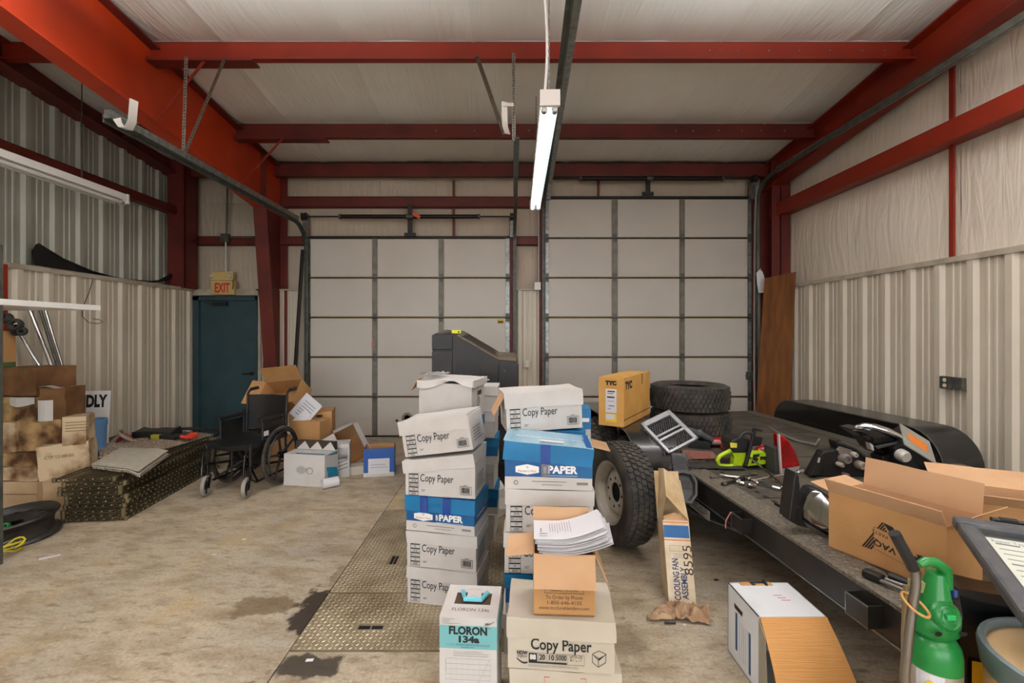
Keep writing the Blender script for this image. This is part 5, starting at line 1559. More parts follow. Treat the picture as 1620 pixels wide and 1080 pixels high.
patch(bb, 'print', greyink, [(-.09, .09, .1, .105), (-.09, .07, .13, .135)], 'front', -.1277)
lo = thing('loose_board', 'short wooden offcut on the floor behind the blue carton', 'board', (-1.55, 5.62, 0), R(8))
MB().bx(-.12, .16, -.04, .04, 0, .03).build('board', mat('ochre_wood', (170, 126, 48), rough=.7), lo, bevel=.003)
# ================================================================== TYRES
def tire(parent, m, ro, ri, wd, nblk=54, rows=5, mt=None, name='tire'):
    mt = mt or rubber
    h = wd / 2
    prof = [(ri, -h * .72), (ri + .012, -h * .86), (ri + (ro - ri) * .45, -h), (ro - .045, -h * .97), (ro - .02, -h * .86), (ro - .012, -h * .5), (ro - .01, 0), (ro - .012, h * .5), (ro - .02, h * .86), (ro - .045, h * .97),
            (ri + (ro - ri) * .45, h), (ri + .012, h * .86), (ri, h * .72), (ri + .03, h * .6), (ro - .035, h * .7), (ro - .03, 0), (ro - .035, -h * .7), (ri + .03, -h * .6)]
    t = MB().lathe(prof, 44, m, True).build(name, mt, parent, smooth=True)
    b = MB(); bw = wd * .86 / rows; da = 2 * math.pi / nblk
    for r in range(rows):
        zc_ = -wd * .43 + bw * (r + .5); edge = r in (0, rows - 1)
        for k in range(nblk):
            a = (k + .5 * (r % 2)) * da
            ca, sa = math.cos(a), math.sin(a)
            R0 = ro - (.022 if edge else .013); R1 = ro - (.007 if edge else 0)
            L_ = R1 * da * (.34 if not edge else .30)
            vs = []
            for rr_ in (R0, R1):
                for s1, s2 in ((-1, -1), (1, -1), (1, 1), (-1, 1)):
                    tx = s1 * L_ + (s2 * .006 if not edge else 0); zz = zc_ + s2 * bw * .43
                    vs.append(m @ Vector((rr_ * ca - tx * sa, rr_ * sa + tx * ca, zz)))
            b.add(vs, [(4, 5, 6, 7), (0, 1, 5, 4), (1, 2, 6, 5), (2, 3, 7, 6), (3, 0, 4, 7)])
    tag(b.build('tread', mt, t), kind='stuff')
    return t


def rim(parent, m, r, wd, mt, holes=8, name='rim'):
    t = MB().lathe([(r + .008, wd * .42), (r + .012, wd * .36), (r - .02, wd * .3), (r - .03, wd * .1), (r - .028, -wd * .4), (r - .035, -wd * .4), (r - .04, wd * .08), (r * .8, wd * .02), (r * .62, wd * .16), (r * .45, wd * .18), (r * .32, wd * .16), (r * .32, wd * .12), (r * .45, wd * .14), (r * .6, wd * .12), (r * .8, -wd * .02), (r - .03, wd * .05), (r - .026, wd * .3), (r - .01, wd * .4)], 40, m, True).build(name, mt, parent, smooth=True)
    for k in range(holes):
        a = 2 * math.pi * k / holes
        MB().lathe([(0, .002), (.012, .0)], 8, m @ Matrix.Translation((r * .47 * math.cos(a), r * .47 * math.sin(a), wd * .183))).build('bolt_hole', mat('hole_black', (6, 6, 6)), t)
    MB().lathe([(0, 0), (r * .33, 0)], 16, m @ Matrix.Translation((0, 0, wd * .1))).build('hub_bore', mat('hole_black', (6, 6, 6)), t)
    return t


# ================================================================== TRAILER
TR = thing('flatbed_trailer', 'black flatbed car trailer loaded with car parts along the right wall', 'trailer', (1.42, 2.70, 0), R(4))
TW, TY0, TY1, TZ = 2.12, -1.05, 3.25, .55
trb = mat('trailer_black', (34, 33, 32), (58, 54, 48), rough=.42, metal=.25, scale=4, lo=.45, hi=.8)
deckm = mat('dusty_deck_plate', (70, 66, 58), (106, 98, 84), rough=.6, metal=.25, scale=5, lo=.35, hi=.7, bump=.8, bscale=70)
edgem = mat('worn_tread_strip', (128, 121, 108), (98, 92, 82), rough=.5, metal=.4, scale=70, lo=.4, hi=.6, detail=2, bump=.6, bscale=80)
MB().bx(.17, TW - .17, TY0, TY1, TZ - .012, TZ).build('deck_plate', deckm, TR)
for x0 in (0, TW - .165):
    MB().bx(x0, x0 + .165, TY0, TY1, TZ - .012, TZ + .004).build('edge_strip', edgem, TR)
lg = MB()
for j in range(int((TY1 - TY0) / .03)):
    for i in range(4):
        x = .022 + i * .036 + (.018 if j % 2 else 0); y = TY0 + .015 + j * .03; an = .7 if (i + j) % 2 else -.7
        ca, sa = math.cos(an), math.sin(an)
        P = [(x + ca * p - sa * q, y + sa * p + ca * q, TZ + z) for p, q, z in ((-.011, 0, .004), (0, -.005, .004), (.011, 0, .004), (0, .005, .004), (0, 0, .0075))]
        lg.add(P, [(0, 1, 4), (1, 2, 4), (2, 3, 4), (3, 0, 4)])
tag(lg.build('tread_lugs', edgem, TR), kind='stuff')
for y in (-.75, .15, 1.05, 1.95, 2.85):
    MB().bx(.17, TW - .17, y, y + .006, TZ, TZ + .0025).build('deck_seam', trb, TR)
slotm = mat('slot_dark', (14, 13, 12), rough=.9)
for k in range(18):
    y = -.35 + k * .085
    MB().bx(.235, .26, y, y + .04, TZ, TZ + .001).build('deck_slot', slotm, TR)
for k in range(12):
    y = -.62 + k * .055
    MB().box(.30, y, TZ + .008, .15, .022, .014, (R(12), 0, 0)).build('ramp_rung', trb, TR)
MB().bx(.215, .225, -.68, .05, TZ, TZ + .016).bx(.375, .385, -.68, .05, TZ, TZ + .016).build('ramp_side_bar', trb, TR)
for x, s in ((0, 1), (TW, -1)):
    MB().bx(min(x, x + s * .008), max(x, x + s * .008), TY0, TY1, TZ - .15, TZ - .012).bx(min(x, x + s * .06), max(x, x + s * .06), TY0, TY1, TZ - .156, TZ - .148).build('side_rail', trb, TR)
    MB().bx(x - .004 if s > 0 else x, x if s > 0 else x + .004, TY0, TY1, TZ - .156, TZ - .150).build('rail_edge', galv, TR)
for y in (TY0, TY1 - .01):
    MB().bx(0, TW, y, y + .01, TZ - .15, TZ - .012).build('end_rail', trb, TR)
for k in range(7):
    y = TY0 + .3 + k * .6
    MB().bx(.01, TW - .01, y, y + .04, TZ - .1, TZ - .013).build('cross_member', trb, TR)
# gusset plate with the dealer's label
MB().prism([(.02, TZ - .15), (1.6, TZ - .15), (1.6, TZ - .27), (.62, TZ - .27)], -.02, -.012, Matrix.Rotation(R(90), 4, 'Z') @ Matrix.Rotation(R(90), 4, 'X') @ Matrix.Diagonal((1, 1, -1, 1))).build('gusset_plate', trb, TR)
MB().tube([(-.012, .02, TZ - .152), (-.012, .62, TZ - .272), (-.012, 1.6, TZ - .272)], .004, 6).build('gusset_edge', galv, TR)
lab = MB().bx(-.0235, -.0225, .36, .74, TZ - .225, TZ - .158).build('label_plate', mat('label_grey', (150, 146, 138), rough=.5), TR)
text('TRAILER SALES', .045, ink, lab, (-.0245, .55, TZ - .178), LEFT, width=.33)
patch(lab, 'small_print', ink, [(.42, .68, TZ - .203, TZ - .198), (.45, .66, TZ - .214, TZ - .210)], 'left', -.0235)


def pocket(y):
    p = MB().bx(-.06, 0, y - .055, y - .05, TZ - .12, TZ - .03).bx(-.06, 0, y + .05, y + .055, TZ - .12, TZ - .03).bx(-.065, -.06, y - .055, y + .055, TZ - .12, TZ - .03).build('stake_pocket', trb, TR)
    MB().bx(-.0665, -.0645, y - .055, y + .055, TZ - .034, TZ - .03).bx(-.0665, -.0645, y - .055, y + .055, TZ - .12, TZ - .116).bx(-.0665, -.0645, y + .05, y + .055, TZ - .12, TZ - .03).build('pocket_edge', galv, p)
    return p


pocket(-.02); pocket(-.86)
MB().tube([(-.07, .03, TZ - .03), (-.09, .05, TZ - .09), (-.085, .06, TZ - .14)], .004, 6).build('loose_wire', mat('wire_pink', (190, 120, 110), rough=.5), TR)


def fender(x0, x1, side_x):
    y0, y1, zt, r = .78, 2.85, .79, .30
    pr = [(y0, zt - r - .03)]
    for k in range(9):
        a = math.pi - math.pi / 2 * k / 8
        pr.append((y0 + r + r * math.cos(a), zt - r + r * math.sin(a)))
    for k in range(9):
        a = math.pi / 2 - math.pi / 2 * k / 8
        pr.append((y1 - r + r * math.cos(a), zt - r + r * math.sin(a)))
    pr.append((y1, zt - r - .03))
    n = len(pr); b = MB()
    vs = [(x, y, z) for x in (x0, x1) for y, z in pr]
    b.grid(lambda a, c: (x0 + (x1 - x0) * c, pr[min(n - 1, int(a * (n - 1) + .5))][0], pr[min(n - 1, int(a * (n - 1) + .5))][1]), n - 1, 2, .006)
    f = b.build('fender', mat('fender_black', (30, 30, 31), (74, 70, 66), rough=.3, scale=5, lo=.5, hi=.85, coat=.2), TR, smooth=True)
    MB().prism(pr, -.004, .004, Matrix.Translation((side_x, 0, 0)) @ Matrix.Rotation(R(90), 4, 'Z') @ Matrix.Rotation(R(90), 4, 'X')).build('fender_side', blacks, f)
    ed = [(x0, y, z) for y, z in pr]
    MB().tube(ed, .006, 6).build('fender_lip', galvdark, f)
    return f


fender(-.37, -.012, -.016)
fender(TW + .012, TW + .36, TW + .016)
for y in (1.33, 2.28):
    for x in (-.2, TW + .2):
        m = Matrix.Translation((x, y, .345)) @ Matrix.Rotation(R(-90 if x < 0 else 90), 4, 'Y')
        wt = tire(TR, m, .345, .2, .2, 44, 4, name='wheel_tire')
        rim(wt, m, .2, .18, rimblk, 5, 'wheel_disc')
MB().bx(TW - .02, TW + .06, TY0, .7, TZ + .02, TZ + .024).build('right_step', edgem, TR)

# ------------------------------------------------------------------ loose tyres
TZD = TZ + .003
st1 = thing('truck_tire', 'lower black tire of the pair stacked flat on the trailer', 'tire', (1.90, 4.70, TZD), R(10), 'two tires stacked on the trailer')
tire(st1, Matrix.Translation((0, 0, .13)), .392, .22, .26)
st2 = thing('truck_tire', 'upper black tire of the pair stacked flat on the trailer', 'tire', (1.89, 4.69, TZD + .262), R(40), 'two tires stacked on the trailer')
tire(st2, Matrix.Translation((0, 0, .13)), .388, .22, .26)
lw = thing('truck_wheel', 'loose truck wheel with a pale steel rim standing against the trailer', 'wheel', (.87, 3.47, 0), R(0))
mw = Matrix.Translation((0, 0, .381)) @ Matrix.Rotation(R(14), 4, 'Z') @ Matrix.Rotation(R(-87), 4, 'Y')
tire(lw, mw, .380, .225, .235, 52, 5)
rim(lw, mw, .225, .23, mat('rim_pale', (176, 168, 152), (140, 126, 106), rough=.5, metal=.1, scale=5, lo=.45, hi=.75), 8)
dr = thing('wheel_rim', 'dark wheel rim edge standing behind the brown auto parts carton', 'wheel rim', (.66, 4.25, 0))
md = Matrix.Translation((0, 0, .42)) @ Matrix.Rotation(R(15), 4, 'Z') @ Matrix.Rotation(R(-90), 4, 'Y')
tire(dr, md, .42, .24, .22, 50, 4)

# ------------------------------------------------------------------ TYC carton
yw = math.atan2(-.12, .187)
ty = thing('auto_parts_carton', 'tan auto parts carton with black lettering and labels resting on the fender', 'carton', (0, 0, .802), yw)
L_, D_, H_ = .222, .79, .415
cx = Vector((.80, 3.92)) + Vector((math.cos(yw), math.sin(yw))) * L_ / 2 + Vector((-math.sin(yw), math.cos(yw))) * D_ / 2
ty.location = (cx.x, cx.y, .802)
tanc = mat('tan_carton', (206, 158, 84), (194, 144, 72), rough=.7, scale=4)
MB().bx(-L_ / 2, L_ / 2, -D_ / 2, D_ / 2, 0, H_).build('body', tanc, ty, bevel=.003)
text('TYC', .045, ink, ty, (0, -D_ / 2 - .001, H_ - .05), width=.098, bold=.004)
text('TYC', .085, ink, ty, (L_ / 2 + .001, -D_ / 2 + .13, H_ - .075), RIGHT, width=.19, bold=.006)
patch(ty, 'under_line', mat('ochre_ink', (190, 130, 40)), [(-.046, .0, H_ - .081, H_ - .076)], 'front', -D_ / 2)
lb = MB().bx(-.048, .048, -D_ / 2 - .0012, -D_ / 2, .115, .315).build('white_label', paper, ty)
patch(lb, 'print', ink, [(-.03, .035, .29, .3), (-.03, .02, .275, .28), (-.035, .03, .24, .252), (-.03, .03, .21, .213), (-.02, .03, .17, .176), (-.03, .0, .145, .149)], 'front', -D_ / 2 - .0012)
ly = MB().bx(-.05, .048, -D_ / 2 - .0012, -D_ / 2, .035, .105).build('yellow_label', mat('label_yellow', (226, 190, 50), rough=.6), ty)
patch(ly, 'print', paper, [(-.045, .03, .055, .1)], 'front', -D_ / 2 - .0012)
patch(ty, 'tape_edge', brownc, [(-D_ / 2, D_ / 2, .055, .065)], 'right', L_ / 2)
patch(ty, 'strap_mark', brownc, [(.12, .15, H_ - .1, H_)], 'right', L_ / 2)

# ------------------------------------------------------------------ helper: outline with its own distance and thickness
def outline(poly, d, th, name, m, parent, bevel=0.0, smooth=False, tilt=0.0, vref=0.0, tu=0.0, uref=0.0):
    P = [at(u, v, d + tilt * (vref - v) + tu * (uref - u)) for u, v in poly]
    n = len(P); b = MB()
    b.add([tuple(p) for p in P] + [(p.x, p.y + th, p.z) for p in P], [tuple(range(n)), tuple(range(2 * n - 1, n - 1, -1))] + [(i, n + i, n + (i + 1) % n, (i + 1) % n) for i in range(n)])
    return b.build(name, m, parent, smooth=smooth, bevel=bevel)


# grille
gm = frame_mat(at(1057, 721, 3.50), at(1104, 696, 3.62) - at(1057, 721, 3.50), at(1047, 694, 3.62) - at(1057, 721, 3.50))
gr = thing('car_grille', 'silver car grille with honeycomb mesh leaning on the trailer edge', 'car part'); setm(gr, gm)
silv = mat('silver_paint', (140, 140, 142), rough=.3, metal=.5)
GW, GH = (at(1104, 696, 3.62) - at(1057, 721, 3.50)).length, .33
b = MB()
for q in ((0, GW, 0, .025), (0, GW, GH - .05, GH), (0, .03, 0, GH), (GW - .04, GW, 0, GH), (0, GW, .115, .14), (0, GW, .155, .175)): b.bx(q[0], q[1], q[2], q[3], 0, .03)
b.build('frame', silv, gr, bevel=.006)
MB().bx(.01, GW - .01, .01, GH - .01, -.012, -.006).build('backing', black, gr)
b = MB()
for i in range(14):
    for sgn in (1, -1):
        b.box(GW * (i + .5) / 14, .07, .006, .005, .13, .012, (0, 0, R(35 * sgn))); b.box(GW * (i + .5) / 14, .235, .006, .005, .14, .012, (0, 0, R(35 * sgn)))
tag(b.build('mesh', black, gr), kind='stuff')
# black intake duct hanging over the rail
du = thing('intake_duct', 'black plastic scoop hanging over the left trailer rail below the grille', 'car part')
setm(du, frame_mat(at(1084, 796, 3.13), Vector((1, -.12, 0)), at(1078, 728, 3.26) - at(1084, 796, 3.13)))
dgrey = mat('duct_grey', (58, 58, 58), rough=.5)
out = [(-.06, .0), (.03, -.005), (.075, .05), (.085, .14), (.06, .2), (.0, .215), (-.07, .2), (-.085, .1)]
def scal(P, k, cx=0.0, cy=.105): return [(cx + (x - cx) * k, cy + (y - cy) * k) for x, y in P]
b = MB(); n = len(out); ins_ = scal(out, .84)
b.add([(x, y, .05) for x, y in out] + [(x, y, .05) for x, y in ins_] + [(x, y, -.0) for x, y in scal(out, .75)] + [(x * .92, y, -.05) for x, y in out],
      [(i, (i + 1) % n, n + (i + 1) % n, n + i) for i in range(n)] + [(n + i, n + (i + 1) % n, 2 * n + (i + 1) % n, 2 * n + i) for i in range(n)] + [tuple(range(2 * n, 3 * n))] + [((i + 1) % n, i, 3 * n + i, 3 * n + (i + 1) % n) for i in range(n)] + [tuple(range(4 * n - 1, 3 * n - 1, -1))])
b.build('scoop', dgrey, du, smooth=True)
MB().bx(-.06, .05, .2, .34, -.03, .015).build('neck', dgrey, du, bevel=.01)
b = MB()
for i in range(7):
    for sgn in (1, -1): b.box(-.055 + .017 * i, .27, .017, .004, .12, .004, (0, 0, R(40 * sgn)))
b.build('mesh', black, du)
MB().bx(-.05, .045, .10, .15, -.004, .006).build('slot', black, du)

# red lenses
redl = mat('red_lens', (170, 22, 26), (120, 14, 18), rough=.12, scale=6, coat=.6)
def lens(label, u, v, lx, ly, lz, rz, m=redl, nm='tail_light'):
    p = onz(u, v, TZD)
    t = thing(nm, label, 'car light', (p.x, p.y, TZD), (0, 0, R(rz)))
    b = MB(); b.lathe([(math.sin(a) * 1.0, -math.cos(a)) for a in [k * math.pi / 10 for k in range(11)]], 20)
    for i, q in enumerate(b.v): b.v[i] = (q[2] * lx * (1 - .25 * max(0, q[2])), q[1] * ly, lz + q[0] * lz * (.99 if q[0] < 0 else 1))
    b.build('lens', m, t, smooth=True)
    MB().bx(-lx * .5, lx * .5, -ly * 1.02, -ly * .75, lz * .75, lz * 1.35).build('clear_band', mat('lens_grey', (150, 130, 126), rough=.2), t, bevel=.008)
    return t


lens('long glossy red tail light lying beside the stacked tires', 1134, 706, .15, .07, .045, -8)
lens('second red tail light half hidden behind the chainsaw', 1152, 713, .07, .05, .04, 10)
lens('red tail light lying to the right of the chainsaw', 1212, 722, .09, .06, .05, -5)
t = thing('black_pipe', 'short grey black pipe lying behind the silver grille', 'pipe', onz(1108, 708, TZD) + Vector((0, 0, .10)), R(-20))
MB().tube([(-.14, 0, .06), (0, .0, .02), (.1, 0, -.03)], .045, 12).build('pipe', black, t, smooth=True)
MB().tube([(-.03, 0, .03), (.0, 0, .02)], .05, 12).build('collar', dgrey, t)
MB().bx(-.1, .08, -.04, .04, -.10, -.03).build('foot', black, t)

# ------------------------------------------------------------------ chainsaw
SD = 3.52
cs = thing('chainsaw', 'lime green chainsaw lying on the trailer deck', 'chainsaw')
lime = mat('lime_green', (172, 206, 22), (158, 192, 20), rough=.35, scale=6)
def T(P, r, name, m, d=SD, dy=0.0):
    return MB().tube([at(u, v, d) + Vector((0, dy, 0)) for u, v in P], r, 10).build(name, m, cs, smooth=True)
T([(1172, 736.5), (1150, 737), (1138, 736), (1135, 728), (1139, 721), (1156, 712), (1163, 717)], .016, 'rear_handle', lime)
outline([(1157, 711), (1160, 716), (1180, 716), (1178, 728), (1174, 739), (1160, 739), (1162, 724)], SD - .02, .06, 'handle_root', lime, cs, .006)
outline([(1183, 738), (1187, 716), (1192, 714), (1208, 714), (1213, 718), (1212, 734)], SD - .06, .05, 'side_cover', lime, cs, .008)
outline([(1189, 733), (1192, 719), (1202, 718), (1201, 722), (1197, 723), (1200, 726), (1196, 732)], SD - .064, .005, 'emblem', black, cs)
outline([(1203, 722), (1212, 722), (1211, 728), (1207, 726), (1203, 728)], SD - .064, .005, 'emblem', black, cs)
outline([(1160, 717), (1155, 703), (1158, 696), (1172, 691), (1186, 694), (1188, 716)], SD - .03, .17, 'engine_cover', black, cs, .012)
outline([(1156, 708), (1155, 700), (1166, 701), (1166, 708)], SD - .034, .005, 'sticker', mat('sticker_yellow2', (210, 200, 60)), cs)
MB().lathe([(0, .03), (.022, .028), (.024, 0)], 14, Matrix.Translation(at(1174, 692, SD + .05))).build('fuel_cap', galvdark, cs)
T([(1170, 693), (1174, 686), (1180, 683), (1190, 686), (1191, 692), (1186, 712), (1180, 734)], .013, 'front_handle', black, SD - .05)
outline([(1192, 690), (1192, 678), (1195, 676.5), (1207, 680), (1207, 683), (1196, 682), (1196, 690), (1207, 692), (1204, 705), (1190, 706)], SD + .05, .02, 'hand_guard', black, cs, .003)
outline([(1134, 740.5), (1135, 738), (1190, 736), (1212, 735), (1212, 741)], SD + .0, .2, 'underside', black, cs)
sc = thing('bar_scabbard', 'dull red and clear chainsaw bar cover left of the chainsaw', 'tool', onz(1108, 726, TZD) + Vector((0, 0, 0)), R(4))
MB().prism([(-.16, 0), (-.16, .075), (.10, .06), (.16, .0)], -.02, .02, Matrix.Rotation(R(78), 4, 'X')).build('sleeve', mat('sleeve_red', (150, 76, 66), (150, 132, 118), rough=.4, scale=7, stretch=(1.2, .2, .2)), sc, bevel=.006)
t = thing('rug_scrap', 'dark torn cloth on the deck in front of the chainsaw', 'cloth', onz(1120, 738, TZD), R(-5))
MB().grid(lambda a, c: (.45 * (a - .45), .16 * (c - .5), .012 + .018 * abs(nz((a * 5, c * 4, 8)))), 16, 8, .006).build('cloth', mat('dark_cloth', (52, 48, 42), (34, 32, 28), rough=.95, scale=12), t, smooth=True)
# wrenches
WR = [('long chrome breaker bar lying in front of the chainsaw', (1138, 751), (1208, 759), .010, chrome), ('slim chrome extension bar leaning over the other wrenches', (1176, 735), (1252, 777), .007, chrome),
      ('chrome ratchet handle pointing right on the trailer deck', (1186, 764), (1270, 752), .009, chrome), ('short black socket bar among the wrenches', (1143, 766), (1174, 757), .010, blackm),
      ('chrome socket extension below the other wrenches', (1193, 762), (1236, 774), .011, chrome), ('grey wrench near the left of the tool pile', (1124, 755), (1196, 749), .007, steel), ('chrome wrench right of the crossing bars', (1226, 760), (1256, 766), .008, chrome)]
for k, (lb_, p0, p1, r_, m_) in enumerate(WR):
    t = thing('wrench', lb_, 'wrench', group='wrenches on the trailer deck')
    a, c = onz(*p0, TZD + r_ + .002), onz(*p1, TZD + r_ + .002)
    if k == 1: a.z += .10
    if k == 2: c.z += .03; a.z += .02
    MB().tube([a, c], r_, 8).build('shaft', m_, t, smooth=True)
    v = (c - a).normalized()
    MB().tube([c - v * .05, c], r_ * 1.7, 10).build('socket', m_, t)
    MB().tube([a, a + v * .03], r_ * 1.5, 10).build('head', m_ if k != 3 else steel, t)
for k, (u, v) in enumerate(((1168, 763), (1172, 767), (1190, 771), (1180, 759))):
    p = onz(u, v, TZD)
    t = thing('socket', ['bright chrome socket lying under the black bar', 'small chrome socket at the front of the tool pile', 'open ended chrome socket nearest the deck edge', 'chrome socket between the crossing wrenches'][k], 'socket', (p.x, p.y, TZD + .015), (R(90), 0, R(40 * k)))
    MB().lathe([(.006, -.025), (.014, -.025), (.014, .02), (.010, .025), (.005, .025)], 10, None, True).build('shell', chrome, t, smooth=True)

# ------------------------------------------------------------------ standing tail light
tl2 = thing('tail_light', 'pointed red tail light standing upright on the trailer deck', 'car light')
d_ = 3.33
outline([(1233, 686.5), (1240, 689), (1250, 698), (1258, 712), (1264, 728), (1267, 737), (1237, 742)], d_, .09, 'red_lens', redl, tl2, .012)
outline([(1237, 742), (1267, 737), (1263, 745), (1256, 748), (1237, 751)], d_ + .002, .088, 'clear_lens', mat('clear_lens', (200, 196, 192), rough=.1, trans=.5), tl2, .006)
outline([(1225, 709), (1235, 707), (1237, 751.5), (1226, 751)], d_ + .02, .14, 'housing', dgrey, tl2, .006)
outline([(1231.5, 686), (1234, 686.5), (1238, 751), (1236, 752)], d_ - .004, .02, 'rim', mat('rim_clear', (196, 180, 176), rough=.2), tl2)
# tail light housing seen from behind
th = thing('tail_light_housing', 'black back of a tail light with bulb sockets on the deck', 'car light')
d_ = 3.27
outline([(1281, 754), (1303, 714), (1325, 711), (1321, 697), (1328, 697), (1345, 702), (1368, 716), (1384, 734), (1397, 755.5)], d_ + .02, .08, 'shell', black, th, .01)
T2 = lambda P, r, nm, m: MB().tube([at(u, v, d_) for u, v in P], r, 8).build(nm, m, th, smooth=True)
T2([(1328, 699), (1350, 707), (1372, 723), (1388, 742), (1396, 755)], .016, 'rim', dgrey)
outline([(1283, 753), (1298, 720), (1304, 716), (1296, 752)], d_ - .02, .04, 'bracket', black, th, .004)
MB().box(*at(1295.5, 727.5, d_ - .024), .012, .006, .035, (0, R(12), 0)).build('clip', paleg, th)
for u, v, r_, c_ in ((1333, 724, .038, (110, 104, 100)), (1357, 734, .03, (150, 140, 128)), (1346, 717, .02, (170, 160, 146)), (1325, 733, .016, (170, 150, 130)), (1334, 749, .014, (130, 96, 90))):
    mm = Matrix.Translation(at(u, v, d_ + .02)) @ Matrix.Rotation(R(90), 4, 'X')
    s_ = MB().lathe([(r_, 0), (r_, .04), (r_ * .75, .055), (r_ * .4, .055), (r_ * .4, .045), (0, .045)], 14, mm).build('bulb_socket', mat('socket_%d' % c_[0], c_, rough=.6), th, smooth=True)
outline([(1325, 712), (1330, 706), (1348, 711), (1352, 722), (1340, 730), (1330, 722)], d_ + .005, .02, 'reflector_back', mat('beige_grey', (120, 110, 104), rough=.6), th, .004)
# headlight
hl = thing('headlight', 'black headlight with chrome trim and an orange labelled ballast', 'car light')
d_ = 3.5
MB().tube([at(u, v, dd) for u, v, dd in ((1349, 678, 3.62), (1356, 675, 3.6), (1368, 673.5, 3.58), (1385, 676, 3.55), (1405, 682, 3.52), (1422, 690, 3.5), (1439, 698, 3.47))], [.012, .02, .026, .028, .026, .022, .012], 10).build('chrome_trim', chrome, hl, smooth=True)
outline([(1352, 681), (1370, 678), (1400, 684), (1432, 697), (1434, 705), (1420, 716), (1400, 722), (1388, 712), (1378, 696)], d_ + .02, .2, 'lamp_body', blacks, hl, .02)
outline([(1366, 690), (1378, 688), (1379, 696), (1370, 697)], d_ - .02, .05, 'mount_tab', blacks, hl, .006)
outline([(1376, 700), (1382, 704), (1384, 714), (1379, 712)], d_ - .02, .05, 'mount_tab', paleg, hl, .006)
outline([(1385, 706), (1428, 698), (1430, 700), (1388, 710)], d_ - .01, .02, 'shell_seam', dgrey, hl, .002)
pa, pb, pc, pd = at(1432, 702, 3.40), at(1453, 690, 3.56), at(1502, 722, 3.50), at(1482, 733, 3.34)
fm_ = frame_mat(pa, pd - pa, pb - pa); LX, LY = (pd - pa).length, (pb - pa).length
bx_ = MB().bx(0, LX, 0, LY, -.012, 0).build('ballast_plate', mat('ballast_grey', (168, 166, 158), rough=.4, metal=.3), hl, bevel=.003); setm(bx_, fm_)
o2 = MB().bx(LX * .2, LX * .82, LY * .3, LY * .72, 0, .0012).build('orange_label', mat('label_orange', (226, 128, 44), rough=.6), bx_)
o3 = MB().bx(.0, LX * .95, .01, LY - .01, -.09, -.012).build('ballast_box', black, bx_, bevel=.006)
MB().lathe([(.0, .02), (.035, .02), (.045, 0), (.045, -.04)], 18, Matrix.Translation(at(1431, 722, 3.38)) @ Matrix.Rotation(R(100), 4, 'X')).build('projector_ring', paleg, hl, smooth=True)
outline([(1424, 712), (1436, 706), (1478, 734), (1474, 744), (1444, 742), (1428, 738)], 3.42, .16, 'lower_body', black, hl, .015)
MB().tube([at(1490, 737, 3.36), at(1484, 743, 3.33), at(1479, 746, 3.32)], .016, 8).build('connector', black, hl)
outline([(1395, 722), (1430, 716), (1440, 742), (1476, 744), (1474, 748), (1400, 744)], 3.52, .12, 'bottom_shell', black, hl, .01)

# ------------------------------------------------------------------ door mirror
mr = thing('door_mirror', 'black car door mirror standing on the trailer edge strip', 'mirror')
d_ = 2.36
outl = [(1265, 812), (1268, 798), (1275, 782), (1282, 773), (1290, 771), (1300, 775), (1315, 786), (1320, 800), (1319, 832), (1314, 840), (1303, 841), (1285, 832), (1268, 820)]
outline(outl, d_, .07, 'shell', black, mr, .012, tilt=.0009, vref=806, tu=.0016, uref=1292)
cxu = sum(p[0] for p in outl) / len(outl); cxv = sum(p[1] for p in outl) / len(outl)
outline([(cxu + (u - cxu) * .84, cxv + (v - cxv) * .86) for u, v in outl], d_ - .003, .004, 'glass', mat('mirror_glass', (180, 180, 170), rough=.04, metal=1.0), mr, tilt=.0009, vref=806, tu=.0016, uref=1292)
outline([(1258, 746), (1264, 752), (1266, 770), (1262, 800), (1259, 826), (1248, 822), (1252, 790)], d_ - .02, .09, 'mount_plate', black, mr, .006)
outline([(1255, 800), (1268, 803), (1270, 822), (1280, 836), (1264, 832), (1249, 824)], d_ - .01, .07, 'arm', black, mr, .006)
t = thing('bent_bracket', 'small bent grey wire bracket on the deck beside the mirror', 'bracket')
MB().tube([at(1246, 812, 2.5), at(1245, 792, 2.52), at(1250, 781, 2.53), at(1253, 783, 2.53)], .005, 6).tube([at(1246, 812, 2.5), onz(1262, 806, TZD + .004)], .005, 6).build('wire', blackm, t)
# pliers / multi tool before the carton
t = thing('multi_tool', 'black and steel folding tool on the tread strip before the logo carton', 'tool', (1.60, 1.80, TZD + .005), R(-64))
for s in (-1, 1):
    MB().tube([(-.11, s * .012, .012), (.0, s * .022, .014), (.07, s * .02, .012), (.095, 0, .012)], .008, 8).build('handle', steel, t, smooth=True)
MB().bx(-.16, -.09, -.022, .022, 0, .03).build('jaw', blackm, t, bevel=.006)
MB().tube([(-.09, .05, .02), (.06, .055, .02)], .016, 10).build('barrel', black, t)
MB().lathe([(0, .01), (.018, .008), (.02, 0)], 12, Matrix.Translation((.085, 0, .016))).build('ring', steel, t)
t = thing('rubber_hose', 'dusty flat rubber hose curving across the deck behind the cartons', 'hose')
MB().tube([onz(u, v, TZD + .05) + Vector((0, 0, 0)) for u, v in ((1412, 760), (1440, 761), (1480, 765), (1520, 775), (1560, 790), (1600, 812), (1640, 840))], .05, 12).build('hose', rubber, t, smooth=True)

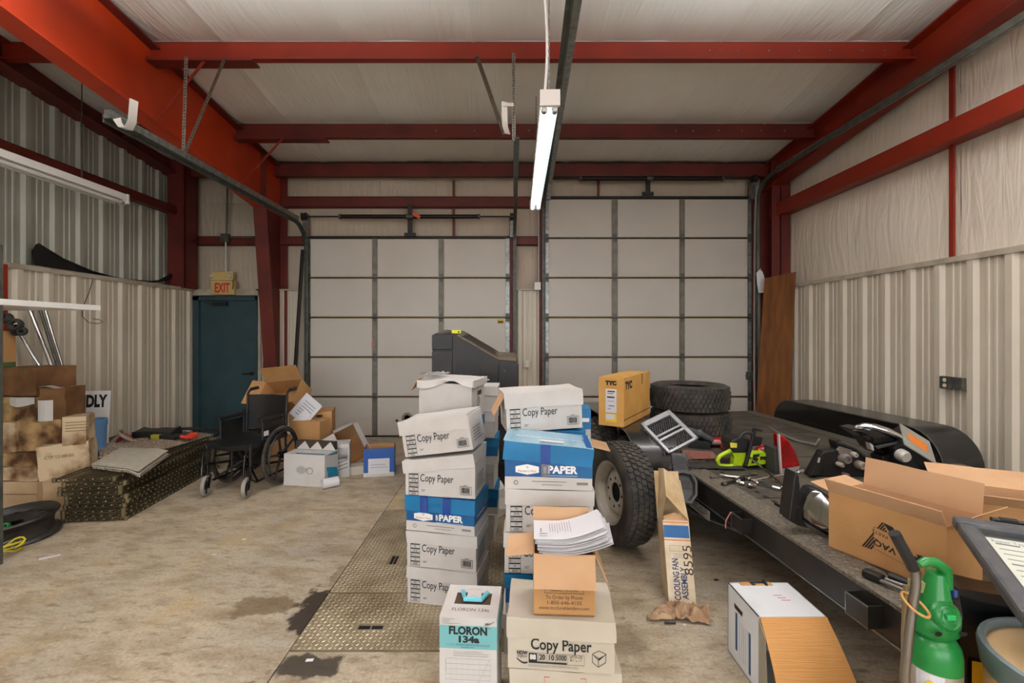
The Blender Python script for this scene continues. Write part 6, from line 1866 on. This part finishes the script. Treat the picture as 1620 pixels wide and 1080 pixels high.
# ------------------------------------------------------------------ logo carton on the trailer
yq = math.atan2(-.92, .393)
vq = open_carton('logo_carton', 'open brown carton with a black triangle logo upside down on the trailer', (1.785, 2.06, TZD + .002), yq, .446, .28, .268, kraft, kraftin,
                 {'front': (.075, 62), 'back': (.135, 82), 'left': (.09, 12), 'right': (.10, 40)}, cat='carton')
yf = -.1408
b = MB(); Fq = Matrix.Translation((.02, yf, .128)) @ Matrix.Rotation(R(90), 4, 'X')
for k in range(4):
    o_ = k * .0105
    b.prism([(-.098 + o_, -.062), (-.091 + o_, -.062), (-.012 + o_ * .42, .075 - o_ * .9), (-.018 + o_ * .42, .075 - o_ * .9)], 0, .0008, Fq)
b.prism([(-.016, .076), (.022, .07), (.05, .03), (.018, .036)], 0, .0008, Fq)
b.prism([(.055, -.058), (.085, -.09), (.105, -.05), (.118, -.022), (.085, -.02)], 0, .0008, Fq)
b.prism([(.105, -.01), (.135, -.008), (.118, -.03)], 0, .0008, Fq)
b.build('triangle_logo', ink, vq)
MB().prism([(-.045, -.052), (-.05, -.045), (-.05, .04), (-.045, .045), (.055, .03), (.06, .025), (.068, -.066), (.062, -.072)], .0009, .0012, Fq).build('logo_panel_edge', ink, vq)
MB().prism([(-.044, -.0505), (-.0485, -.044), (-.0485, .039), (-.044, .0435), (.054, .0285), (.0585, .024), (.0665, -.065), (.0615, -.0705)], .0012, .0016, Fq).build('logo_panel', kraft, vq)
text('VAQ', .036, ink, vq, (.012, yf - .0022, .102), rot=(R(90), R(188), 0), width=.088, bold=.001)
text('PARTS', .022, ink, vq, (-.005, yf - .0022, .15), rot=(R(90), R(188), 0), width=.06)
vb = open_carton('brown_carton', 'brown carton with a torn flap behind the black tool case lid', (2.27, 2.09, TZD + .002), R(-30), .40, .32, .285, kraft, kraftin, {'back': (.14, 25), 'left': (.12, 10), 'front': (.1, 35)})
MB().bx(-.17, -.06, -.1612, -.1602, .06, .16).build('shipping_label', paper, vb)
patch(vb, 'label_print', blued, [(-.165, -.09, .13, .137), (-.165, -.1, .11, .114)], 'front', -.1612)

# ------------------------------------------------------------------ white file box on the floor
H_, W_, D_ = .342, .30, .275
wfb = thing('file_box', 'white file box lying open on the floor with a brown flap hanging out', 'file box', (1.265, 2.145, 0), R(0))
th_ = .004
cut = MB().bx(-W_ / 2, W_ / 2, -D_ / 2, D_ / 2 - .0, H_ - th_, H_).bx(-W_ / 2, -W_ / 2 + th_, -D_ / 2, D_ / 2, 0, H_).bx(W_ / 2 - th_, W_ / 2, -D_ / 2, D_ / 2, 0, H_).bx(-W_ / 2, W_ / 2, -D_ / 2, D_ / 2, 0, th_).bx(-W_ / 2, W_ / 2, D_ / 2 - th_, D_ / 2, 0, H_)
cut.build('body', mat('cool_white_card', (216, 220, 222), (206, 208, 208), rough=.6, scale=4), wfb)
MB().grid(lambda a, c: (-W_ / 2 + .006 + (W_ - .006) * a + .06 * c * a, -D_ / 2 - .15 * c - .02 * math.sin(c * 3), H_ - .004 - .30 * c), 6, 8, .004).build('brown_flap', mat('corrugated_kraft', (200, 146, 84), (192, 138, 76), rough=.75, scale=3, bump=.35, bscale=40, bstretch=(.2, 1, 6)), wfb)
MB().prism([(-D_ / 2, 0), (-D_ / 2, H_ - .01), (-D_ / 2 - .05, H_ - .06), (-D_ / 2 - .07, .0)], 0, .003, Matrix.Translation((-W_ / 2, 0, 0)) @ Matrix.Rotation(R(90), 4, 'Z') @ Matrix.Rotation(R(90), 4, 'X')).build('side_flap', mat('grey_card', (150, 142, 124), rough=.7), wfb)
MB().bx(-.10, .06, D_ / 2 - .03, D_ / 2 - .0, H_, H_ + .0012).build('cut_edge', kraft, wfb)
MB().bx(-.045, -.025, D_ / 2 - .03, D_ / 2, H_ + .0012, H_ + .002).bx(.02, .03, D_ / 2 - .035, D_ / 2 + .0, H_ + .0012, H_ + .012).bx(-.025, .022, D_ / 2 - .014, D_ / 2, H_ + .0012, H_ + .002).build('slots', ink, wfb)
patch(wfb, 'red_stamp', mat('stamp_red', (206, 138, 146)), [(.01 + .008 * k, .05 + .008 * k, .02 - .02 * k, .027 - .02 * k) for k in range(3)], 'top', H_)
XLf = -W_ / 2 - .0004
patch(wfb, 'blue_bar', mat('navy_ink', (40, 74, 112)), [(.045, .062, .06, .24), (-.075, -.058, .03, .22)], 'left', XLf)
patch(wfb, 'ruled_form', mat('form_ink', (176, 172, 178)), [(-.05 + .018 * k, -.047 + .018 * k, .04, .22) for k in range(5)], 'left', XLf)
MB().prism([(-.05, .0), (.02, .0), (.025, .022), (-.055, .022)], 0, .0008, Matrix.Translation((XLf, .02, .255)) @ Matrix.Rotation(R(-90), 4, 'Z') @ Matrix.Rotation(R(90), 4, 'X')).build('hand_hole', mat('hole_brown', (60, 40, 22)), wfb)

# ------------------------------------------------------------------ cooling fan carton and rag
ln_ = R(20)
cf = thing('fan_carton', 'long worn carton with a blue band leaning against the trailer', 'carton', (1.035, 2.66, .002), (-ln_, 0, R(-6)))
cw, cd_, cl = .158, .15, .46
oldc = mat('old_carton', (206, 184, 146), (178, 150, 108), rough=.8, scale=6)
oldw = mat('old_white_print', (218, 206, 182), (198, 180, 146), rough=.75, scale=8)
MB().bx(-cw / 2, cw / 2, 0, cd_, 0, cl).build('body', oldc, cf, bevel=.003)
MB().bx(-cw / 2 + .002, cw / 2 - .002, -.001, 0, .002, cl - .002).build('front_print', oldw, cf)
patch(cf, 'blue_band', mat('carton_blue', (30, 92, 148), rough=.5), [(-cw / 2 + .002, cw / 2 - .006, cl - .10, cl - .03)], 'front', -.001)
patch(cf, 'orange_lines', mat('carton_orange', (206, 110, 50)), [(-cw / 2 + .002, cw / 2 - .004, cl - .016, cl - .010), (-cw / 2 + .002, cw / 2 - .004, cl - .116, cl - .110)], 'front', -.001)
text('COOLING FAN', .05, mat('carton_navy', (34, 52, 96)), cf, (-.022, -.0024, .135), rot=(R(90), R(-90), 0), width=.22, bold=.001)
text('ASSEMBLY', .05, mat('carton_navy', (34, 52, 96)), cf, (.022, -.0024, .115), rot=(R(90), R(-90), 0), width=.17, bold=.001)
text('8595', .075, mat('brown_marker', (70, 36, 24)), cf, (.055, -.0024, .24), rot=(R(90), R(-90), 0), width=.16)
patch(cf, 'small_form', greyink, [(-.05, .05, .315, .317), (-.05, .05, .285, .287), (-.05, -.048, .285, .317), (.048, .05, .285, .317), (-.03, .05, .27, .272), (-.03, .04, .26, .262), (-.03, .045, .25, .252)], 'front', -.001)
# opened end: two flaps that meet in a ridge
tl_ = .80
MB().add([(-cw / 2, 0, cl), (-cw / 2, cd_, cl), (-.045, cd_ + .02, tl_ - .02), (-.04, .03, tl_ - .03), (-cw / 2 + .03, -.015, cl + .14)], [(0, 1, 2, 3, 4)]).build('left_flap', oldc, cf)
MB().grid(lambda a, c: tuple(Vector((-cw / 2 + .03, -.015, cl + .14)).lerp(Vector((-.04, .03, tl_ - .03)), c).lerp(Vector((cw / 2, .0, cl + .0)).lerp(Vector((cw / 2 + .01, cd_, tl_ - .1)), c), a)), 5, 6, .004).build('right_flap', oldc, cf)
MB().grid(lambda a, c: (-cw / 2 + .012 + (cw - .02) * a, .01 + .02 * c, cl - .001 + .045 * c * (1 - abs(a - .5))), 4, 2, .003).build('inner_flap', kraftin, cf)
MB().bx(-cw / 2, cw / 2, cd_ - .004, cd_, cl, tl_ - .04).build('back_panel', oldc, cf)
rg = thing('rag', 'crumpled brown cloth rag at the foot of the long cooling fan carton', 'rag', onz(1070, 975, 0), R(0))
ragm = mat('rag_brown', (178, 148, 118), (156, 124, 94), rough=.95, scale=14)
def frag(a, c):
    x = -.17 + .33 * a; w_ = .02 + .07 * math.sin(min(1, a * 1.25) * math.pi * .62)
    y = (c - .5) * 2 * w_ + .04 * math.sin(a * 4) + .06 * (a - .6) + .055
    return (x + .03 * nz((a * 5, c * 5, 4)), y - .05, .008 + (.075 * abs(nz((a * 5.5, c * 5, 2))) + .03 * abs(nz((a * 12, c * 9, 5)))) * math.sin(math.pi * min(1, .2 + c * .8)) * (1.5 if a > .45 else .7))
MB().grid(frag, 56, 26, .003).build('cloth', ragm, rg, smooth=True)
MB().tube([(-.09, -.065, .008), (-.03, -.07, .01)], .007, 6).build('dark_tip', blackm, rg)

# ------------------------------------------------------------------ foreground right: cylinder on its cart, drum, case lid, black jug
grn = mat('oxygen_green', (34, 134, 62), (28, 116, 52), rough=.3, scale=5)
cy = thing('oxygen_cylinder', 'green and silver oxygen cylinder with a green valve guard', 'gas cylinder', (1.335, 1.42, 0))
MB().lathe([(.0, .0), (.066, .0), (.068, .01), (.068, .565)], 28).build('silver_body', mat('brushed_aluminium', (196, 192, 184), rough=.35, metal=.7), cy, smooth=True)
MB().lathe([(.0685, .562), (.0685, .60), (.064, .63), (.05, .652), (.03, .664), (.0, .666)], 28).build('green_shoulder', grn, cy, smooth=True)
gd = MB().lathe([(.05, .655), (.066, .67), (.068, .71), (.058, .74), (.045, .78), (.036, .82), (.03, .845), (.0, .85)], 24)
for i, p in enumerate(gd.v):
    gd.v[i] = (p[0] * (1 if p[2] < .74 else .8) + .012 * max(0, p[2] - .72) * 6, p[1] * .85, p[2])
gd.build('valve_guard', grn, cy, smooth=True)
MB().tube([(.035, 0, .80), (.025, -.01, .86), (-.005, -.012, .882), (-.04, -.014, .885), (-.058, -.014, .875)], [.02, .018, .015, .014, .011], 10).build('handle', grn, cy, smooth=True)
mk = Matrix.Translation((-.002, -.043, .735)) @ Matrix.Rotation(R(78), 4, 'X')
MB().lathe([(.02, .004), (.024, .008), (.03, .004), (.036, .01), (.042, .004), (.044, -.01)], 24, mk).build('dial_ring', grn, cy, smooth=True)
MB().box(-.0, -.054, .737, .026, .012, .016).build('dial_knob', mat('bright_green', (40, 170, 90), rough=.3), cy, bevel=.003)
for x in (-.04, .035):
    MB().lathe([(0, .002), (.012, 0)], 12, Matrix.Translation((x, -.0585, .69)) @ Matrix.Rotation(R(90), 4, 'X') @ Matrix.Diagonal((1, .6, 1, 1))).build('guard_opening', mat('hole_black', (6, 6, 6)), cy)
MB().bx(-.055, -.015, .0, .03, .78, .81).build('valve_block', mat('brass_pale', (176, 168, 120), rough=.4, metal=.5), cy)
MB().grid(lambda a, c: (.0687 * math.sin(R(-78 + 56 * a)), -.0687 * math.cos(R(-78 + 56 * a)), .30 + .26 * c), 6, 2, .0006).build('label', paper, cy)
MB().prism([(-.018, 0), (0, -.018), (.018, 0), (0, .018)], 0, .001, Matrix.Translation((-.052, -.047, .525)) @ Matrix.Rotation(R(-48), 4, 'Z') @ Matrix.Rotation(R(90), 4, 'X')).build('hazard_diamond', mat('hazard_yellow', (228, 190, 30)), cy)
MB().prism([(-.011, 0), (0, -.011), (.011, 0), (0, .011)], 0, .001, Matrix.Translation((-.05, -.05, .482)) @ Matrix.Rotation(R(-46), 4, 'Z') @ Matrix.Rotation(R(90), 4, 'X')).build('small_diamond', mat('outline_red', (196, 120, 96)), cy)
MB().box(.045, .0, .79, .01, .05, .02).build('blue_red_tag', mat('tag_blue', (40, 70, 140)), cy)
ct = thing('cylinder_cart', 'chrome cylinder cart with a black grip handle at the right', 'cart', (0, 0, 0))
p = lambda u, v, d=1.36: at(u, v, d)
bot = at(1432, 1100, 1.36); bot.z = .06
MB().tube([bot, p(1432, 1060), p(1440, 985), p(1449, 925), p(1449, 905), p(1442, 892)], .0125, 10).build('tube', steel, ct, smooth=True)
MB().tube([p(1445, 900), p(1438, 885), p(1425, 862), p(1415, 843)], .0155, 12).build('grip', black, ct, smooth=True)
b2_ = at(1429, 1100, 1.41); b2_.z = .06
MB().tube([b2_, at(1430, 1000, 1.41), at(1433, 925, 1.41)], .007, 8).build('rear_rod', mat('tarnished_brass', (150, 130, 96), rough=.4, metal=.7), ct, smooth=True)
MB().lathe([(.038 + .004 * math.cos(a), .004 * math.sin(a)) for a in [k * math.pi / 3 for k in range(6)]], 22, Matrix.Translation(at(1448, 956, 1.37)) @ Matrix.Rotation(R(25), 4, 'Y') @ Matrix.Rotation(R(25), 4, 'X'), True).build('band', mat('tan_band', (190, 142, 80), rough=.5), ct, smooth=True)
MB().bx(1.17, 1.26, 1.30, 1.48, 0, .02).build('foot', steel, ct)
for y in (1.31, 1.47):
    MB().lathe([(.0, -.012), (.05, -.012), (.055, 0), (.05, .012), (0, .012)], 16, Matrix.Translation((1.2, y, .056)) @ Matrix.Rotation(R(90), 4, 'X')).build('wheel', rubber, ct, smooth=True)
dm = thing('fiber_drum', 'tan fiber drum with a grey metal rim at the lower right corner', 'drum', (1.625, 1.235, 0))
MB().lathe([(0, 0), (.225, 0), (.228, .02), (.228, .62)], 36).build('shell', mat('drum_fiber', (196, 160, 112), (182, 146, 98), rough=.7, scale=4), dm, smooth=True)
MB().lathe([(.228, .60), (.236, .60), (.24, .63), (.244, .655), (.24, .672), (.228, .676), (.222, .668), (.222, .65)], 36, None, True).build('rim', mat('rim_bluegrey', (118, 132, 136), rough=.4, metal=.5), dm, smooth=True)
MB().lathe([(0, .648), (.17, .648), (.19, .656), (.222, .65)], 36).build('lid', mat('drum_lid', (214, 182, 136), (202, 168, 120), rough=.7, scale=3), dm, smooth=True)
jg = thing('black_jug', 'black plastic wrapped case with a yellow label beside the green cylinder', 'case', (1.625, 1.568, 0), R(-20))
soft(MB(), -.075, .075, -.06, .06, 0, .725, 8, .012, 200).build('case', mat('black_film', (16, 16, 17), rough=.16, coat=.5), jg, smooth=True)
MB().bx(-.05, .03, -.076, -.074, .36, .50).build('yellow_label', mat('label_amber', (228, 176, 30), rough=.5), jg)
# case lid
A, B_, C_ = at(1504, 830, 1.72), at(1628, 1012, 1.22), at(1720, 838, 1.72)
lm_ = frame_mat(B_, Vector(((A - B_).y, -(A - B_).x, 0)), A - B_)
LW, LH = .42, (A - B_).length
cl_ = thing('case_lid', 'dark grey plastic tool case lid with instruction sheet lying across the drum', 'tool case'); setm(cl_, lm_)
cg = mat('case_grey', (70, 71, 74), (82, 82, 82), rough=.5, scale=20, bump=.1, bscale=200)
fwd = .055
b = MB()
for q in ((0, LW, 0, fwd), (0, LW, LH - fwd, LH), (0, fwd, fwd, LH - fwd), (LW - fwd, LW, fwd, LH - fwd)): b.bx(q[0], q[1], q[2], q[3], 0, .045)
b.build('rim', cg, cl_, bevel=.012)
MB().bx(fwd - .01, LW - fwd + .01, fwd - .01, LH - fwd + .01, 0, .012).build('panel', mat('case_inner', (88, 88, 90), rough=.5), cl_)
MB().bx(fwd + .01, fwd + .13, fwd + .02, LH - fwd - .02, .012, .0135).build('instruction_sheet', mat('sheet_pale', (214, 220, 206), rough=.35), cl_)
sht = MB()
for k in range(12):
    y = LH - fwd - .06 - k * .03
    if y < fwd + .04: break
    sht.bx(fwd + .03, fwd + .09 + .03 * ((k * 5) % 3) / 3, y, y + (.008 if k % 4 == 0 else .004), .0136, .0142)
sht.build('print', greyink, cl_)
text('Repair Type', .024, greyink, cl_, (fwd + .07, LH - fwd - .04, .0142), rot=(0, 0, 0), width=.09)
MB().bx(fwd + .145, fwd + .20, fwd + .02, LH - fwd - .01, .012, .035).build('rib', cg, cl_, bevel=.01)
MB().bx(fwd + .21, LW - fwd, fwd + .05, LH - fwd - .05, .012, .02).build('raised_panel', cg, cl_, bevel=.006)
MB().tube([(.12, LH - .002, .02), (.12, LH + .035, .03), (.21, LH + .035, .03), (.21, LH - .002, .02)], .009, 6).build('carry_handle', black, cl_)
MB().bx(.14, .19, LH + .028, LH + .045, .02, .04).build('latch', black, cl_, bevel=.003)

# ------------------------------------------------------------------ plywood and scrap in the back right corner
plym = mat('plywood', (132, 82, 36), (98, 58, 24), rough=.7, scale=3.0, stretch=(5, 5, .7), lo=.35, hi=.7, detail=6)
pw = thing('plywood_board', 'tall brown plywood board leaning in the right back corner', 'board')
p0, p1 = Vector((3.66, 6.70, .0)), Vector((3.92, 6.30, .0)); p2, p3 = Vector((3.83, 6.72, 2.40)), Vector((4.03, 6.32, 2.44))
nn = (p1 - p0).cross(p2 - p0).normalized() * .014
MB().add([p0, p1, p3, p2, p0 + nn, p1 + nn, p3 + nn, p2 + nn], [(0, 1, 2, 3), (7, 6, 5, 4), (0, 4, 5, 1), (1, 5, 6, 2), (2, 6, 7, 3), (3, 7, 4, 0)]).build('board', plym, pw)
for u, v in ((1236, 545), (1222, 505), (1218, 636)):
    dd = 6.45; q = at(u, v, dd)
    # knots sit on the board face
    s_ = (q.z) / 2.42; a_ = p0.lerp(p2, s_); c_ = p1.lerp(p3, s_); tt = .55 if u > 1225 else .35
    k_ = MB().lathe([(0, .001), (.022, 0)], 10, frame_mat(a_.lerp(c_, tt) - nn * .12, c_ - a_, Vector((0, 0, 1))) @ Matrix.Diagonal((1, 1.5, 1, 1)))
    k_.build('knot', mat('knot_dark', (66, 40, 20)), pw)
t = thing('white_offcut', 'white bent sheet offcut tucked behind the plywood board', 'offcut', at(1203, 442, 6.86))
MB().prism([(-.06, .1), (.0, .17), (.02, .14), (.06, .02), (.05, -.2), (-.03, -.2), (-.05, -.05)], -.006, .006, Matrix.Rotation(R(90), 4, 'X')).build('sheet', white, t)
MB().tube([(-.02, -.02, .16), (.05, -.03, .1), (.07, -.03, -.02)], .006, 6).build('wire', blackm, t)
